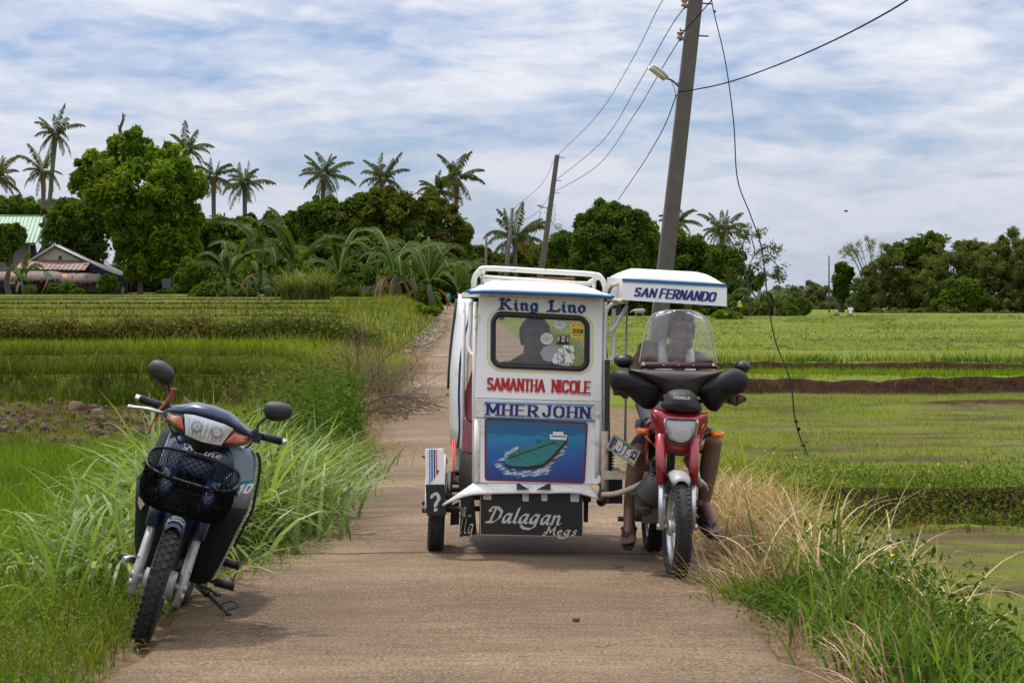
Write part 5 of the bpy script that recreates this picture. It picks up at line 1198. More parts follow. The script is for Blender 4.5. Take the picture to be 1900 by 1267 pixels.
cb = MB(); cb.tube(smooth_path([ss_(-.2, .26, .99), ss_(-.17, .22, .955), ss_(-.11, .22, .90), ss_(-.08, .24, .86)], 5), .005, 6); cb.tube(smooth_path([ss_(.22, .29, 1.01), ss_(.20, .33, .96), ss_(.15, .33, .92)], 5), .005, 6); sb_(cb, 'control_cable', BLACK)
rp = MB(); rnd = random.Random(4); pth = smooth_path([ss_(-.206, .275, 1.125), ss_(-.212, .265, 1.07), ss_(-.235, .25, 1.02), ss_(-.25, .24, .96), ss_(-.255, .235, .89)], 9)
for ph in (0, 2.1, 4.2): rp.tube([q + Vector((.007 * cos(i * 1.1 + ph), .007 * sin(i * 1.1 + ph), 0)) * (1.3 if i < 10 else .8 if i < 25 else .35) for i, q in enumerate(pth)], [.0065] * 12 + [.005] * 12 + [.0022] * (len(pth) - 24), 6)
sb_(rp, 'knotted_cord', mat('red_brown_cord', (.30, .06, .035), .85, var=.5, scale=60, bump=.5, bscale=90))
# rear: body, seat, engine, pegs, stand
bd = MB(); rows = []
for y, w_, zt, zb in ((.42, .05, .72, .50), (.55, .06, .60, .42), (.72, .085, .66, .40), (.9, .12, .74, .44), (1.15, .125, .78, .52), (1.4, .10, .80, .62), (1.6, .05, .82, .70)):
    rows.append([sl_(w_ * cos(a), y, (zt + zb) / 2 + (zt - zb) / 2 * sin(a)) for a in [2 * pi * i / 14 for i in range(14)]])
bd.loft(rows); body_ = sb_(bd, 'side_body', BLUEP)
dd = MB(); dd.prism([sl_(.128, .80, .50), sl_(.132, .92, .62), sl_(.133, 1.05, .70), sl_(.13, .95, .56), sl_(.125, .84, .45)], SM.to_3x3() @ Vector((.012, 0, 0)), 0); dd.prism([sl_(.134, .86, .47), sl_(.138, 1.0, .58), sl_(.135, 1.05, .56), sl_(.13, .92, .43)], SM.to_3x3() @ Vector((.012, 0, 0)), 1); sb_(dd, 'side_decal', [SILVER, mat('pink_decal', (.5, .06, .12), .4)], body_)
sse = MB(); sse.loft([[sl_(w_ * cos(a), y, z + h_ * sin(a)) for a in [2 * pi * i / 14 for i in range(14)]] for y, w_, z, h_ in ((.72, .05, .72, .03), (.8, .11, .755, .05), (1.1, .14, .78, .055), (1.4, .13, .82, .05), (1.5, .07, .83, .03))]); sb_(sse, 'seat', BLACK)
eng = MB(); eng.box(sl_(0, .72, .32), (.22, .34, .18), SM.to_3x3()); eng.tube([sl_(-.14, .76, .31), sl_(.14, .76, .31)], .095, 18); eng.tube([sl_(0, .6, .33), sl_(0, .42, .36)], .07, 16); sb_(eng, 'engine', DARK, bevel=.008)
ch = MB(); ch.tube([sl_(.12, .80, .34), sl_(.13, 1.2, .30)], .05, 10, flat=.6); ch.tube([sl_(-.13, .8, .28), sl_(-.15, 1.5, .40)], .045, 12); sb_(ch, 'chain_case_exhaust', DARK)
for y0, z0, x1, nm in ((.74, .235, .29, 'foot_peg'), (1.02, .30, .27, 'passenger_peg')):
    pp = MB(); pp.tube([sl_(.14, y0, z0), sl_(x1 - .09, y0, z0)], .011, 8); pp.tube([sl_(x1 - .10, y0, z0), sl_(x1, y0, z0)], .020, 12)
    for i in range(8): pp.tube([sl_(x1 - .095 + i * .012, y0, z0), sl_(x1 - .09 + i * .012, y0, z0)], .0225, 12)
    p2 = MB(); p2.tube([sl_(-.14, y0, z0), sl_(-x1, y0, z0)], .018, 10); sb_(p2, nm, BLACK)
    if nm == 'passenger_peg': pp.tube([sl_(.13, .95, .44), sl_(.16, 1.0, .36), sl_(.17, 1.02, .30)], .016, 8, 1); pp.tube([sl_(.13, 1.12, .33), sl_(.17, 1.02, .30)], .014, 8, 1)
    sb_(pp, nm, [BLACK, ALU])
gl_ = MB(); gl_.tube(smooth_path([sl_(.13, .62, .22), sl_(.20, .58, .215), sl_(.22, .52, .21)], 4), .008, 6); gl_.tube([sl_(.215, .54, .212), sl_(.25, .53, .212)], .011, 8); sb_(gl_, 'gear_lever', DARK)
ft = at(432, 1146, 9.90); hn = sl_(.11, .78, .19)
kn = hn.lerp(ft, .8); sd_ = MB(); sd_.tube([hn, kn, ft + Vector((-.015, 0, .012))], .010, 8); sd_.tube([hn, hn.lerp(ft, .3)], .016, 8); sd_.box(ft + Vector((0, 0, .006)), (.08, .035, .008)); sd_.tube(smooth_path([hn.lerp(ft, .62), hn.lerp(ft, .62) + Vector((.06, 0, .02)), hn.lerp(ft, .72) + Vector((.075, 0, .01)), hn.lerp(ft, .78)], 4), .004, 6); sb_(sd_, 'side_stand', BLACK)
tl_ = MB(); tl_.box(sl_(0, 1.66, .76), (.14, .06, .08), SM.to_3x3()); sb_(tl_, 'tail_light', RED, bevel=.01)
rfn = MB(); rows = []
for i in range(12):
    a = R(45 + i * 11); r_ = RS + .03; rows.append([sl_(u * .065, 1.2 - r_ * cos(a), RS + r_ * sin(a) - .034 * abs(u) ** 3) for u in (-1, -.5, 0, .5, 1)])
rfn.loft(rows, closed=False); sb_(rfn, 'rear_fender', BLACK, solid=.005)
lg_ = MB(); lg_.tube([sl_(-.14, .6, .36), sl_(-.20, .6, .34)], .03, 10); lg_.tube([sl_(-.2, .55, .27), sl_(-.24, .5, .26)], .014, 8); sb_(lg_, 'kick_starter', ALU)
# ================================================================= PEOPLE
SKIN = mat('brown_skin', (.145, .074, .048), .5, var=.15, scale=30, bump=.15, bscale=120)
HAIR = mat('black_hair', (.008, .006, .006), .55, var=.5, scale=90, bump=.6, bscale=160)
def body_mesh(mb, name, m, parent, voxel=.009, it=4, label=None):
    o = mb.build(name, m, parent)
    md = o.modifiers.new('join', 'REMESH'); md.mode = 'VOXEL'; md.voxel_size = voxel; md.use_smooth_shade = True
    sm_ = o.modifiers.new('soften', 'SMOOTH'); sm_.factor = .5; sm_.iterations = it
    o.matrix_parent_inverse = parent.matrix_basis.inverted()
    if label: o['label'] = label
    return o
def head_parts(mb, c, M, s=1.0):
    """face looks along local -y; c = head centre (eye height)"""
    def p(x, y, z): return c + M @ (Vector((x, y, z)) * s)
    e = M.to_euler()
    mb.ell(p(0, .012, .035), (.074 * s, .092 * s, .085 * s), 20, 14, rot=e)
    mb.ell(p(0, -.022, -.035), (.060 * s, .066 * s, .075 * s), 18, 12, rot=e)
    mb.ell(p(0, -.045, -.088), (.036 * s, .036 * s, .026 * s), 14, 8, rot=e)       # chin
    for q in (-1, 1):
        mb.ell(p(q * .050, -.025, -.065), (.020 * s, .045 * s, .035 * s), 12, 8, rot=e)   # jaw
        mb.ell(p(q * .042, -.060, -.028), (.022 * s, .020 * s, .018 * s), 12, 8, rot=e)   # cheekbone
        mb.capsule(p(q * .010, -.084, .020), p(q * .048, -.068, .020), .010 * s, .009 * s)  # brow
        mb.ell(p(q * .078, .010, -.008), (.010 * s, .020 * s, .032 * s), 12, 8, rot=e)    # ear
        mb.ell(p(q * .013, -.096, -.034), (.010 * s, .010 * s, .009 * s), 10, 6, rot=e)
    mb.capsule(p(0, -.084, .008), p(0, -.104, -.030), .009 * s, .013 * s)                 # nose
    mb.capsule(p(-.022, -.080, -.058), p(.022, -.080, -.058), .008 * s, .008 * s)         # lips
    mb.capsule(p(-.018, -.080, -.070), p(.018, -.080, -.070), .009 * s, .009 * s)
def face_bits(parent, c, M, s=1.0, hair=None, eyes=True):
    def p(x, y, z): return c + M @ (Vector((x, y, z)) * s)
    e = M.to_euler(); h = MB()
    if hair == 'short':
        h.ell(p(0, .020, .052), (.079 * s, .092 * s, .078 * s), 20, 12, rot=e); h.ell(p(0, .055, .01), (.070 * s, .060 * s, .08 * s), 16, 10, rot=e)
        h.capsule(p(-.05, -.060, .083), p(.05, -.060, .083), .017 * s, .017 * s)
        for q in (-1, 1): h.ell(p(q * .070, -.010, .03), (.012 * s, .035 * s, .04 * s), 10, 8, rot=e)
    else:
        h.ell(p(0, .025, .058), (.080 * s, .094 * s, .074 * s), 20, 12, rot=e); h.ell(p(0, .055, .0), (.080 * s, .066 * s, .09 * s), 16, 10, rot=e)
        h.capsule(p(-.05, -.058, .085), p(.05, -.058, .085), .020 * s, .019 * s)
        for q in (-1, 1): h.ell(p(q * .075, .0, .03), (.016 * s, .045 * s, .055 * s), 10, 8, rot=e)
    body_mesh(h, 'hair', HAIR, parent, .007, 3)
    if eyes:
        for q in (-1, 1):
            ey = MB(); ey.ell(p(q * .031, -.066, .002), (.013 * s, .010 * s, .0085 * s), 12, 8, rot=e); ey.ell(p(q * .031, -.075, .002), (.006 * s, .004 * s, .0065 * s), 8, 6, 1, rot=e)
            o = ey.build('eye', [mat('eye_white', (.22, .19, .17), .4), HAIR], parent); o.matrix_parent_inverse = parent.matrix_basis.inverted()
        br = MB()
        for q in (-1, 1): br.tube([p(q * .014, -.094, .024), p(q * .034, -.090, .029), p(q * .052, -.075, .022)], [.0035 * s, .004 * s, .002 * s], 6)
        o = br.build('eyebrows', HAIR, parent); o.matrix_parent_inverse = parent.matrix_basis.inverted()
def grip_hand(mb, wrist, bar, axis, s=1.0):
    """fingers curled round a bar whose centre is `bar` and direction `axis`"""
    wrist = Vector(wrist); bar = Vector(bar); ax_ = Vector(axis).normalized(); d = (bar - wrist).normalized(); up = ax_.cross(d).normalized()
    if up.z < 0: up = -up
    kn = bar + up * .022 * s - d * .008
    for t in (-.03, -.01, .01, .03): mb.capsule(wrist, kn + ax_ * t * s, .021 * s, .013 * s)
    for t, L_ in ((-.032, .9), (-.011, 1), (.011, .97), (.031, .8)):
        a = kn + ax_ * t * s; b = bar + d * .030 * s + up * .016 * s + ax_ * t * s; c = bar + d * .028 * s - up * .018 * s * L_ + ax_ * t * s; e = bar - d * .002 - up * .026 * s * L_ + ax_ * t * s
        mb.capsule(a, b, .0105 * s, .0095 * s); mb.capsule(b, c, .0095 * s, .0085 * s); mb.capsule(c, e, .0085 * s, .0078 * s)
    th = wrist.lerp(bar, .55) - ax_ * .03 * s; mb.capsule(wrist, th, .016 * s, .013 * s); mb.capsule(th, bar - up * .018 * s - ax_ * .038 * s + d * .01, .012 * s, .009 * s)
def rest_hand(mb, wrist, d, nrm, s=1.0):
    wrist = Vector(wrist); d = Vector(d).normalized(); n_ = Vector(nrm).normalized(); side = d.cross(n_).normalized()
    for t in (-.026, -.009, .009, .026):
        k = wrist + d * .085 * s + side * t * s; mb.capsule(wrist + side * t * .5 * s, k, .017 * s, .012 * s)
        L_ = {-.026: .75, -.009: .95, .009: 1, .026: .9}[t]; b = k + d * .032 * L_ * s - n_ * .008 * s; c = b + d * .022 * L_ * s - n_ * .014 * s
        mb.capsule(k, b, .0095 * s, .0088 * s); mb.capsule(b, c, .0088 * s, .0075 * s)
    t1 = wrist + d * .04 * s + side * .042 * s - n_ * .01 * s; mb.capsule(wrist + side * .01, t1, .015 * s, .012 * s); mb.capsule(t1, t1 + d * .035 * s + side * .006 * s - n_ * .01 * s, .0115 * s, .009 * s)
def bare_foot(mb, ankle, toe_dir, up, s=1.0):
    """foot with five toes; returns sole frame"""
    a = Vector(ankle); d = Vector(toe_dir).normalized(); u = Vector(up).normalized(); u = (u - d * u.dot(d)).normalized(); sd = d.cross(u)
    heel = a - u * .055 * s - d * .045 * s; ball = a - u * .068 * s + d * .12 * s
    mb.capsule(a, heel, .036 * s, .030 * s); mb.capsule(a, ball + u * .012 * s, .036 * s, .030 * s); mb.capsule(heel, ball, .028 * s, .030 * s)
    for t, L_, r_ in ((-.038, .040, .0085), (-.021, .050, .009), (-.003, .056, .0095), (.016, .060, .010), (.036, .062, .0135)):
        b = ball + sd * t * s - u * .008 * s; mb.capsule(ball + sd * t * .6 * s, b + d * .03 * s, .018 * s, r_ * s); mb.capsule(b + d * .03 * s, b + d * (.015 + L_) * s - u * .006 * s, r_ * s, r_ * .9 * s)
    return heel, ball, d, u, sd
def flipflop(parent, heel, ball, d, u, sd, m1, s=1.0):
    so_ = MB(); o_ = -u * .040 * s
    pts = []
    for i in range(24):
        a = 2 * pi * i / 24; t = (1 + cos(a)) / 2; c = (heel - d * .035 * s).lerp(ball + d * .085 * s, t) + o_; w_ = (.034 + .016 * t) * s
        pts.append(c + sd * w_ * math.copysign(abs(sin(a)) ** .7, sin(a)))
    so_.prism(pts, -u * .018 * s)
    sn = so_.build('sandal', m1, parent, .003); sn.matrix_parent_inverse = parent.matrix_basis.inverted()
    st_ = MB(); tp = ball + d * .03 * s + sd * .022 * s + u * .012 * s
    for q in (-1, 1): st_.tube(smooth_path([ball + d * .045 * s + sd * .022 * s - u * .02 * s, ball + d * .02 * s + sd * (.012 + q * .018) * s + u * .024 * s, ball - d * .035 * s + sd * q * .040 * s + u * .016 * s, ball - d * .08 * s + sd * q * .042 * s - u * .03 * s], 4), .0075 * s, 6, flat=.6)
    o = st_.build('strap', m1, sn)
    return sn
def rotm(yaw, pitch=0, roll=0): return (Matrix.Rotation(R(yaw), 3, 'Z') @ Matrix.Rotation(R(pitch), 3, 'X') @ Matrix.Rotation(R(roll), 3, 'Y'))
# ---- rider of the tricycle
P = {'hipL': at(1218, 806, 12.32), 'hipR': at(1274, 806, 12.32), 'pel': at(1246, 795, 12.36), 'waist': at(1226, 748, 12.36), 'chest': at(1238, 690, 12.28), 'shL': at(1202, 650, 12.30), 'shR': at(1298, 672, 12.22), 'neck': at(1254, 657, 12.26), 'head': at(1263, 617, 12.14),
     'elL': at(1160, 706, 12.08), 'wrL': at(1160, 732, 11.93), 'elR': at(1345, 735, 12.10), 'wrR': at(1366, 745, 11.95), 'knL': at(1184, 842, 11.98), 'knR': at(1322, 822, 11.96), 'anL': at(1168, 948, 12.02), 'anR': at(1305, 938, 12.0)}
rider = empty('person', P['pel'], 'rider in a white tank top and dark shorts steering the red motorcycle behind its windscreen', 'person')
mb = MB(); HM = rotm(8, -2, 3)
head_parts(mb, P['head'], HM, .98)
mb.capsule(P['head'] + Vector((-.006, .03, -.07)), P['neck'] + Vector((0, .02, -.03)), .052, .060)
def torso(mb, P, w_=.15, d_=.105, f=1.0):
    mb.capsule(P['shL'], P['shR'], .062 * f, .062 * f); mb.capsule(P['shL'].lerp(P['neck'], .5), P['neck'] + Vector((0, .02, 0)), .05 * f, .055 * f); mb.capsule(P['shR'].lerp(P['neck'], .5), P['neck'] + Vector((0, .02, 0)), .05 * f, .055 * f)
    for t in (.32, .68):
        a = P['shL'].lerp(P['shR'], t) + Vector((0, 0, -.03)); b = P['hipL'].lerp(P['hipR'], .25 + .5 * (t > .5)); w = P['waist'] + (P['shR'] - P['shL']) * (.17 if t > .5 else -.17)
        mb.capsule(a, w, .085 * f, .088 * f); mb.capsule(w, b, .088 * f, .10 * f)
torso(mb, P)
def arm(mb, sh, el, wr): mb.capsule(sh, el, .052, .040); mb.capsule(el, wr, .040, .026)
arm(mb, P['shL'], P['elL'], P['wrL']); arm(mb, P['shR'], P['elR'], P['wrR'])
grip_hand(mb, P['wrL'], at(1152, 724, 11.85), (1, 0, .1)); grip_hand(mb, P['wrR'], at(1366, 740, 11.83), (1, 0, 0))
def leg(mb, h, k, a): mb.capsule(h, k, .082, .056); mb.capsule(k, k.lerp(a, .35), .054, .056); mb.capsule(k.lerp(a, .35), a, .056, .036)
leg(mb, P['hipL'], P['knL'], P['anL']); leg(mb, P['hipR'], P['knR'], P['anR'])
fl_ = bare_foot(mb, P['anL'] + Vector((0, -.01, 0)), (-.10, -.85, -.50), (0, -.3, 1), 1.0); fr_ = bare_foot(mb, P['anR'] + Vector((.01, -.01, 0)), (.30, -.9, -.30), (0, 0, 1), 1.0)
body_mesh(mb, 'body', SKIN, rider, .0075, 3)
face_bits(rider, P['head'], HM, .98, 'short')
SAND = mat('dark_sandal_rubber', (.035, .033, .036), .6)
flipflop(rider, *fl_, SAND); flipflop(rider, *fr_, SAND)
WSH = mat('white_cotton', (.62, .62, .66), .8, var=.08, scale=14, bump=.35, bscale=22)
ts = MB()
for t, n_ in ((.30, 'L'), (.70, 'R')):
    nk_ = P['shL'].lerp(P['shR'], .28 if t < .5 else .80); a = P['shL'].lerp(P['shR'], .30 if t < .5 else .70) + Vector((0, -.03, -.15)); wv = P['waist'] + (P['shR'] - P['shL']) * (.19 if t > .5 else -.19); b = P['hipL'].lerp(P['hipR'], .22 + .56 * (t > .5)) + Vector((0, 0, .03))
    ts.capsule(a, wv, .088, .098); ts.capsule(wv, b, .098, .112)
    ts.capsule(nk_ + Vector((0, -.085, -.09)), nk_ + Vector((0, -.062, .025)), .036, .028); ts.capsule(nk_ + Vector((0, -.062, .025)), nk_ + Vector((0, .0, .055)), .028, .026); ts.capsule(nk_ + Vector((0, .0, .055)), nk_ + Vector((0, .08, -.02)), .026, .03)
ts.capsule(P['chest'] + Vector((0, -.03, -.06)), P['waist'] + Vector((0, -.03, 0)), .10, .11); body_mesh(ts, 'tank_top', WSH, rider, .009, 4)
sh_ = MB(); DSH = mat('dark_shorts_cloth', (.022, .022, .028), .85, var=.3, bump=.4, bscale=25)
for q in 'LR': sh_.capsule(P['hip' + q], P['hip' + q].lerp(P['kn' + q], .80), .098, .078)
sh_.capsule(P['hipL'], P['hipR'], .11, .11); body_mesh(sh_, 'shorts', DSH, rider, .01, 4)
# ---- passenger in the sidecar
dx = Vector((.0, 0, 0))
P = {'head': at(993, 629, 12.93), 'neck': at(985, 668, 13.0), 'shL': at(938, 690, 13.02), 'shR': at(1040, 690, 13.0), 'chest': at(985, 710, 13.02), 'waist': at(985, 770, 13.02), 'hipL': at(965, 818, 13.06), 'hipR': at(1012, 818, 13.06), 'elL': at(925, 775, 12.9), 'wrL': at(945, 812, 12.72), 'elR': at(1056, 775, 12.88), 'wrR': at(1030, 812, 12.72), 'knL': at(955, 815, 12.64), 'knR': at(1022, 815, 12.64), 'anL': at(955, 920, 12.62), 'anR': at(1022, 920, 12.62)}
pas = empty('person', at(988, 818, 13.06), 'passenger in a dark t-shirt seated behind the sidecar window', 'person')
mb = MB(); HM = rotm(-4, 0, -2); head_parts(mb, P['head'], HM, 1.08); mb.capsule(P['head'] + Vector((0, .03, -.08)), P['neck'] + Vector((0, .02, -.03)), .058, .066); torso(mb, P)
arm(mb, P['shL'], P['elL'], P['wrL']); arm(mb, P['shR'], P['elR'], P['wrR']); rest_hand(mb, P['wrL'], (.1, -1, -.1), (0, 0, 1)); rest_hand(mb, P['wrR'], (-.1, -1, -.1), (0, 0, 1))
leg(mb, P['hipL'], P['knL'], P['anL']); leg(mb, P['hipR'], P['knR'], P['anR']); bare_foot(mb, P['anL'], (0, -1, -.05), (0, 0, 1)); bare_foot(mb, P['anR'], (0, -1, -.05), (0, 0, 1))
body_mesh(mb, 'body', SKIN, pas, .009, 3); face_bits(pas, P['head'], HM, 1.08, 'full')
tsh = MB(); torso(tsh, P, f=1.13)
for q in 'LR': tsh.capsule(P['sh' + q], P['sh' + q].lerp(P['el' + q], .6), .066, .062)
body_mesh(tsh, 't_shirt', mat('charcoal_cotton', (.030, .032, .034), .85, var=.2, bump=.35, bscale=25), pas, .01, 4)
tr_ = MB()
for q in 'LR': tr_.capsule(P['hip' + q], P['kn' + q], .096, .070); tr_.capsule(P['kn' + q], P['kn' + q].lerp(P['an' + q], .8), .070, .055)
body_mesh(tr_, 'trousers', DSH, pas, .012, 4)
# ---- walkers far away
def walker(px, py, Y, hgt, label, shirt, bottom, face=1, stride=.22):
    b = at(px, py, Y); s = hgt / 1.7; V_ = lambda x, y, z: b + Vector((x, y, z)) * s
    w_ = empty('person', b, label, 'person'); mb = MB()
    P = {'hipL': V_(-.09, 0, .88), 'hipR': V_(.09, 0, .88), 'waist': V_(0, 0, 1.08), 'shL': V_(-.18, 0, 1.40), 'shR': V_(.18, 0, 1.40), 'neck': V_(0, 0, 1.46), 'head': V_(0, -.02 * face, 1.58)}
    head_parts(mb, P['head'], rotm(0 if face > 0 else 180), s); mb.capsule(P['head'], P['neck'], .05 * s, .055 * s); torso(mb, P, f=s)
    kl, kr = V_(-.10, -stride * .5, .48), V_(.10, stride * .2, .48); al, ar = V_(-.10, -stride * .7, .09), V_(.10, stride * .9, .10)
    leg(mb, P['hipL'], kl, al); leg(mb, P['hipR'], kr, ar); bare_foot(mb, al, (0, -face, 0), (0, 0, 1), s); bare_foot(mb, ar, (0, -face, -.2), (0, 0, 1), s)
    el, er = V_(-.26, stride * .25, 1.13), V_(.26, -stride * .25, 1.13); wl, wr = V_(-.27, stride * .1, .90), V_(.27, -stride * .6, .93)
    arm(mb, P['shL'], el, wl); arm(mb, P['shR'], er, wr); rest_hand(mb, wl, (0, -.2, -1), (-1, 0, 0), s); rest_hand(mb, wr, (0, -.2, -1), (1, 0, 0), s)
    body_mesh(mb, 'body', SKIN, w_, .014, 2); face_bits(w_, P['head'], rotm(0 if face > 0 else 180), s, 'short', eyes=False)
    t_ = MB(); torso(t_, P, f=1.16 * s)
    for sh0, e0 in ((P['shL'], el), (P['shR'], er)): t_.capsule(sh0, sh0.lerp(e0, .6), .066 * s, .06 * s)
    body_mesh(t_, 'shirt', shirt, w_, .018, 3)
    p_ = MB()
    for h_, k_ in ((P['hipL'], kl), (P['hipR'], kr)): p_.capsule(h_, k_.lerp(h_, -.1), .10 * s, .08 * s)
    body_mesh(p_, 'shorts', bottom, w_, .018, 3); return w_
WALKERS = [((831.5, 568.5, 225, 1.55), 'distant walker in a turquoise shirt and red shorts at the far end of the road', mat('turquoise_shirt', (.02, .30, .42), .8), mat('red_shorts', (.28, .02, .03), .8)),
           ((1578, 597.5, 190, 1.5), 'tiny figure in a white shirt standing in the far field below the right hand trees', mat('white_shirt', (.75, .72, .74), .8), mat('grey_bottoms', (.15, .12, .12), .8)),
           ((228, 548.5, 238, 1.0), 'small figure in dark red sitting low in front of the big tree by the houses', mat('dark_red_cloth', (.16, .015, .025), .8), mat('dark_cloth', (.04, .03, .03), .8))]
for (px, py, Y, hgt), lb, s_, b_ in WALKERS: walker(px, py, Y, hgt, lb, s_, b_)
# ================================================================= VEGETATION GENERATORS
LEAF = leaf_mat('tree_leaves', .34, .62, spec=.08, tint=(1.65, 1.55, 1.05)); GRASS = leaf_mat('grass_blades', .42, .6, spec=.07, tint=(1.12, 1.12, .55)); REED = leaf_mat('reed_blades', .36, .45, spec=.18, tint=(1.2, 1.18, .85)); DRYG = leaf_mat('dry_grass', .25, .7, spec=.1, yellow=1.05)
BARK = mat('grey_brown_bark', (.075, .058, .045), .85, var=.4, scale=6, bump=.6, bscale=9)
PBARK = mat('palm_bark', (.12, .10, .082), .85, var=.3, scale=4, bump=.5, bscale=12)
def unit(v): return v / np.maximum(np.linalg.norm(v, axis=-1, keepdims=True), 1e-9)
def leaf_quads(C, Nrm, size, asp, col, fold=.25):
    """pointed, folded leaves: centre C, facing Nrm"""
    n = len(C); T = unit(np.cross(Nrm, unit(RNG.normal(size=(n, 3))))); B = np.cross(Nrm, T)
    s = size[:, None]
    v0 = C - T * s; v1 = C + B * s * asp + Nrm * s * fold * .4; v2 = C + T * s - Nrm * s * fold; v3 = C - B * s * asp + Nrm * s * fold * .4
    V = np.stack([v0, v1, v2, v3], 1).reshape(-1, 3); Q = np.arange(4 * n).reshape(n, 4)
    return V, Q, np.repeat(col, 4, axis=0)
def crown_leaves(ells, Y, n, leaf_px, pal, depth=.9, asp=.42, sub=1.0, clump=.30, gap=0.0, flat=1.0, up=.35, fill=.09):
    """ells: ellipses (cx, cy, rx, ry) in photo pixels at distance Y; leaves gather in clumps over and inside them"""
    n = int(n * 2.1); leaf_px *= .8; k = Y / F; areas = np.array([e[2] * e[3] for e in ells], float); Vs = []; Qs = []; Cs = []; off = 0
    for e, a in zip(ells, areas):
        c = np.array(at(e[0], e[1], Y)); r = np.array([e[2] * k, max(e[2], e[3]) * k * depth, e[3] * k])
        m = max(8, int(26 * sub * (a / 900) ** .62)); d = unit(RNG.normal(size=(m, 3))); rad = RNG.uniform(.35, 1.05, (m, 1)) ** .6; cc = c + d * r * rad
        cr = np.cbrt(r[0] * r[1] * r[2]) * clump * RNG.uniform(.45, 1.2, m) * (26 * sub / m) ** .14
        tone = RNG.uniform(0, 1, m); keep = RNG.random(m) > gap
        ni = max(20, int(n * a / areas.sum())); w = cr ** 2 * keep; j = RNG.choice(m, ni, p=w / w.sum())
        dd = unit(RNG.normal(size=(ni, 3))); dd[:, 2] *= flat; P = cc[j] + dd * (cr[j] * RNG.uniform(.25, 1.0, ni) ** .6)[:, None]
        fr = RNG.random(ni) < fill; d2 = unit(RNG.normal(size=(ni, 3))); P[fr] = (c + d2 * r * RNG.uniform(.2, .93, (ni, 1)) ** .5)[fr]
        Nn = unit(dd * .7 + RNG.normal(size=(ni, 3)) * .55 + np.array([0, 0, up]))
        p0, p1 = np.array(pal[0]), np.array(pal[1]); t = np.clip(tone[j] * .65 + RNG.uniform(0, .35, ni), 0, 1)[:, None]; col = p0 * (1 - t) + p1 * t
        if len(pal) > 2:
            q = tone[j] > .86; col[q] = np.array(pal[2]) * RNG.uniform(.7, 1.2, (q.sum(), 1))
        col *= RNG.uniform(.8, 1.2, (ni, 1)); sz = leaf_px * k * RNG.uniform(.55, 1.25, ni)
        V, Q, C = leaf_quads(P, Nn, sz, asp, col); Vs.append(V); Qs.append(Q + off); Cs.append(C); off += len(V)
    return np.concatenate(Vs), np.concatenate(Qs), np.concatenate(Cs)
def trunk_mb(base, tops, r0, sway=.4, seed=0):
    mb = MB(); rnd = random.Random(seed); base = Vector(base); mid = base.lerp(sum(tops, Vector()) / len(tops), .42)
    mb.tube(smooth_path([base + Vector((0, 0, -.3)), base.lerp(mid, .5) + Vector((rnd.uniform(-1, 1) * sway, 0, 0)), mid], 4), [r0 * 1.35, r0 * 1.2, r0 * 1.1, r0 * 1.05, r0, r0 * .95, r0 * .92, r0 * .9, r0 * .85], 9)
    for t in tops:
        h = mid.lerp(t, .5) + Vector((rnd.uniform(-1, 1), rnd.uniform(-1, 1), rnd.uniform(0, 1))) * sway
        mb.tube(smooth_path([mid, h, t], 4), [r0 * .62, r0 * .56, r0 * .5, r0 * .44, r0 * .38, r0 * .32, r0 * .26, r0 * .2, r0 * .1], 7)
    return mb
def tree(name, label, cat, base_px, Y, ells, n, leaf_px, pal, r_px=8, group=None, **k):
    b = at(base_px[0], base_px[1], Y); b.z = tz(b.x, b.y)
    t = empty(name, b, label, cat, group); T = Matrix.Translation(b).inverted()
    V, Q, C = crown_leaves(ells, Y, n, leaf_px, pal, **k)
    np_mesh('crown', V - np.array(b), Q, LEAF, C, t)
    tops = [at(e[0], e[1] - e[3] * .3, Y) for e in sorted(ells, key=lambda e: -e[2] * e[3])[:6]]
    mb = trunk_mb(b, tops, r_px * Y / F, .4 * Y / 200, seed=int(base_px[0])); mb.xform(T); mb.build('trunk', BARK, t); return t
def frond(mbV, mbQ, mbC, o, az, el, L_, droop, wid, col, n=22, curl=0):
    """one feather leaf; appends leaflets and the midrib"""
    d = np.array([cos(az) * cos(el), sin(az) * cos(el), sin(el)]); side = np.array([-sin(az), cos(az), 0.]); p = np.array(o, float); st = L_ / n
    for i in range(n):
        t = i / n; nd = unit(d + np.array([0, 0, -1.]) * droop * (t ** 1.2) * st / L_ * 6 + side * curl * .02); q = p + nd * st
        upv = unit(np.cross(nd, side) * -1)
        if upv[2] < 0 and abs(nd[2]) < .9: upv = -upv
        w0 = L_ * .012 * (1 - t * .8)
        k = sum(len(v) for v in mbV); mbV.append(np.array([p - side * w0, p + side * w0, q + side * w0 * .9, q - side * w0 * .9])); mbQ.append([[k, k + 1, k + 2, k + 3]]); mbC.append(np.tile(np.array(col) * np.array([1.7, 1.35, 1.1]), (4, 1)))
        if i > 1:
            ll = wid * (sin(pi * min(1, .12 + t * .86)) ** .6) * RNG.uniform(.8, 1.1)
            for s_ in (-1, 1):
                for h in (0, .5):
                    b = p + nd * st * h; dv = unit(side * s_ * .8 + nd * .40 + np.array([0, 0, -.40 - .45 * RNG.uniform(.3, 1.2)]) + RNG.normal(0, .12, 3)); tip = b + dv * ll + np.array([0, 0, -.12 * ll])
                    m_ = (b + tip) / 2 + nd * st * .32; k = sum(len(v) for v in mbV) if False else None
                    mbV.append(np.array([b, b + nd * st * .22, m_ + nd * st * .3 - np.array([0, 0, .04 * ll]), tip - np.array([0, 0, .25 * ll * t])])); mbC.append(np.tile(np.array(col) * RNG.uniform(.75, 1.25), (4, 1))); mbQ.append(None)
        p = q; d = nd
    return p
def flush(mbV, mbC):
    V = np.concatenate(mbV); return V, np.arange(len(V)).reshape(-1, 4), np.concatenate(mbC)
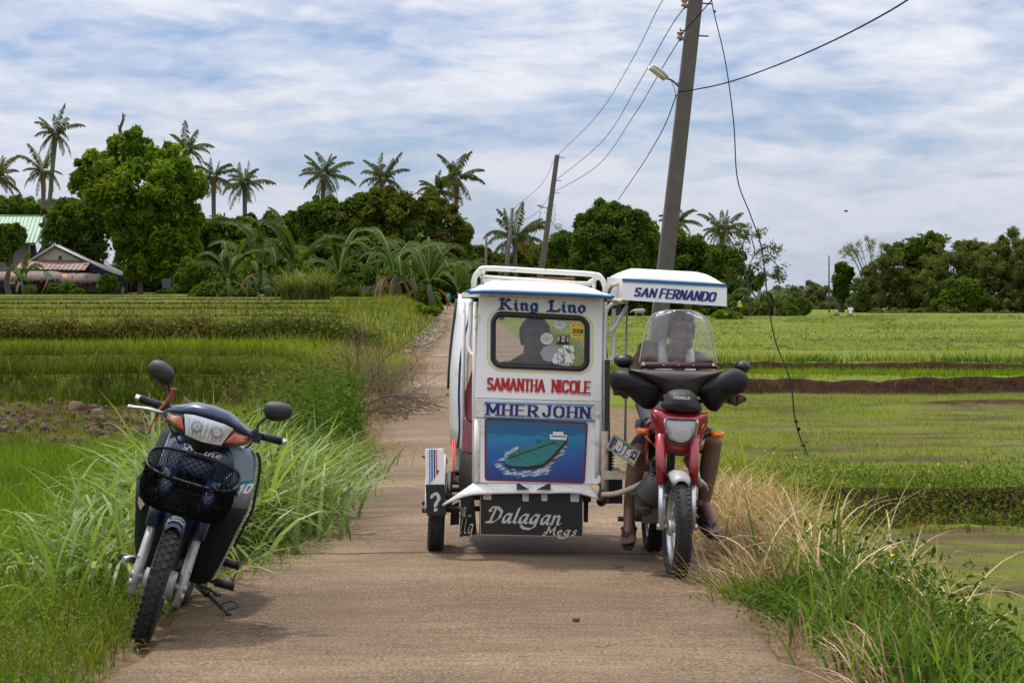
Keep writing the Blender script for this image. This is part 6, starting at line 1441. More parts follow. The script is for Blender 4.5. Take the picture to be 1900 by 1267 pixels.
def palm(label, px, py, base_px, Y, L_px, nf=20, lean=0, low=-.75, group='coconut palms on the skyline', seed=0, dens=1, cat='palm tree', curl=0):
    rnd = random.Random(seed + int(px)); k = Y / F; o = at(px, py, Y); b = at(base_px[0], base_px[1], Y); b.z = min(b.z, tz(b.x, Y) + .0 if base_px[1] > 500 else b.z)
    b.z = tz(b.x, Y)
    t = empty('coconut_palm', b, label, cat, group); mV, mQ, mC = [], [], []; oo = o - b
    nf = int(nf * 1.2)
    for i in range(nf):
        u = (i + .5) / nf; el = 1.25 - (1.25 - low) * u + rnd.uniform(-.15, .15); az = i * 2.39996 + rnd.uniform(-.6, .6); el += rnd.uniform(-.2, .2); L_ = L_px * k * rnd.uniform(.6, 1.12) * (1 - .15 * u)
        c = np.array((.042, .056, .020)) * (1 - u * .3) + np.array((.05, .045, .012)) * max(0, u - .55) * 1.4
        if u > .86 and rnd.random() < .6: c = np.array((.12, .075, .03))
        frond(mV, mQ, mC, oo, az, el, L_ * 1.3, .2 + .9 * u * rnd.uniform(.4, 1.3), L_ * .25, c, n=max(12, int(19 * dens)), curl=curl + rnd.uniform(-1, 1))
    V, Q, C = flush(mV, mC); np_mesh('crown', V, Q, LEAF, C, t)
    mb = MB(); pth = smooth_path([Vector((0, 0, -.3)), oo.lerp(Vector(), .55) + Vector((lean * k, 0, 0)), oo + Vector((0, 0, -.1))], 6)
    mb.tube(pth, [5.2 * k] * 3 + [4.2 * k] * (len(pth) - 5) + [4.6 * k, 5.6 * k], 9)
    mb.build('trunk', PBARK, t)
    nt_ = MB()
    for i in range(7): a = rnd.uniform(0, 6.3); nt_.ell(oo + Vector((cos(a) * 6 * k, sin(a) * 6 * k, -rnd.uniform(4, 10) * k)), 2.6 * k, 8, 6)
    nt_.build('coconuts', mat('yellow_green_coconut', (.14, .13, .03), .6), t)
    return t
def banana(label, px, py, Y, H_px, nl=11, dry=3, group='banana plants', seed=0, name='banana_plant', tone=1.0, wide=1.0):
    rnd = random.Random(seed + int(px)); k = Y / F; b = at(px, py, Y); b.z = tz(b.x, Y); t = empty(name, b, label, 'banana plant', group)
    H = H_px * k; top = Vector((rnd.uniform(-.1, .1) * H, 0, H * .36)); mb = MB(); mb.tube([Vector((0, 0, -.2)), top * .5, top], [H * .05, H * .042, H * .026], 9); mb.build('stem', mat('banana_stem', (.085, .10, .04), .7, var=.5, scale=3), t)
    Vs = []; Cs = []; VD = []; CD = []
    for i in range(nl + dry):
        isdry = i >= nl; az = i * 2.4 + rnd.uniform(-.4, .4); el = rnd.uniform(.75, 1.35) if not isdry else rnd.uniform(-.4, .2); L_ = H * rnd.uniform(.70, 1.05) * (1 if not isdry else .6); ns = 14
        d = np.array([cos(az) * cos(el), sin(az) * cos(el), sin(el)]); sd_ = np.array([-sin(az), cos(az), 0.]); p = np.array(top) * (1 if not isdry else .9); W_ = L_ * .085 * rnd.uniform(.8, 1.2) * wide; c = np.array((.026, .044, .016)) * rnd.uniform(.6, 1.3) * tone if not isdry else np.array((.13, .085, .045)) * rnd.uniform(.6, 1.2)
        pal_ = c * np.array((1.5, 1.35, 1.5)); dr_ = rnd.uniform(1.6, 3.2) if not isdry else 3.2
        rows = []
        for s_ in range(ns + 1):
            u = s_ / ns; w = W_ * (max(0, sin(pi * min(1, max(0, (u - .12) / .88)))) ** .55) if u > .12 else W_ * .04; sag_ = .35 + .5 * u
            rows.append((p.copy(), w, sag_)); d = unit(d + np.array([0, 0, -1.]) * dr_ * u * .16); p = p + d * L_ / ns
        Vt, Ct = (VD, CD) if isdry else (Vs, Cs)
        for (p0, w0, g0), (p1, w1, g1) in zip(rows[:-1], rows[1:]):
            for s_ in (-1, 1):
                tear = rnd.uniform(.0, .35) * w0
                e0 = p0 + sd_ * s_ * w0 - np.array([0, 0, g0 * w0 + tear * .6]); e1 = p1 + sd_ * s_ * w1 * rnd.uniform(.85, 1) - np.array([0, 0, g1 * w1 + rnd.uniform(0, .35) * w1])
                Vt.append(np.array([p0, p1, e1, e0])); cc = c * rnd.uniform(.85, 1.15); Ct.append(np.array([pal_, pal_, cc, cc]))
            r_ = L_ * .008; Vt.append(np.array([p0 + sd_ * r_ + [0, 0, r_], p0 - sd_ * r_ + [0, 0, r_], p1 - sd_ * r_ + [0, 0, r_], p1 + sd_ * r_ + [0, 0, r_]])); Ct.append(np.tile(pal_ * 2.4, (4, 1)))
    V, Q, C = flush(Vs, Cs); np_mesh('leaves', V, Q, LEAF, C, t)
    if VD: V, Q, C = flush(VD, CD); np_mesh('dry_leaves', V, Q, DRYG, C, t)
    return t
def blades(P, H, Wd, az, lean, bend, c0, c1, ns=4, fold=0):
    """grass blades: base P (n,3), length H, width Wd, heading az, starting lean and bend (radians), base and tip colour (n,3)"""
    n = len(P); p = P.copy(); a = lean.copy(); dirx = np.stack([np.cos(az), np.sin(az), np.zeros(n)], 1); tw = RNG.uniform(-1.2, 1.2, n); sd_ = np.stack([np.cos(az + pi / 2 + tw), np.sin(az + pi / 2 + tw), np.zeros(n)], 1)
    rows = []; cols = []
    for s_ in range(ns + 1):
        u = s_ / ns; w = Wd * (1 - u ** 2.2) * (.75 + .25 * min(1, u * 4)) + .0003; rows.append((p - sd_ * w[:, None] / 2, p + sd_ * w[:, None] / 2)); cols.append(c0 * (1 - u) + c1 * u)
        d = dirx * np.sin(a)[:, None] + np.array([0, 0, 1.]) * np.cos(a)[:, None]; p = p + d * (H / ns)[:, None]; a = a + bend / ns * (1 + .8 * u)
    V = np.empty((n, ns + 1, 2, 3)); C = np.empty((n, ns + 1, 2, 3))
    for s_ in range(ns + 1): V[:, s_, 0], V[:, s_, 1] = rows[s_]; C[:, s_, 0] = C[:, s_, 1] = cols[s_]
    I = np.arange(n * (ns + 1) * 2).reshape(n, ns + 1, 2); Q = np.stack([I[:, :-1, 0], I[:, :-1, 1], I[:, 1:, 1], I[:, 1:, 0]], -1).reshape(-1, 4)
    return V.reshape(-1, 3), Q, C.reshape(-1, 3)
def ground_pts(x, y, dz=-.02): return np.stack([x, y, terrain(x, y) + dz], 1)
def uni(a, b, n): return RNG.uniform(a, b, n)
def tone(n, a, b, j=.2):
    t = RNG.random((n, 1)); return (np.array(a) * (1 - t) + np.array(b) * t) * RNG.uniform(1 - j, 1 + j, (n, 1))
def patch(x, y, s=1.0): return np.clip((fbm(np.asarray(x) * .75 * s, np.asarray(y) * .55 * s, 5) - .5) * 2.2 + .5, 0, 1)
class Stuff:
    def __init__(s): s.V = []; s.Q = []; s.C = []; s.n = 0
    def add(s, vqc): V, Q, C = vqc; s.V.append(V); s.Q.append(Q + s.n); s.C.append(C); s.n += len(V)
    def build(s, name, m, label=None):
        o = np_mesh(name, np.concatenate(s.V), np.concatenate(s.Q), m, np.concatenate(s.C)); o['kind'] = 'stuff'
        if label: o['label'] = label
        return o
def field(st, x0, x1, y0, y1, dens, h, w, c0a, c0b, tipmul=(1.35, 1.25, 1.1), lean=.35, bend=.7, mask=None, ns=3, hj=.4, off=-.02, dry=0.0):
    n = int((x1 - x0) * (y1 - y0) * dens); x = uni(x0, x1, n); y = uni(y0, y1, n)
    if mask is not None:
        m_ = RNG.random(n) < mask(x, y); x, y = x[m_], y[m_]; n = len(x)
    if n == 0: return
    f = patch(x, y)[:, None]; c0 = np.array(c0a) * (1 - f) + np.array(c0b) * f; c0 = c0 * RNG.uniform(.55, 1.35, (n, 1)); c1 = c0 * np.array(tipmul)
    if dry: q = RNG.random(n) < dry; c0[q] = tone(q.sum(), (.12, .095, .045), (.22, .17, .08)); c1[q] = c0[q] * 1.2
    st.add(blades(ground_pts(x, y, off), h * RNG.uniform(1 - hj, 1 + hj, n), w * RNG.uniform(.7, 1.3, n), uni(0, 2 * pi, n), np.abs(RNG.normal(0, lean, n)), RNG.normal(bend, bend * .4, n), c0, c1, ns))
def scatter_leaves(st, x, y, z, size, ca, cb, up=.8, asp=.5):
    n = len(x); st.add(leaf_quads(np.stack([x, y, z], 1), unit(RNG.normal(size=(n, 3)) * .6 + np.array([0, -.15, up])), size * RNG.uniform(.6, 1.3, n), asp, tone(n, ca, cb)))
G1, G2, GL = (.055, .095, .012), (.095, .145, .022), (.16, .205, .075)
DL = lambda x, y: road_l(y) - x
DR = lambda x, y: x - road_l(y) - RW
# ---------------------------------------------------------------- left verge
near = Stuff()
field(near, -5.6, -1.45, 7.3, 12.2, 1300, .19, .0055, G1, G2, mask=lambda x, y: sst(-.06, .10, DL(x, y)) * 1.0, lean=.45, bend=.9, dry=.06)
field(near, -8, -1.35, 11, 24, 460, .30, .008, (.05, .10, .010), (.10, .165, .02), mask=lambda x, y: sst(.02, .3, DL(x, y)), lean=.35, bend=.9, dry=.04)
field(near, -6.5, -1.7, 8, 13, 90, .42, .011, (.06, .11, .015), (.11, .17, .04), mask=lambda x, y: sst(.25, .8, DL(x, y)) * patch(x, y, 1.3), lean=.4, bend=1.3, ns=4)
n = 9000; y = uni(7.3, 11.6, n); x = road_l(y) - np.abs(RNG.normal(.0, 1.1, n)) - .02; scatter_leaves(near, x, y, terrain(x, y) + .02 + np.abs(RNG.normal(0, .12, n)) * np.clip(DL(x, y) * 3, .2, 1), .011, (.07, .11, .03), (.13, .17, .06))
n = 1500; y = uni(7.5, 11, n); x = road_l(y) - .1 - np.abs(RNG.normal(0, .9, n)); scatter_leaves(near, x, y, terrain(x, y) + np.abs(RNG.normal(.12, .1, n)), .005, (.30, .32, .2), (.42, .42, .30))
near.build('verge_grass', GRASS, 'short grass and small weeds beside the road on the near left')
tall = Stuff()
def clump_blades(st, cx, cy, sx, sy, n, h, w, ca, cb, tip=(1.25, 1.2, 1.3), lean=.35, bend=1.2, ns=6, az=None, dz=0):
    x = RNG.normal(cx, sx, n); y = RNG.normal(cy, sy, n); az_ = uni(0, 2 * pi, n) if az is None else RNG.normal(az[0], az[1], n); c = tone(n, ca, cb)
    P = ground_pts(x, y); P[:, 2] += dz
    st.add(blades(P, h * RNG.uniform(.55, 1.1, n), w * RNG.uniform(.6, 1.25, n), az_, np.abs(RNG.normal(0, lean, n)) + .05, np.clip(RNG.normal(bend, .5, n), .1, 2.6), c, c * np.array(tip), ns))
TB = ((.075, .13, .035), (.19, .25, .105))
for cx, cy, n, h in ((-2.1, 11.0, 300, .66), (-1.95, 12.3, 560, .88), (-1.80, 13.2, 640, 1.0), (-2.05, 13.8, 560, 1.08), (-1.65, 14.4, 480, .95), (-2.5, 12.4, 220, .7)): clump_blades(tall, cx, cy, .22, .4, int(n * .8), h, .034, *TB, lean=.42, bend=1.35)
for cx, cy, n, h in ((-1.75, 12.5, 420, .55), (-1.62, 14.2, 460, .55), (-1.58, 15.8, 520, .58), (-1.58, 17.2, 480, .52), (-1.85, 16.6, 460, .75), (-1.62, 18.8, 520, .5), (-1.75, 20.2, 460, .55), (-2.0, 19.0, 420, .7), (-1.72, 13.3, 420, .5)): clump_blades(tall, cx, cy, .2, .5, n, h * .85, .015, (.045, .085, .012), (.115, .16, .035), lean=.6, bend=1.4, ns=5)
clump_blades(tall, -1.38, 16.0, .1, 2.0, 700, .40, .009, (.08, .12, .02), (.16, .19, .05), lean=.8, bend=1.2, ns=4)
tall.build('tall_grass', REED, 'tall arching pale green grass behind the parked motorcycle')
mid = Stuff()
field(mid, -7, -1.0, 19, 36, 150, .20, .010, (.055, .095, .014), (.12, .16, .03), mask=lambda x, y: sst(.15, .7, DL(x, y)) * (1 - .75 * (sst(22.5, 25, y) * (1 - sst(-5.6, -3.6, x)))), lean=.45, bend=.9, dry=.12)
n = 10000; y = RNG.normal(22, 1.1, n); x = np.minimum(-2.0 + RNG.normal(0, .32, n), road_l(y) + .22 * RNG.random(n)); scatter_leaves(mid, x, y, terrain(x, y) + np.abs(RNG.normal(0, .36, n)), .030, (.030, .062, .012), (.075, .125, .025))
field(mid, -14, -4.5, 22, 36, 240, .16, .008, (.08, .10, .02), (.14, .17, .03), lean=.5, mask=lambda x, y: patch(x * 1.4, y * 1.2) ** 1.6)
field(mid, -13, -2.2, 35.0, 38.0, 620, .36, .012, (.028, .05, .010), (.06, .085, .02), lean=.5, bend=.8, dry=.05)
field(mid, -14, -2.2, 39.4, 41.4, 520, .32, .013, (.03, .05, .011), (.075, .10, .022), lean=.5, bend=.8, dry=.1)
field(mid, -15, -2.4, 41, 50.6, 130, .22, .011, (.09, .16, .010), (.13, .205, .018), lean=.2, bend=.4)
field(mid, -5, -1.6, 34, 66, 60, .40, .012, (.06, .085, .02), (.12, .13, .04), mask=lambda x, y: sst(.4, 1.0, DL(x, y)) * (1 - sst(2, 3.2, DL(x, y))), lean=.5, bend=.8, dry=.3)
field(mid, -9, -2.5, 64, 220, 9, .5, .03, (.06, .09, .018), (.12, .15, .035), mask=lambda x, y: sst(.3, 1.4, DL(x, y)) * (1 - sst(3, 5, DL(x, y))), lean=.5, dry=.15, ns=2)
for e, dz, wd in L_EDGES[3:]:
    kx = e / 50
    for q in range(3): field(mid, -26 * (e / 62) ** .75 , -3.6 - .02 * e, e - 1.5 - .4 * kx, e + 2.2 * kx, 60 / kx ** 1.3, .09 + .036 * kx, .016 * kx, (.016, .026, .008), (.04, .05, .014), lean=.5, ns=2, off=.02, mask=lambda x, y, e=e: np.exp(-((y - e - wob(x * 30 / e, [q[0] for q in L_EDGES].index(e)) * (.5 + e / 70) - .4) / (.5 + e / 160)) ** 2))
for (a, b) in ((51.5, 62), (63, 90), (92, 125), (127, 170), (172, 220)):
    kx = a / 50; field(mid, -15.5 * kx, -3.6 - .02 * a, a + 1.5 * kx, b - .8 * kx, 24 / kx ** 1.5, .06 + .014 * kx, .022 * kx, (.085, .125, .012), (.165, .18, .03), lean=.5, ns=2, dry=.08)
mid.build('field_grass', GRASS, 'rice and grass on the left hand terraces')
bank = Stuff()
ell = []
for i in range(64):
    x = -17.5 + i * .225; yb = 50.5 + float(wob(np.array(x * 30 / 50.5), 2)) * (.5 + 50.5 / 70); h_ = .30 + .12 * sin(i * .9) + .08 * sin(i * 2.3) + (.2 if i > 52 else 0)
    n = 330; d = unit(RNG.normal(size=(n, 3))); c = np.array([x, yb + .35, terrain(np.array([x]), np.array([yb]))[0] + .34]); P = c + d * np.array([.34, .38, h_ * 1.15]) * RNG.uniform(.5, 1, (n, 1))
    dryp = RNG.random(n) < (.30 if 14 < i < 46 else .06); col = tone(n, (.022, .036, .009), (.065, .09, .018)); col[dryp] = tone(dryp.sum(), (.07, .045, .025), (.14, .10, .05)); bank.add(leaf_quads(P, unit(d + RNG.normal(size=(n, 3)) * .6 + [0, 0, .3]), uni(.03, .065, n), .45, col))
field(bank, -17, -3.8, 50.3, 52.2, 130, .42, .012, (.04, .06, .015), (.10, .11, .035), lean=.5, dry=.22)
bank.build('overgrown_bank', LEAF, 'dark overgrown bank between two left hand terraces')
# ---------------------------------------------------------------- right verge: straw, green blades, low leaves
dry = Stuff(); ST = ((.19, .12, .06), (.50, .37, .21))
for cx, cy, sx, sy, n, h, w in ((1.40, 15.4, .18, .9, 1700, .46, .0085), (1.50, 13.6, .20, .9, 1900, .45, .0085), (1.56, 12.0, .17, .7, 1300, .40, .0085), (1.42, 13.0, .14, 1.1, 900, .32, .006), (1.75, 14.2, .2, .8, 500, .6, .008)): clump_blades(dry, cx, cy, sx, sy, n, h, w, *ST, tip=(1.15, 1.1, 1.05), lean=.65, bend=1.4, ns=5)
clump_blades(dry, 1.28, 13.2, .10, 1.5, 700, .26, .006, (.13, .085, .045), (.28, .2, .11), tip=(1.2, 1.15, 1.1), lean=1.15, bend=.9, ns=4)
clump_blades(dry, 1.22, 10.9, .13, .22, 420, .36, .008, *ST, lean=1.25, bend=.7, az=(2.9, .5)); clump_blades(dry, 1.62, 9.0, .22, .5, 420, .40, .007, (.16, .10, .05), (.30, .21, .11), lean=1.1, bend=.9)
clump_blades(dry, 1.42, 8.3, .05, .2, 70, .4, .008, *ST, lean=1.0, bend=.8, az=(2.2, .5))
field(dry, .95, 1.7, 9, 20, 110, .20, .005, (.14, .09, .05), (.26, .18, .1), lean=1.2, bend=.4, mask=lambda x, y: sst(-.12, .2, DR(x, y)))
n = 1300; y = uni(8, 21, n); x = road_l(y) + RW - np.abs(RNG.normal(0, .16, n)) + .05; P = np.stack([x, y, road_z(y) + .03 + RNG.random(n) * .01], 1); c = tone(n, (.10, .065, .035), (.26, .18, .1)); dry.add(blades(P, uni(.04, .16, n), np.full(n, .004), uni(0, 6.3, n), uni(1.4, 1.57, n), uni(-.1, .2, n), c, c, 3))
dry.build('dry_grass', DRYG, 'bleached straw grass along the right hand road edge')
gr_ = Stuff(); GB = ((.045, .105, .028), (.095, .165, .065))
for cx, cy, sx, sy, n, h, w in ((1.62, 10.6, .13, .30, 130, .78, .016), (1.60, 9.4, .16, .35, 210, .55, .017), (1.95, 9.2, .2, .45, 210, .58, .016), (1.80, 8.35, .2, .3, 230, .50, .016), (1.50, 8.6, .10, .2, 90, .45, .015), (2.0, 10.2, .16, .4, 130, .66, .015), (2.25, 8.6, .14, .4, 120, .5, .014), (2.12, 7.7, .2, .3, 160, .5, .016)):
    clump_blades(gr_, cx, cy, sx, sy, n, h * .72, w, *GB, lean=.24, bend=.75, tip=(1.5, 1.2, 1.1), ns=7)
tips_ = Stuff()
for cx, cy, sx, sy, n, h in ((1.62, 10.7, .16, .35, 46, .82), (1.95, 10.3, .2, .4, 40, .8), (2.05, 9.3, .2, .5, 30, .72), (1.60, 11.3, .15, .4, 40, .75)):
    c0 = (.10, .14, .04); clump_blades(tips_, cx, cy, sx, sy, n, h, .013, (.30, .22, .12), (.6, .46, .28), lean=.2, bend=1.35, ns=8)
for cx, cy, n, h in ((1.62, 17.8, 200, .62), (1.55, 19.0, 260, .55), (2.05, 15.8, 160, .7), (2.15, 13.4, 140, .6), (2.0, 17.4, 200, .6)): clump_blades(gr_, cx, cy, .2, .45, n, h, .011, (.075, .125, .02), (.16, .19, .06), lean=.5, bend=1.1, tip=(1.7, 1.4, 1.6))
field(gr_, 1.3, 3.2, 7.4, 20, 150, .22, .008, (.045, .08, .014), (.09, .13, .03), mask=lambda x, y: sst(.2, .5, DR(x, y)) * (1 - sst(.75, 1.15, DR(x, y))), lean=.5, bend=.9, dry=.25)
n = 7000; y = RNG.normal(10.15, .38, n); x = 1.46 + RNG.normal(0, .15, n) - (y - 10.15) * .12; scatter_leaves(gr_, x, y, np.maximum(terrain(x, y), .0) + np.abs(RNG.normal(.02, .05, n)), .013, (.03, .072, .016), (.07, .135, .03))
n = 4200; y = uni(8, 11.5, n); x = 1.95 + RNG.normal(0, .22, n); scatter_leaves(gr_, x, y, terrain(x, y) + np.abs(RNG.normal(.05, .16, n)), .022, (.025, .05, .012), (.055, .095, .02))
clump_blades(gr_, 1.22, 10.5, .10, .14, 240, .28, .009, (.07, .11, .02), (.14, .17, .05), lean=1.2, bend=.7, az=(3.0, .6))
tips_.build('dry_blades', DRYG, 'tall bleached bent blades among the green grass on the right')
gr_.build('verge_grass', GRASS, 'tall green blades and leafy weeds on the right hand verge')
# ---------------------------------------------------------------- right fields
rf_ = Stuff()
yb0 = lambda x: 19.1 + wob(x, 20) * .35
n = 16000; x = uni(1.8, 9, n); y = yb0(x) + RNG.normal(-.35, .42, n); scatter_leaves(rf_, x, y, terrain(x, y) + np.abs(RNG.normal(0, .12, n)) * (.4 + patch(x * 2, y)), .020, (.05, .095, .012), (.115, .17, .03))
field(rf_, 1.8, 9.5, 18.2, 20.6, 300, .17, .008, (.05, .09, .014), (.11, .155, .03), lean=.5, bend=.8, dry=.08, mask=lambda x, y: np.exp(-((y - yb0(x)) / .7) ** 2) * patch(x * 1.4, y))
field(rf_, 1.6, 9, 17.8, 18.7, 200, .16, .008, (.05, .06, .02), (.13, .11, .045), lean=.8, bend=.9, dry=.4)
wet = lambda x, y: .25 + .75 * (patch(x * .9, y * 1.3) > .42)
field(rf_, 1.9, 6.5, 8, 18.0, 260, .055, .004, (.085, .125, .012), (.13, .17, .02), lean=.25, bend=.3, mask=wet, ns=2)
field(rf_, 1.3, 11.5, 20.0, 38.6, 420, .06, .006, (.10, .15, .010), (.15, .19, .016), lean=.2, bend=.3, mask=lambda x, y: sst(.7, 1.3, DR(x, y)) * (.35 + .65 * (patch(x * .6, y * .8) > .4)), ns=2)
field(rf_, .8, 13, 38.8, 39.6, 420, .20, .011, (.04, .075, .010), (.085, .13, .02), lean=.8, bend=1.2, ns=3, mask=lambda x, y: patch(x * 1.5, y) ** 2)
field(rf_, .8, 14, 42.4, 43.4, 420, .22, .012, (.04, .075, .010), (.085, .13, .02), lean=.8, bend=1.2, ns=3, mask=lambda x, y: patch(x * 1.3, y) ** 1.5)
field(rf_, .6, 13, 39.4, 42.6, 260, .15, .009, (.085, .155, .010), (.125, .195, .018), lean=.25, bend=.4, ns=2)
field(rf_, .4, 14, 42.6, 44.2, 150, .22, .012, (.04, .07, .012), (.09, .12, .025), lean=.5, ns=2)
field(rf_, .4, 26, 43.2, 98, 60, .06, .014, (.06, .095, .011), (.135, .165, .022), mask=lambda x, y: sst(.5, 1.2, DR(x, y)) * (.25 + .75 * patch(x * .5, y * .35)), lean=1.1, ns=2, dry=.12)
for e in (55, 66, 80, 98, 120, 150): field(rf_, .0, 26 * e / 80, e - 2, e + 2.5, 90 * (55 / e) ** 1.2, .07 + e / 1500, .02 * e / 70, (.03, .05, .010), (.06, .085, .018), lean=.9, ns=2, mask=lambda x, y, e=e: np.exp(-((y - e - wob(x * .4, e) * 2.2 + .3) / (.4 + e / 130)) ** 2) * sst(.5, 1.5, DR(x, y)) * (patch(x * .3, y * .2) > .35))
field(rf_, -3, 60, 98, 240, 5, .06, .06, (.075, .10, .018), (.13, .15, .035), mask=lambda x, y: sst(.5, 1.5, DR(x, y)), lean=1.1, ns=2, dry=.15)
field(rf_, -.5, 2.6, 36, 90, 46, .35, .013, (.055, .09, .015), (.12, .15, .035), mask=lambda x, y: sst(.1, .5, DR(x, y)) * (1 - sst(1, 1.8, DR(x, y))), lean=.5, dry=.15)
rf_.build('paddy_growth', GRASS, 'young rice and grass in the right hand paddies')
fl_ = Stuff()
n = 70; x = uni(2.2, 8.5, n); y = yb0(x) + RNG.normal(-.1, .4, n); P = np.stack([x, y, terrain(x, y) + uni(.10, .22, n)], 1); fl_.add(leaf_quads(P, unit(RNG.normal(size=(n, 3)) * .5 + [0, -.6, .5]), uni(.007, .011, n), .9, tone(n, (.55, .42, .02), (.7, .56, .05))))
for (px, py, Y) in ((1604, 1110, 9.7), (1655, 1030, 10.6), (1590, 1078, 10)): c = np.array(at(px, py, Y)); fl_.add(leaf_quads(c[None] + RNG.normal(0, .004, (5, 3)), unit(RNG.normal(size=(5, 3)) + [0, -1, .5]), np.full(5, .011), .9, tone(5, (.6, .45, .02), (.7, .55, .05))))
fl_.build('yellow_flowers', LEAF, 'small yellow flowers on the paddy bund')
# soil clods of the ploughed patch, straw and debris beside the road
cl = MB(); rnd = random.Random(9)
for i in range(1000):
    x, y = rnd.uniform(-12, -4.6), 23.5 + 11.5 * rnd.random() ** .8; r_ = rnd.uniform(.03, .085) * (1.8 if rnd.random() < .08 else 1); z = tz(x, y)
    o = len(cl.v); cl.ell((x, y, z + r_ * .1), (r_ * rnd.uniform(.8, 1.5), r_, r_ * rnd.uniform(.4, .8)), 7, 5, rot=(rnd.random(), rnd.random(), rnd.random() * 6)); 
    for q in range(o, len(cl.v)): cl.v[q] = tuple(c + rnd.gauss(0, r_ * .2) for c in cl.v[q])
co = cl.build('soil_clods', mat('ploughed_earth', (.085, .044, .027), .95, var=.5, scale=4, bump=.8, bscale=14)); co['kind'] = 'stuff'
deb = Stuff()
def lit(x, y, h, ca, cb, wd, lo=1.25): n = len(x); P = np.stack([x, y, np.maximum(terrain(x, y), np.where(DL(x, y) < .1, road_z(y) + .02, -9)) + RNG.random(n) * .03], 1); c = tone(n, ca, cb); deb.add(blades(P, h * RNG.uniform(.5, 1.3, n), np.full(n, wd), uni(0, 6.3, n), uni(lo, 1.6, n), uni(-.4, .4, n), c, c * 1.1, 3))
n = 1500; y = RNG.normal(23.2, .8, n); lit(road_l(y) + .05 + RNG.normal(0, .16, n), y, .22, (.10, .058, .03), (.24, .15, .075), .006)
n = 1400; y = RNG.normal(20.8, .7, n); lit(road_l(y) + .30 + RNG.normal(0, .25, n), y, .20, (.12, .07, .035), (.28, .18, .09), .006)
n = 5200; y = uni(24, 48, n); lit(road_l(y) - .12 + RNG.normal(0, .22, n), y, .26, (.09, .055, .035), (.25, .17, .10), .009, 1.0)
n = 2400; y = uni(40, 130, n); lit(road_l(y) - .25 + RNG.normal(0, .28, n), y, .3, (.10, .075, .045), (.24, .18, .12), .014, 1.0)
n = 900; y = uni(8, 20, n); lit(road_l(y) + .02 + np.abs(RNG.normal(0, .12, n)), y, .09, (.10, .07, .03), (.25, .18, .09), .004, 1.4)
deb.build('straw_litter', DRYG, 'brown straw and litter along the left hand road edge')
rb = MB(); rnd = random.Random(12)
for i in range(620):
    y = rnd.uniform(25, 36) if i < 320 else rnd.uniform(58, 150); x = float(road_l(np.array(y))) - rnd.uniform(.0, .8) - (.002 * y); r_ = rnd.uniform(.025, .07) * (1 + y / 110); rb.ell((x, y, tz(x, y) + r_ * .15), (r_ * 1.3, r_, r_ * .5), 7, 5, rot=(rnd.random() * .6, rnd.random() * .6, rnd.random() * 6))
ro = rb.build('rubble', mat('pale_rubble', (.19, .155, .13), .9, var=.4, scale=5, bump=.5, bscale=16)); ro['kind'] = 'stuff'; ro['label'] = 'pale rubble and stones beside the road'
# cut brush lying at the road edge
bp_ = at(705, 762, 25); bp_.z = 0; br = empty('cut_brush', (-1.95, 27, .0), 'brown dead branches of a cut bush lying on the left hand road edge', 'brush')
tw = MB(); rnd = random.Random(21)
def twig(p, d, L_, r_, lev):
    p = Vector(p); d = Vector(d).normalized(); pts = [p]
    for i in range(4): d = (d + Vector((rnd.gauss(0, .16), rnd.gauss(0, .16), rnd.gauss(0, .12)))).normalized(); p = p + d * L_ / 4; pts.append(p); 
    tw.tube(pts, [r_ * (1 - .18 * i) for i in range(5)], 4, cap=False)
    if lev:
        for i in range(5 if lev > 1 else 4): twig(pts[rnd.randint(1, 4)], d + Vector((rnd.gauss(0, .55), rnd.gauss(0, .55), rnd.gauss(.05, .35))), L_ * rnd.uniform(.45, .75), r_ * .5, lev - 1)
for i in range(6): twig((.0 + rnd.uniform(-.12, .12), -2.2 + i * .5, .1), (.30 + rnd.uniform(-.2, .35), .8, .36 + rnd.uniform(-.1, .3)), rnd.uniform(.6, 1.0), .014, 3)
for i in range(3): twig((.15, .6 + i * .5, .12), (.5, .5, .12), .75, .012, 3)
tw.build('branches', mat('dead_twig', (.085, .05, .035), .9, var=.4), br)
n = 1300; c = tone(n, (.10, .065, .045), (.22, .15, .085)); P = np.stack([RNG.normal(.22, .22, n), RNG.normal(.3, .9, n), np.abs(RNG.normal(.08, .10, n)) + .03], 1); V, Q, C = leaf_quads(P, unit(RNG.normal(size=(n, 3))), uni(.015, .04, n), .3, c); np_mesh('withered_leaves', V, Q, DRYG, C, br)
stb = empty('straw_bush', (-2.35, 33, tz(-2.35, 33)), 'pale dry feathery bush standing at the left road edge above the cut brush', 'bush')
n = 1500; c = tone(n, (.14, .12, .05), (.30, .25, .12)); V, Q, C = blades(np.stack([RNG.normal(0, .22, n), RNG.normal(0, .3, n), np.zeros(n)], 1), uni(.4, 1.05, n), np.full(n, .008), uni(0, 6.3, n), np.abs(RNG.normal(0, .35, n)), RNG.normal(.4, .3, n), c, c * 1.3, 4); np_mesh('stalks', V, Q, DRYG, C, stb)
n = 900; P = np.stack([RNG.normal(0, .35, n), RNG.normal(0, .4, n), uni(.1, .75, n)], 1); V, Q, C = leaf_quads(P, unit(RNG.normal(size=(n, 3))), uni(.02, .04, n), .4, tone(n, (.06, .075, .025), (.13, .13, .05))); np_mesh('leaves', V, Q, LEAF, C, stb)
sb2 = empty('weedy_shrub', (-2.9, 30.5, tz(-2.9, 30.5)), 'brownish twiggy weed shrub on the left verge beyond the tall grass', 'shrub')
n = 3000; P = np.stack([RNG.normal(0, .55, n), RNG.normal(0, .8, n), np.abs(RNG.normal(.28, .22, n))], 1); V, Q, C = leaf_quads(P, unit(RNG.normal(size=(n, 3))), uni(.015, .035, n), .4, tone(n, (.06, .055, .03), (.13, .115, .06))); np_mesh('leaves', V, Q, LEAF, C, sb2)
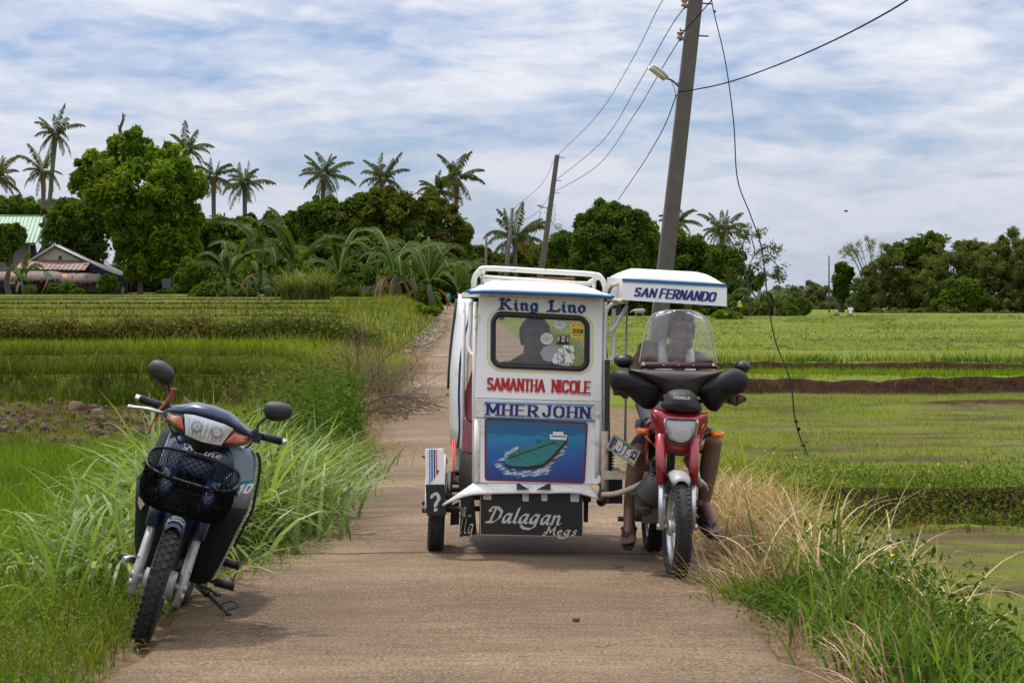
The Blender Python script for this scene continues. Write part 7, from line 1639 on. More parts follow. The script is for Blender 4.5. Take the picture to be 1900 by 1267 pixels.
n = 500; c = tone(n, (.07, .05, .035), (.12, .09, .06)); V, Q, C = blades(np.stack([RNG.normal(0, .5, n), RNG.normal(0, .7, n), np.zeros(n)], 1), uni(.3, .8, n), np.full(n, .007), uni(0, 6.3, n), np.abs(RNG.normal(0, .3, n)), RNG.normal(.2, .3, n), c, c, 3); np_mesh('stems', V, Q, DRYG, C, sb2)
# stone on the road
so_ = MB(); so_.ell((0, 0, .012), (.019, .015, .013), 14, 9); rnd = random.Random(2)
so_.v = [tuple(c * (1 + rnd.gauss(0, .05)) for c in v) for v in so_.v]; s_ = at(1069, 1165, 9.66); so2 = so_.build('stone', mat('grey_stone', (.12, .115, .10), .8, var=.3, bump=.4)); so2.location = (s_.x, 9.66, float(road_z(np.array(9.66))) + .029); tag(so2, 'small grey stone lying alone on the concrete road', 'stone')
# ================================================================= TREES, PALMS, BANANAS along the fields
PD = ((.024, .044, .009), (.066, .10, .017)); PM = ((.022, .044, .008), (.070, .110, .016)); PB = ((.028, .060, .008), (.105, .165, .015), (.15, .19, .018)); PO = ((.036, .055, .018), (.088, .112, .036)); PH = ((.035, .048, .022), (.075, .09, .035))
tree('mango_tree', 'huge bright green mango tree with a bare dead stub on top, beside the houses', 'tree', (262, 546), 250, [(255, 345, 105, 70), (238, 275, 42, 34), (268, 288, 34, 26), (318, 345, 58, 58), (185, 318, 48, 38), (165, 345, 30, 24), (320, 300, 40, 28), (300, 430, 72, 62), (245, 410, 52, 58), (318, 480, 42, 40), (262, 478, 46, 40), (345, 400, 30, 40)], 40000, 8.0, PB, 4.5, clump=.30, sub=1.0, gap=.12)
st = MB(); k = 250 / F; st.tube([at(228, 262, 250), at(222, 240, 250), at(229, 222, 250), at(228, 210, 250)], [4 * k, 3.2 * k, 2.6 * k, 1.6 * k], 7); st.tube([at(224, 238, 250), at(218, 233, 250)], [2 * k, 1 * k], 6); st.tube([at(229, 218, 250), at(234, 213, 250)], [1.6 * k, .8 * k], 6); mg = bpy.data.objects['mango_tree']; o = st.build('dead_stub', BARK, mg); o.matrix_parent_inverse = mg.matrix_basis.inverted()
for nm, lb, base, Y, el, n, lp, pal in (
 ('broadleaf_tree', 'dark rounded tree between the green roof and the huge mango tree', (140, 540), 262, [(135, 425, 52, 50), (165, 400, 40, 34), (110, 410, 34, 30), (170, 450, 40, 50), (100, 450, 28, 28)], 13000, 7, PD),
 ('broadleaf_tree', 'low spreading tree line crown behind the green roof, under the twin palms', (70, 545), 292, [(60, 390, 60, 22), (120, 392, 50, 24), (10, 388, 40, 20)], 9000, 6, PM),
 ('small_tree', 'small leafy tree standing in front of the green roof at the photo edge', (18, 530), 240, [(14, 440, 30, 26), (25, 430, 18, 16), (5, 460, 22, 26)], 3500, 8, PM),
 ('broadleaf_tree', 'dark tree just right of the huge mango tree below two palms', (410, 545), 264, [(405, 440, 40, 46), (440, 470, 56, 52), (390, 500, 56, 42), (455, 425, 36, 22)], 14000, 7, PD),
 ('broadleaf_tree', 'dense dark thicket tree behind the banana leaves left of the middle palm', (520, 545), 272, [(510, 430, 56, 34), (560, 440, 54, 40), (480, 465, 50, 46), (540, 490, 60, 40)], 13000, 7, PD),
 ('broadleaf_tree', 'round dark tree right behind the trunk of the middle palm', (598, 545), 268, [(600, 398, 46, 32), (625, 410, 32, 30), (575, 415, 34, 30), (600, 450, 50, 44)], 10000, 7, PM),
 ('mango_tree', 'wide mango tree with reddish new leaves in the middle of the tree line', (735, 545), 258, [(705, 385, 56, 34), (765, 395, 62, 40), (662, 430, 38, 50), (690, 415, 46, 38), (828, 425, 44, 46), (740, 465, 100, 58), (850, 450, 26, 36), (680, 490, 46, 40)], 26000, 7.5, ((.022, .04, .008), (.085, .115, .014), (.058, .052, .016))),
 ('round_shrub', 'bright rounded shrub left of the two tall cane clumps', (515, 550), 205, [(515, 490, 56, 44), (490, 505, 40, 38), (545, 500, 36, 36), (515, 525, 54, 26)], 9000, 8, ((.03, .062, .008), (.085, .135, .016))),
 ('broadleaf_tree', 'dark distant trees where the road meets the tree line', (905, 560), 300, [(890, 485, 30, 32), (915, 500, 34, 32), (870, 510, 30, 36), (940, 500, 30, 30)], 8000, 6, PD),
 ('broadleaf_tree', 'dark low tree under the leaning palm behind the roof rack', (985, 565), 285, [(975, 480, 34, 28), (1005, 500, 34, 36), (960, 520, 44, 36)], 7000, 6, PD),
 ('broadleaf_tree', 'loose tree between the second utility pole and the round dome tree', (1045, 570), 232, [(1040, 468, 38, 34), (1070, 490, 36, 40), (1030, 510, 44, 40), (1055, 445, 22, 14)], 9000, 7, PM),
 ('dome_tree', 'large dense dome shaped tree rising behind the tricycle roof', (1148, 585), 200, [(1142, 440, 76, 56), (1130, 402, 48, 28), (1165, 415, 46, 34), (1185, 455, 42, 44), (1095, 450, 34, 50), (1145, 500, 84, 50), (1195, 490, 36, 46)], 24000, 7, ((.020, .040, .007), (.058, .098, .013)), ),
 ('broadleaf_tree', 'mid green tree behind the big utility pole', (1265, 585), 218, [(1258, 455, 42, 34), (1240, 485, 46, 46), (1290, 490, 44, 48), (1320, 505, 40, 46), (1280, 530, 70, 36)], 14000, 7, PM),
 ('broadleaf_tree', 'dark tree beneath the palm right of the big utility pole', (1350, 590), 205, [(1345, 490, 36, 34), (1365, 520, 40, 40), (1330, 545, 46, 34)], 8000, 7, PD),
 ('narrow_tree', 'narrow upright dark tree standing alone beside the thin bare pole', (1562, 590), 300, [(1566, 500, 15, 16), (1560, 520, 19, 20), (1562, 545, 16, 20), (1572, 512, 10, 12)], 3800, 6, PD),
 ('bamboo_clump', 'feathery bamboo clump at the left end of the right hand tree line', (1625, 590), 296, [(1630, 505, 26, 40), (1655, 495, 28, 44), (1610, 535, 32, 40), (1645, 550, 56, 36), (1600, 562, 30, 22), (1680, 545, 40, 40)], 13000, 6.5, PO),
 ('rain_tree', 'tall flat topped dark tree over the right hand bamboos', (1715, 590), 300, [(1715, 452, 44, 20), (1740, 445, 30, 12), (1690, 470, 36, 22), (1725, 485, 50, 28), (1700, 520, 46, 40), (1705, 555, 60, 32)], 13000, 6.5, PD),
 ('bamboo_clump', 'olive bamboo clump in the middle of the right hand tree line', (1775, 592), 292, [(1770, 500, 40, 40), (1755, 540, 50, 46), (1795, 545, 50, 44), (1780, 475, 22, 26), (1770, 565, 70, 26)], 15000, 6.5, PO),
 ('slender_tree', 'slender palm like tree with a flat top poking out of the right hand bamboos', (1800, 590), 298, [(1790, 455, 26, 9), (1812, 458, 24, 9), (1797, 470, 20, 10)], 2400, 6, PD),
 ('leafy_tree', 'greener rounded tree in front of the right hand bamboos', (1795, 592), 284, [(1790, 545, 34, 30), (1775, 565, 40, 24), (1815, 570, 30, 22)], 5000, 6.5, PM),
 ('bamboo_clump', 'tall pale bamboo clump at the far right of the tree line', (1860, 594), 288, [(1855, 500, 36, 46), (1880, 480, 34, 50), (1850, 545, 52, 46), (1893, 545, 46, 52), (1860, 455, 16, 24), (1865, 565, 70, 26), (1835, 500, 30, 40)], 18000, 6.5, PO),
 ('bamboo_clump', 'bamboo clump cut off by the right photo edge', (1925, 594), 284, [(1915, 490, 34, 52), (1935, 520, 50, 60), (1900, 565, 40, 34)], 7000, 6.5, PH),
 ('hazy_tree', 'pale hazy trees far away between the airy tree and the thin pole', (1480, 582), 420, [(1470, 550, 34, 22), (1508, 547, 30, 22), (1535, 553, 26, 20), (1450, 554, 28, 22), (1490, 566, 76, 15), (1560, 567, 64, 13)], 12000, 5, ((.05, .065, .04), (.09, .11, .06))),  # hazy trees: distance haze is put into the pale leaf colours
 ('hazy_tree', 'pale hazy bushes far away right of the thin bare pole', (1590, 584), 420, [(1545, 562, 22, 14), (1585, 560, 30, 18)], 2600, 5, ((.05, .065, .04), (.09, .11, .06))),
):
    kw = dict(gap=.25, clump=.26) if nm in ('bamboo_clump', 'rain_tree', 'slender_tree', 'narrow_tree', 'hazy_tree') else {}
    if nm == 'bamboo_clump': kw.update(asp=.2, up=0)
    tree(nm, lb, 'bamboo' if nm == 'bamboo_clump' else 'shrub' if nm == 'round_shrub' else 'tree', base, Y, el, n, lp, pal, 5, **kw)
# bamboo plumes that stick out of the crowns
for b_ in [o for o in bpy.data.objects if o.name.startswith('bamboo_clump')]:
    mV, mC = [], []; rnd = random.Random(b_.name)
    V = []; C = []; cm_ = MB()
    for i in range(13):
        a = rnd.uniform(-1, 1); top = Vector((a * 4.5, rnd.uniform(-2, 2), rnd.uniform(7.5, 10.8) * (1 - .15 * abs(a)))); pts = smooth_path([Vector((a * 1.2, 0, 0)), Vector((a * 2.4, top.y * .6, top.z * .62)), top, top + Vector((a * .9 + rnd.uniform(-.4, .4), 0, -.4))], 5)
        cm_.tube(pts, [.06] * 6 + [.04] * 5 + [.02] * (len(pts) - 11), 5)
        for j in range(len(pts) // 2, len(pts) - 1):
            for q in range(14): V.append(np.array(pts[j].lerp(pts[j + 1], rnd.random())) + RNG.normal(0, .2, 3))
    P = np.array(V); n = len(P); o = leaf_quads(P, unit(RNG.normal(size=(n, 3)) + [0, 0, .3]), uni(.14, .32, n), .18, tone(n, (.06, .068, .024), (.13, .13, .05))); np_mesh('plumes', *o[:2], LEAF, o[2], b_); cm_.build('culms', mat('bamboo_culm', (.10, .10, .045), .6), b_)
# airy tree with open branches
b = at(1392, 590, 172); b.z = tz(b.x, 172); ar = empty('airy_tree', b, 'open airy tree with bare forking branches and leaf tufts right of the big pole', 'tree'); k = 172 / F
br_ = MB(); tips = []; rnd = random.Random(6)
def Lp(x, y, dy=0): return at(x, y, 172 + dy) - b
br_.tube(smooth_path([Vector((0, 0, -.3)), Lp(1390, 545), Lp(1382, 500), Lp(1378, 455)], 4), [2.6 * k] * 5 + [1.9 * k] * 4 + [1.2 * k] * 4, 7)
for pts in ([(1385, 520), (1400, 495), (1425, 480), (1450, 500)], [(1383, 505), (1400, 470), (1395, 440), (1410, 432)], [(1380, 480), (1365, 465), (1360, 450)], [(1378, 455), (1385, 435), (1380, 428)], [(1388, 530), (1412, 515), (1440, 510), (1455, 520)], [(1400, 470), (1425, 458), (1438, 465)], [(1390, 545), (1365, 525), (1352, 510)], [(1400, 495), (1410, 510), (1405, 525)]):
    P_ = [Lp(x, y, rnd.uniform(-3, 3)) for x, y in pts]; br_.tube(smooth_path(P_, 4), 1.0 * k, 6); tips += P_[1:]
br_.build('trunk', BARK, ar)
Vs = [];
for t_ in tips:
    for q in range(5): Vs.append(np.array(t_) + RNG.normal(0, 1, 3) * [.32, .32, .16] + RNG.normal(0, .16, (26, 3)))
P_ = np.concatenate(Vs); n = len(P_); o = leaf_quads(P_, unit(RNG.normal(size=(n, 3)) + [0, 0, .8]), uni(.07, .16, n), .45, tone(n, (.02, .035, .010), (.05, .075, .018))); np_mesh('crown', *o[:2], LEAF, o[2], ar)
# coconut palms: crown centre, trunk foot, distance, frond length in pixels
for i, (lb, c, b_, Y, L_, nf, lean, low, cr) in enumerate((
 ('coconut palm whose fronds reach in from the left photo edge', (-10, 330), (-14, 540), 262, 52, 20, 0, -.8, 1),
 ('tallest coconut palm on the far left with a pointed new frond on top', (103, 246), (84, 540), 285, 48, 20, -3, -1.0, 0),
 ('shorter coconut palm tucked left of the tallest one', (80, 316), (82, 540), 280, 44, 18, 0, -1.0, 0),
 ('coconut palm peeking over the right shoulder of the huge mango tree', (346, 276), (350, 540), 278, 46, 20, 0, -.8, 0),
 ('coconut palm directly right of the huge mango tree', (396, 326), (398, 540), 280, 46, 20, 0, -.9, -3),
 ('coconut palm left of the open sky gap in the tree line', (454, 338), (455, 540), 272, 48, 22, 0, -1.0, 2),
 ('coconut palm standing alone in the sky gap, third from the road', (602, 322), (592, 540), 276, 52, 22, -2, -1.05, 2),
 ('coconut palm with a thin curved trunk over the wide mango tree', (710, 330), (704, 540), 280, 48, 20, -1, -.7, -2),
 ('coconut palm with many fronds, left one of the pair nearest the road', (812, 352), (818, 545), 270, 48, 22, 2, -1.0, -2),
 ('coconut palm with many fronds, right one of the pair nearest the road', (848, 330), (842, 545), 276, 50, 24, 0, -1.0, 2),
 ('low coconut palm behind the third utility pole', (955, 440), (958, 565), 262, 58, 20, 0, -.6, 0),
 ('low coconut palm partly hidden by the big utility pole', (1258, 412), (1262, 585), 238, 42, 16, 0, -.5, 2),
 ('coconut palm between the big utility pole and the airy tree', (1340, 428), (1346, 588), 214, 48, 20, 0, -.8, 0))):
    palm(lb, c[0], c[1], b_, Y, L_, nf, lean, low, seed=i * 17, curl=cr)
# banana plants and cane in front of the trees
for i, (lb, x, y, Y, H, nl, dr_, wd_) in enumerate((
 ('banana plant with one pale upright leaf beside the huge mango tree', 428, 556, 182, 105, 8, 1, 1), ('banana plant behind the round shrub', 500, 556, 190, 145, 9, 1, .8), ('banana plant with long arching leaves above the cane clumps', 560, 556, 188, 150, 10, 1, .7), ('banana plant left of the wide mango tree', 628, 558, 180, 120, 9, 2, .8),
 ('banana plant with brown dead leaves hanging round its stem near the road', 745, 564, 160, 140, 12, 9, .7), ('banana plant with very long arching leaves nearest the road', 806, 566, 165, 150, 12, 2, .7), ('banana plant half hidden behind the tricycle roof corner', 858, 566, 190, 95, 9, 2, .8),
 ('banana plant between the two big ones near the road', 776, 564, 172, 135, 11, 2, .7), ('banana plant right of the wide mango tree foot', 700, 560, 178, 120, 10, 2, .7), ('banana plant among the thicket right of the pale upright leaf', 462, 556, 196, 120, 10, 1, .7), ('young banana plant left of the cane clumps', 482, 556, 165, 48, 7, 0, 1.3), ('banana plant in front of the green roofed house', 45, 540, 236, 70, 7, 1, 1.2), ('banana plant under the airy tree', 1408, 590, 168, 72, 9, 1, 1), ('banana plant right of the airy tree foot', 1438, 592, 166, 60, 8, 1, 1), ('banana plant below the palm right of the big pole', 1352, 592, 170, 66, 9, 2, 1))):
    banana(lb, x, y, Y, H, nl, dr_, seed=i * 5, wide=wd_)
for i, (lb, x, Y, n, H) in enumerate((('tall grey green cane clump, left one of two below the bananas', 543, 166, 480, 72), ('tall grey green cane clump, right one of two below the bananas', 590, 168, 480, 74), ('low grassy tuft in front of the thatched shed', 55, 235, 300, 24))):
    b = at(x, 556, Y); b.z = tz(b.x, Y); cg = empty('cane_clump', b, lb, 'cane', 'cane clumps at the field edge'); k = Y / F
    x_ = RNG.normal(0, 10 * k * H / 70, n); c = tone(n, (.07, .095, .045), (.16, .19, .11)); V, Q, C = blades(np.stack([x_, RNG.normal(0, .3, n), np.zeros(n)], 1), H * k * uni(.6, 1.15, n), np.full(n, 1.6 * k), uni(0, 6.3, n), np.abs(RNG.normal(0, .16, n)), np.clip(RNG.normal(1.3, .5, n), .2, 2.4), c * [1.1, .95, .8], c, 6); np_mesh('leaves', V, Q, GRASS, C, cg)
    if H > 30: n = 130; c = tone(n, (.12, .10, .05), (.22, .18, .10)); V, Q, C = blades(np.stack([RNG.normal(0, 9 * k, n), RNG.normal(0, .3, n), np.zeros(n)], 1), H * k * uni(.35, .6, n), np.full(n, 2.0 * k), uni(0, 6.3, n), np.abs(RNG.normal(0, .12, n)), uni(0, .2, n), c, c, 3); np_mesh('stalks', V, Q, DRYG, C, cg)
# low shrubs along the foot of the tree line
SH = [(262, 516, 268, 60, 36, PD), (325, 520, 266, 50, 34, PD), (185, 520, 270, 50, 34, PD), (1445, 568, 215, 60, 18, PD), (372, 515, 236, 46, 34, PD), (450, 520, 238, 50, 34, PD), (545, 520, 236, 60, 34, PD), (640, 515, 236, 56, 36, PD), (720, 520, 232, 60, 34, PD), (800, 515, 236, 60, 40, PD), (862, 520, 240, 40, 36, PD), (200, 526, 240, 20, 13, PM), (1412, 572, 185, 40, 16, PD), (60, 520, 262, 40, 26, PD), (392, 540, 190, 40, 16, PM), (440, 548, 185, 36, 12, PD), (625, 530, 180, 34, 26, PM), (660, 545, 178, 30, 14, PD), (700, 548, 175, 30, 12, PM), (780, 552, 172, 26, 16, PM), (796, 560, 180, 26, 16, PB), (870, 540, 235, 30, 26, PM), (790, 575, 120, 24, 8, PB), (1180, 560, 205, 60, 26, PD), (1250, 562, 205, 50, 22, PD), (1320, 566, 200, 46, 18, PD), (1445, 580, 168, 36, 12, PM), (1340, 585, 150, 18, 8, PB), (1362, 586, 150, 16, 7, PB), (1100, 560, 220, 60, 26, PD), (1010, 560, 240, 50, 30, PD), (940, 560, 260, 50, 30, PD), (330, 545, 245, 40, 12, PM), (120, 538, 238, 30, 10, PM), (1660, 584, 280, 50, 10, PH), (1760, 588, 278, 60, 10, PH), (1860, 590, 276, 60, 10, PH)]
WH = ['dark thicket behind the trunk of the huge mango tree', 'dark thicket behind the grey board on legs', 'dark thicket behind the blue side wall of the low house', 'dark, far behind the airy tree foot', 'dark thicket right of the huge mango tree', 'dark thicket behind the pale upright banana leaf', 'dark thicket behind the cane clumps', 'dark thicket right of the cane clumps', 'dark thicket behind the woven fence', 'dark thicket behind the banana with dead leaves', 'dark thicket right of the last big banana', 'growing over the right end of the grey tin roof', 'dark, behind the foot of the airy tree', 'dark, between the two houses', 'at the foot of the huge mango tree, right side', 'under the banana with the pale upright leaf', 'right of the cane clumps', 'left of the woven fence', 'in front of the woven fence', 'right of the banana with dead leaves', 'bright, at the left road edge short of the far walker', 'at the far bend of the road', 'lowest one, on the road verge below the far walker', 'dark, behind the big pole foot under the canopy', 'dark, behind the rider under the canopy', 'dark, right of the canopy', 'at the foot of the airy tree', 'small pale, left of two right of the windscreen', 'small pale, right of two right of the windscreen', 'dark, below the dome tree', 'dark, below the second utility pole', 'dark, below the third utility pole', 'around the foot of the huge mango tree', 'beside the thatched shed', 'below the first right hand bamboo', 'below the middle right hand bamboo', 'below the last right hand bamboo']
for (x, y, Y, rx, ry, pal), wh in zip(SH, WH):
    b = at(x, y + ry * .8, Y); b.z = tz(b.x, Y); s_ = empty('leafy_shrub', b, 'leafy shrub ' + wh, 'shrub', 'shrubs along the tree line'); V, Q, C = crown_leaves([(x, y, rx, ry), (x - rx * .4, y + ry * .4, rx * .7, ry * .8), (x + rx * .45, y + ry * .4, rx * .6, ry * .8)], Y, int(rx * ry * 4 + 600), 6, pal); np_mesh('foliage', V - np.array(b), Q, LEAF, C, s_)
    k = Y / F; mb = MB(); mb.tube([(0, 0, -.2), (0, 0, max(.3, at(x, y, Y).z - b.z))], 2 * k, 6); mb.build('stem', BARK, s_)
# ================================================================= UTILITY POLES, LAMPS, WIRES
CONC = mat('pole_concrete', (.105, .09, .078), .85, var=.3, scale=5, bump=.4, bscale=30, dirt=(.06, .05, .045), dirt_amt=.3, dirt_scale=2.5)
LAMPG = mat('lamp_housing_grey', (.42, .43, .42), .45); IRON = mat('pole_hardware', (.035, .03, .028), .6); WIREB = mat('black_cable', (.008, .008, .009), .85, spec=.05)
CERAM = mat('porcelain_insulator', (.35, .22, .16), .3)
def pole(label, bot, top, Y, w0, w1, rect=True, lamp=None, ins=()):
    b = at(*bot, Y); t = at(*top, Y); zb = tz(b.x, Y) - .3; d = (t - b); b = b + d * ((zb - b.z) / d.z)
    p = empty('utility_pole', (b.x, Y, zb + .3), label, 'utility pole', 'utility poles along the road'); T = Matrix.Translation((b.x, Y, zb + .3)).inverted()
    mb = MB(); k = Y / F
    if rect:
        rg = []
        for q, w in ((b, w0), (t, w1)): rg.append([q + Vector((sx * w * k / 2, sy * w * k * .6, 0)) for sx, sy in ((-.82, -1), (.82, -1), (1, -.8), (1, .8), (.82, 1), (-.82, 1), (-1, .8), (-1, -.8))])
        mb.loft(rg, smooth=False)
    else: mb.tube([b, b.lerp(t, .5), t], [w0 * k / 2, (w0 + w1) * k / 4, w1 * k / 2], 10)
    mb.xform(T); mb.build('shaft', CONC, p)
    for (x, y, s_) in ins:
        c = at(x, y, Y - .05); i_ = MB(); u = s_ * k; ctr = at(b_x(b, t, y, Y), y, Y)
        i_.tube([c + Vector((-.2 * u, 0, -4.5 * u)), ctr + Vector((0, 0, -4.5 * u))], .7 * u, 6); i_.tube([c + Vector((-.2 * u, 0, 5 * u)), ctr + Vector((0, 0, 4 * u))], .7 * u, 6); i_.tube([c + Vector((0, 0, -6 * u)), c + Vector((0, 0, 7 * u))], .6 * u, 6)
        i_.tube([ctr + Vector((-14 * u, -.16 - w1 * k * .6, 0)), ctr + Vector((15 * u, -.16 - w1 * k * .6, 0))] if False else [ctr, ctr + Vector((17 * u, 0, -1 * u))], .8 * u, 6)
        i_.xform(T); br = i_.build('insulator_bracket', IRON, p)
        i_ = MB(); i_.lathe([(0, -3.6 * u), (3.2 * u, -3.4 * u), (3.6 * u, -2 * u), (2.2 * u, -.6 * u), (2.2 * u, .6 * u), (3.6 * u, 2 * u), (3.2 * u, 3.4 * u), (0, 3.6 * u)], c, 'z', 12); i_.xform(T); i_.build('insulator', CERAM, br)
    if lamp:
        a, h0, h1, s_ = lamp; u = s_ * k; l_ = MB(); A0, H0, H1 = at(*a, Y), at(*h0, Y - .3), at(*h1, Y - .5)
        l_.tube(smooth_path([A0 + Vector((3 * u, 0, -2 * u)), A0, A0.lerp(H0, .5) + Vector((0, 0, 1.5 * u)), H0], 5), 1.1 * u, 7); l_.tube([A0 + Vector((-1 * u, 0, 4 * u)), A0 + Vector((10 * u, 0, 0))], 1.2 * u, 6); l_.tube(smooth_path([A0.lerp(H0, .6), A0 + Vector((-4 * u, 0, -4 * u)), A0 + Vector((-3 * u, 0, -14 * u)), A0 + Vector((-4 * u, 0, -17 * u))], 4), .4 * u, 5)
        l_.xform(T); arm_ = l_.build('lamp_arm', IRON, p)
        ax_ = (H1 - H0).normalized(); up = Vector((0, 0, 1)); up = (up - ax_ * up.dot(ax_)).normalized(); sd_ = ax_.cross(up); L_ = (H1 - H0).length; rg = []; rl_ = []
        for f, w, hu, hd in ((0, .10, .08, .06), (.12, .16, .13, .08), (.4, .22, .16, .06), (.75, .23, .15, .05), (.93, .18, .1, .04), (1, .10, .03, .03)):
            c = H0 + ax_ * L_ * f; rg.append([c + sd_ * w * L_ * cos(q) + up * ((hu if sin(q) > 0 else hd) * L_ * sin(q)) for q in [2 * pi * i / 14 for i in range(14)]])
            if f > .1: rl_.append([c - up * hd * L_ * .6 + sd_ * w * .85 * L_ * cos(q) + up * (.14 * L_ * sin(q) * (1 if sin(q) < 0 else .1)) for q in [2 * pi * i / 14 for i in range(14)]])
        l_ = MB(); l_.loft(rg); l_.xform(T); hd_ = l_.build('lamp_head', LAMPG, p); l_ = MB(); l_.loft(rl_); l_.xform(T); l_.build('lamp_glass', mat('lamp_diffuser', (.62, .64, .62), .2, coat=.5), hd_)
    return p
def b_x(b, t, y, Y):
    b2 = at(0, y, Y).z; f = (b2 - b.z) / (t.z - b.z); X = b.x + (t.x - b.x) * f; return CXP + X / Y * F * 1.0
pole('large leaning concrete utility pole with a street lamp behind the tricycle', (1206, 749), (1301, -92), 35, 32, 25, True, ((1258, 160), (1238, 146), (1206, 122), 1.55), ((1262, 66, 1.9), (1270, 6, 1.9), (1279, -62, 1.9)))
pole('second leaning concrete utility pole, with a small lamp, behind the roof rack', (997, 560), (1034, 288), 80, 13, 8.5, True, ((1018, 388), (1008, 385), (996, 379), .75), ((1027, 335, .85), (1024, 358, .85), (1031, 292, .85)))
pole('third utility pole in front of the low coconut palm', (934, 560), (951, 386), 130, 10, 6, False, None, ((944, 420, .6),))
pole('fourth and farthest utility pole, left of the low coconut palm', (900, 560), (902.5, 440), 190, 5, 4, False)
pole('thin bare pole standing alone in front of the right hand tree line', (1538.5, 568), (1538, 474), 290, 3.4, 2.4, False)
def wire(label, pts, r, cat='cable', name='power_line', twist=0, extra=None, n=10):
    P_ = smooth_path([at(x, y, Y) for x, y, Y in pts], n); mb = MB()
    if twist:
        for ph in (0, pi):
            Q_ = []
            for i in range((len(P_) - 1) * 5):
                j = i / 5; a = P_[int(j)].lerp(P_[int(j) + 1], j - int(j)); Q_.append(a + Vector((r * .75 * cos(i * twist + ph), 0, r * .75 * sin(i * twist + ph))))
            mb.tube(Q_, r * .72, 5, cap=False)
    else: mb.tube(P_, r, 6)
    if extra:
        for e in extra: mb.ell(at(*e), (r * 2.6, r * 2, r * 2.6), 8, 6)
    o = mb.build(name, WIREB); return tag(o, label, cat, None)
wire('uppermost thin power line sloping from the big pole top down to the second pole', [(1284, -62, 34.8), (1230, 0, 40), (1175, 108, 49), (1110, 212, 62), (1034, 289, 79.8)], .008)
wire('middle thin power line between the big pole and the second pole', [(1270, 14, 34.8), (1240, 58, 38.5), (1188, 150, 48), (1118, 262, 62), (1030, 336, 79.8)], .0085)
wire('lowest thin power line between the big pole and the second pole', [(1262, 72, 34.8), (1228, 128, 40), (1176, 215, 50), (1108, 308, 63), (1026, 358, 79.8)], .0085)
wire('short pale power line crossing the big pole towards the camera', [(1262, 66, 34.4), (1290, 36, 33.6), (1324, -3, 32), (1370, -52, 29)], .0085)
wire('twisted service cable from the big pole down to the second pole', [(1256, 176, 34.6), (1225, 250, 40), (1172, 335, 50), (1115, 412, 62), (1076, 438, 68), (1042, 434, 74), (1010, 392, 79.6)], .0075, twist=1.1, n=30)
wire('thick twisted cable rising from the big pole to the upper right corner', [(1259, 171, 34.3), (1290, 166.5, 33), (1355, 152, 30.5), (1450, 118, 27.5), (1550, 74, 25), (1640, 27, 23), (1700, -10, 22), (1790, -70, 20)], .0075, twist=1.2, n=34)
wire('loose black cable dangling from the big pole top into the rice paddy', [(1316, -70, 34.4), (1321, 5, 34), (1345, 110, 32.6), (1361, 225, 31), (1368, 330, 29.5), (1392, 398, 28.4), (1413, 460, 27.4), (1424, 550, 26.4), (1438, 630, 25.6), (1466, 705, 24.8), (1474, 770, 24.0), (1486, 815, 23.5), (1506, 858, 23.0)], .0085, name='dangling_cable', extra=((1326, 22, 33.8), (1477, 782, 23.9), (1482, 796, 23.7), (1492, 827, 23.4)))
wire('thin power line from the second pole to the third pole', [(1032, 290, 80), (1002, 345, 100), (952, 388, 130)], .009); wire('thin sagging line between the second and third poles', [(1024, 358, 80), (992, 398, 102), (946, 421, 130)], .010)
wire('thin cable hanging in a loop between the second and third poles', [(1004, 392, 80), (990, 440, 92), (966, 476, 105), (945, 470, 118), (938, 450, 130)], .011)
# lattice mast with a drum dish
mz = at(1027, 560, 330); mz.z = tz(mz.x, 330); ms = empty('antenna_mast', mz, 'lattice antenna mast with a white drum dish behind the second utility pole', 'antenna'); k = 330 / F; mb = MB(); H = at(1027, 376, 330).z - mz.z
for sx, sy in ((-1, -1), (1, -1), (1, 1), (-1, 1)): mb.tube([(sx * 5 * k, sy * 5 * k, 0), (sx * 3.4 * k, sy * 3.4 * k, H)], .5 * k, 5)
for i in range(18):
    z0, z1 = H * i / 18, H * (i + 1) / 18; w = (5 - 1.6 * i / 18) * k
    for s_ in (-1, 1): mb.tube([(-w * s_, -w, z0), (w * s_, -w, z1)], .28 * k, 4); mb.tube([(w, -w * s_, z0), (w, w * s_, z1)], .28 * k, 4)
    mb.tube([(-w, -w, z0), (w, -w, z0)], .28 * k, 4)
mb.build('lattice', mat('galvanised_steel', (.30, .31, .33), .5), ms)
c = at(1036, 419, 328) - mz; mb = MB(); mb.lathe([(0, -3.6 * k), (6 * k, -3.2 * k), (7.4 * k, -2.6 * k), (7.4 * k, 2.6 * k), (6.8 * k, 3.0 * k), (0, 3.6 * k)], c, 'y', 26); mb.tube([c, c + Vector((-6 * k, .5, 0))], .8 * k, 6); mb.build('drum_dish', mat('dish_white', (.55, .55, .57), .5), ms)
# bird
bb = at(1570, 392, 130); bd = empty('bird', bb, 'tiny dark bird flying in the grey sky over the right hand trees', 'bird'); mb = MB(); mb.ell((0, 0, 0), (.12, .05, .045), 10, 8); mb.ell((-.12, 0, .02), (.035, .03, .03), 8, 6); mb.prism([(.1, -.03, 0), (.2, -.04, 0), (.2, .04, 0), (.1, .03, 0)], (0, 0, .01))
for s_ in (-1, 1): mb.loft([[Vector((-.06, s_ * .03, .02)), Vector((.06, s_ * .03, .02))], [Vector((-.05, s_ * .14, .07)), Vector((.04, s_ * .14, .06))], [Vector((.0, s_ * .26, .03)), Vector((.03, s_ * .25, .03))]], closed=False)
mb.build('body', mat('dark_feathers', (.03, .028, .026), .8), bd, solid=.006)
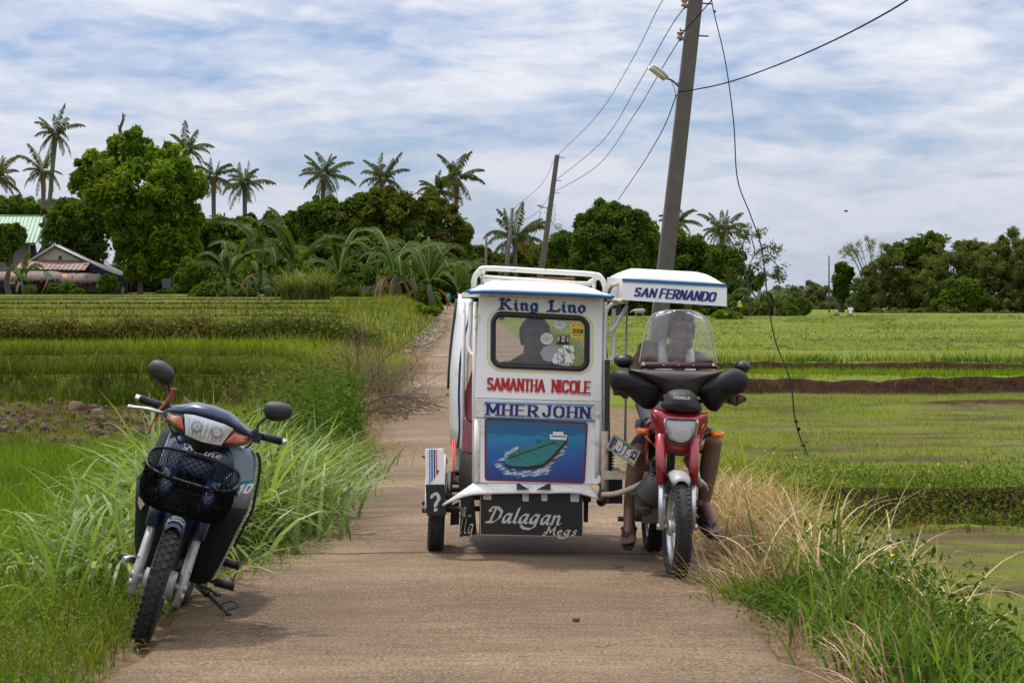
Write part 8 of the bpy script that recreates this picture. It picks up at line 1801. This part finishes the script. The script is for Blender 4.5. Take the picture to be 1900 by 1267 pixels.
# ================================================================= HOUSES at the left
def Hp(x, y, Y, o): return at(x, y, Y) - o
GRN = mat('green_metal_roof', (.17, .30, .19), .45, var=.12, scale=2, dirt=(.13, .13, .09), dirt_amt=.2); TIN = mat('grey_tin_roof', (.42, .40, .39), .5, var=.25, scale=2, dirt=(.14, .08, .05), dirt_amt=.25, dirt_scale=1.2); RUST = mat('rusty_tin_roof', (.24, .20, .18), .7, var=.3, scale=1.5, dirt=(.20, .055, .025), dirt_amt=.85, dirt_scale=.45)
WALLP = mat('pale_plaster', (.36, .32, .27), .85, var=.12, scale=1.5); WALLG = mat('grey_block_wall', (.17, .15, .14), .9, var=.2, scale=2); DKW = mat('dark_opening', (.012, .012, .014), .8); BLUEW = mat('dark_blue_boards', (.010, .012, .026), .8); CORR = mat('grey_corrugated', (.22, .20, .20), .7, var=.3, scale=2); BOARD = mat('weathered_boards', (.075, .052, .038), .9, var=.5, scale=3); THATCH = mat('nipa_thatch', (.17, .125, .105), .95, var=.5, scale=5, bump=.8, bscale=9); TARP = mat('green_tarp', (.06, .13, .08), .7, var=.3); CARD = mat('orange_cardboard', (.45, .22, .11), .8)
def slab(mb, q, th, mi=0): mb.prism(q, th, mi)
o = at(20, 545, 268); o.z = tz(o.x, 268); h1 = empty('house', o, 'house with a long pale green ribbed metal roof at the left photo edge', 'house')
def rib_roof(name, A, B, C_, D, m, parent, n, th=.12, rr=.06):
    """sheet A (ridge left) B (ridge right) C (eave right) D (eave left) with ribs running down the slope"""
    mb = MB(); nn = (B - A).cross(D - A).normalized(); nn = nn if nn.z > 0 else -nn
    mb.prism([A, B, C_, D], -nn * th)
    for i in range(n + 1):
        u = i / n; mb.tube([A.lerp(B, u) + nn * .02, D.lerp(C_, u) + nn * .02], rr, 4)
    mb.tube([A + nn * .05, B + nn * .05], rr * 1.8, 6); return mb.build(name, m, parent)
rib_roof('roof', Hp(-90, 401, 274, o), Hp(83, 401.5, 274, o), Hp(68, 450, 266, o), Hp(-110, 450, 266, o), GRN, h1, 24)
mb = MB(); mb.prism([Hp(83, 401.5, 274, o), Hp(95, 409, 280, o), Hp(84, 432, 276, o), Hp(68, 450, 266, o)], (0, .1, -.1)); mb.build('roof_end', GRN, h1)
mb = MB(); mb.hexa([Hp(-80, 550, 267.5, o), Hp(53, 550, 267.5, o), Hp(62, 550, 279, o), Hp(-80, 550, 279, o), Hp(-80, 446, 267.5, o), Hp(53, 446, 267.5, o), Hp(62, 452, 279, o), Hp(-80, 452, 279, o)]); mb.build('wall', WALLG, h1)
mb = MB(); mb.prism([Hp(56, 455, 267.2, o), Hp(66, 455, 267.2, o), Hp(66, 500, 267.2, o), Hp(56, 500, 267.2, o)], (0, .2, 0)); mb.prism([Hp(8, 462, 267.3, o), Hp(22, 462, 267.3, o), Hp(22, 488, 267.3, o), Hp(8, 488, 267.3, o)], (0, .15, 0)); mb.build('window', DKW, h1)
o = at(110, 545, 256); o.z = tz(o.x, 256); h2 = empty('house', o, 'low house with a pale gable, grey tin roof and rusty lean-to roof', 'house')
YG = 256
mb = MB(); mb.prism([Hp(100, 458, YG, o), Hp(58, 483, YG, o), Hp(58, 545, YG, o), Hp(190, 545, YG, o), Hp(190, 502, YG, o), Hp(152, 484, YG, o)], (0, 11, 0)); mb.build('wall', WALLP, h2)
rib_roof('roof', Hp(136, 459, YG + 13, o), Hp(101, 455, YG - .5, o), Hp(214, 509, YG - .5, o), Hp(249, 512, YG + 13, o), TIN, h2, 20, .10, .05)
rib_roof('roof', Hp(101, 455, YG - .5, o), Hp(136, 459, YG + 13, o), Hp(94, 486, YG + 13, o), Hp(54, 484, YG - .5, o), TIN, h2, 16, .10, .05)
rl_ = rib_roof('lean_to_roof', Hp(44, 482.5, YG - .2, o), Hp(168, 486, YG - .2, o), Hp(158, 501, YG - 3.2, o), Hp(27, 498.5, YG - 3.2, o), RUST, h2, 15, .06, .05)
mb = MB(); mb.prism([Hp(28, 500, YG - 2.6, o), Hp(146, 502, YG - 2.6, o), Hp(146, 540, YG - 2.6, o), Hp(28, 540, YG - 2.6, o)], (0, .1, 0))
for i in range(36): x = 28 + i * 3.3; mb.tube([Hp(x, 500.5, YG - 2.65, o), Hp(x, 540, YG - 2.65, o)], .045, 5)
mb.build('corrugated_wall', CORR, h2)
mb = MB(); mb.prism([Hp(158, 490, YG - 1.4, o), Hp(190, 500, YG - 1.4, o), Hp(238, 516, YG - 1.4, o), Hp(236, 545, YG - 1.4, o), Hp(150, 545, YG - 1.4, o), Hp(150, 500, YG - 1.4, o)], (0, .1, 0)); mb.build('side_wall', BLUEW, h2)
mb = MB(); mb.prism([Hp(108.5, 475, YG - .1, o), Hp(114, 475, YG - .1, o), Hp(114, 483, YG - .1, o), Hp(108.5, 483, YG - .1, o)], (0, .2, 0)); mb.build('gable_vent', BOARD, h2)
mb = MB()
for x, y0 in ((243, 512), (226, 510), (206, 508)): mb.tube([Hp(x, y0, YG + 1, o), Hp(x, 546, YG + 1, o)], .08, 6)
mb.build('roof_post', BOARD, h2)
o = at(80, 545, 247); o.z = tz(o.x, 247); h3 = empty('thatched_shed', o, 'long low shed with a ragged thatched roof in front of the house', 'shed'); YT = 247
mb = MB(); rows = []
for v, y0, dY in ((0, 505, 1.6), (.5, 511, .4), (1, 518.5, -.8)):
    rows.append([Hp(-30 + i * 7.2, y0 + (4 if i > 19 else 0) + RNG.uniform(-1, 1) - .014 * i * 0, YT + dY, o) for i in range(31)])
mb.loft(rows, closed=False); rf3 = mb.build('thatched_roof', THATCH, h3, solid=.22)
n = 2600; x = uni(-30, 188, n); v = RNG.random(n) ** .7; P = np.array([Hp(a, (505 + (4 if a > 108 else 0)) + 13.5 * b_ - .8, YT + 1.6 - 2.5 * b_, o) for a, b_ in zip(x, v)]); c = tone(n, (.10, .07, .06), (.27, .21, .18)); V, Q, C = blades(P, uni(.3, .9, n), uni(.04, .09, n), RNG.normal(-pi / 2, .6, n), uni(1.6, 2.3, n), uni(0, .4, n), c, c, 2); np_mesh('loose_thatch', V, Q, DRYG, C, rf3)
for x0, x1, y0, y1, m_, nm in ((-30, 10, 520, 528, BOARD, 'wall_board'), (10, 37, 519, 528, LABELW, 'white_sheet'), (88, 107, 522, 534, CORR, 'white_sheet'), (108, 133, 523, 533, CORR, 'white_sheet'), (133, 186, 523, 542, BOARD, 'wall_board'), (-30, 30, 527, 533, BOARD, 'wall_board')):
    mb = MB(); mb.prism([Hp(x0, y0, YT, o), Hp(x1, y0, YT, o), Hp(x1, y1, YT, o), Hp(x0, y1, YT, o)], (0, .08, 0)); nb_ = int((y1 - y0) / 3.2)
    for i in range(nb_): yy_ = y0 + 3.2 * (i + .5); mb.box((Hp((x0 + x1) / 2, yy_, YT - .04, o)), ((x1 - x0) * YT / F, .05, 2.2 * YT / F))
    mb.build(nm, m_, h3)
for x in (30, 87, 107, 112, 134, 160, 187, -5, 60): mb = MB(); mb.tube([Hp(x, 512, YT - .1, o), Hp(x, 549, YT - .1, o)], .09, 6); mb.build('post', BOARD, h3)
mb = MB(); mb.prism([Hp(-30, 512, YT + 2.2, o), Hp(188, 515, YT + 2.2, o), Hp(188, 548, YT + 2.2, o), Hp(-30, 548, YT + 2.2, o)], (0, .1, 0)); mb.build('back_wall', mat('shed_back_boards', (.03, .024, .02), .9, var=.4), h3)
tp_ = MB(); tp_.prism([at(79, 505, 246), at(92, 506, 246), at(101, 516, 245.6), at(88, 519, 245.6)], (0, .05, .03)); tag(tp_.build('tarp', TARP), 'small green tarp draped over the thatched shed roof', 'tarp')
lp_ = MB(); lp_.tube([at(90, 518, 245), at(77, 546, 245)], .08, 6); tag(lp_.build('leaning_stick', WOODR), 'crooked stick leaning against the front of the thatched shed', 'stick')
for x0, x1, y0, y1, lb in ((20, 28.5, 504, 511, 'orange cardboard sheet on the left end of the thatched roof'), (116.5, 125, 508, 514, 'pale orange cardboard sheet on the middle of the thatched roof')): mb = MB(); mb.prism([at(x0, y0, 246.4), at(x1, y0, 246.4), at(x1, y1, 246), at(x0, y1, 246)], (0, .05, .04)); tag(mb.build('cardboard', CARD), lb, 'cardboard', 'cardboard on the thatched roof')
# woven fence, grey sheet, mound, calf
fb = at(705, 562, 176); fb.z = tz(fb.x, 176); fc_ = empty('bamboo_fence', fb, 'short grey woven bamboo fence below the banana leaves', 'fence'); mb = MB(); k = 176 / F
for i in range(34): x = (668 + i * 1.95 - 705) * k; mb.box((x, RNG.normal(0, .02), .45), (1.7 * k, .03, 1.0 + RNG.uniform(-.1, .12)))
mb.build('panel', mat('grey_bamboo', (.17, .13, .115), .9, var=.4, scale=8), fc_)
for x in (-36, -12, 12, 28): mb = MB(); mb.tube([(x * k, -.05, -.2), (x * k, -.05, 1.15)], .05, 6); mb.build('post', BOARD, fc_)
sh2 = MB(); sh2.prism([at(300, 517, 244), at(318, 516, 244), at(317, 534, 244), at(301, 535, 244)], (0, .06, 0)); sh2.prism([at(301, 535, 244), at(303, 535, 244), at(303, 552, 244), at(301, 552, 244)], (0, .06, 0)); sh2.prism([at(315, 534, 244), at(317, 534, 244), at(317, 552, 244), at(315, 552, 244)], (0, .06, 0)); tag(sh2.build('grey_board', mat('slate_grey_sheet', (.06, .065, .075), .8)), 'dark grey board on two legs under the huge mango tree', 'board')
mo = at(1552, 597, 195); mo.z = tz(mo.x, 195); md_ = MB(); md_.ell((0, 0, .15), (.32, .3, .28), 18, 10); md_.ell((.12, -.05, .1), (.2, .2, .22), 14, 8); md_.v = [tuple(c + RNG.normal(0, .012) for c in v) for v in md_.v]; mo_ = md_.build('mound', mat('grey_brown_mound', (.05, .045, .04), .95, var=.4, bump=.6)); mo_.location = mo; tag(mo_, 'small dark rounded mound in the far field left of the white figure', 'mound')
cb_ = at(1186, 584, 172); cb_.z = tz(cb_.x, 172); cf_ = empty('calf', cb_, 'small pale calf grazing in the shade under the rider canopy', 'calf'); mb = MB()
mb.capsule((-.32, 0, .62), (.30, 0, .64), .17, .18); mb.capsule((-.10, 0, .58), (.2, 0, .6), .19, .18); mb.capsule((-.36, 0, .68), (-.60, -.04, .60), .10, .075); mb.capsule((-.60, -.04, .60), (-.74, -.06, .48), .075, .045)
for q in (-1, 1): mb.capsule((-.60, q * .07, .66), (-.62, q * .15, .66), .03, .02); mb.capsule((-.28, q * .09, .55), (-.29, q * .09, .30), .07, .04); mb.capsule((-.29, q * .09, .30), (-.28, q * .09, .03), .038, .032); mb.capsule((.30, q * .1, .58), (.26, q * .1, .38), .10, .055); mb.capsule((.26, q * .1, .38), (.34, q * .1, .27), .05, .036); mb.capsule((.34, q * .1, .27), (.32, q * .1, .03), .036, .034)
mb.capsule((.46, 0, .70), (.52, 0, .40), .022, .015); body_mesh(mb, 'body', mat('pale_hide', (.34, .27, .23), .8, var=.15), cf_, .022, 2)
for ch_ in cf_.children: ch_.matrix_parent_inverse = Matrix.Identity(4)
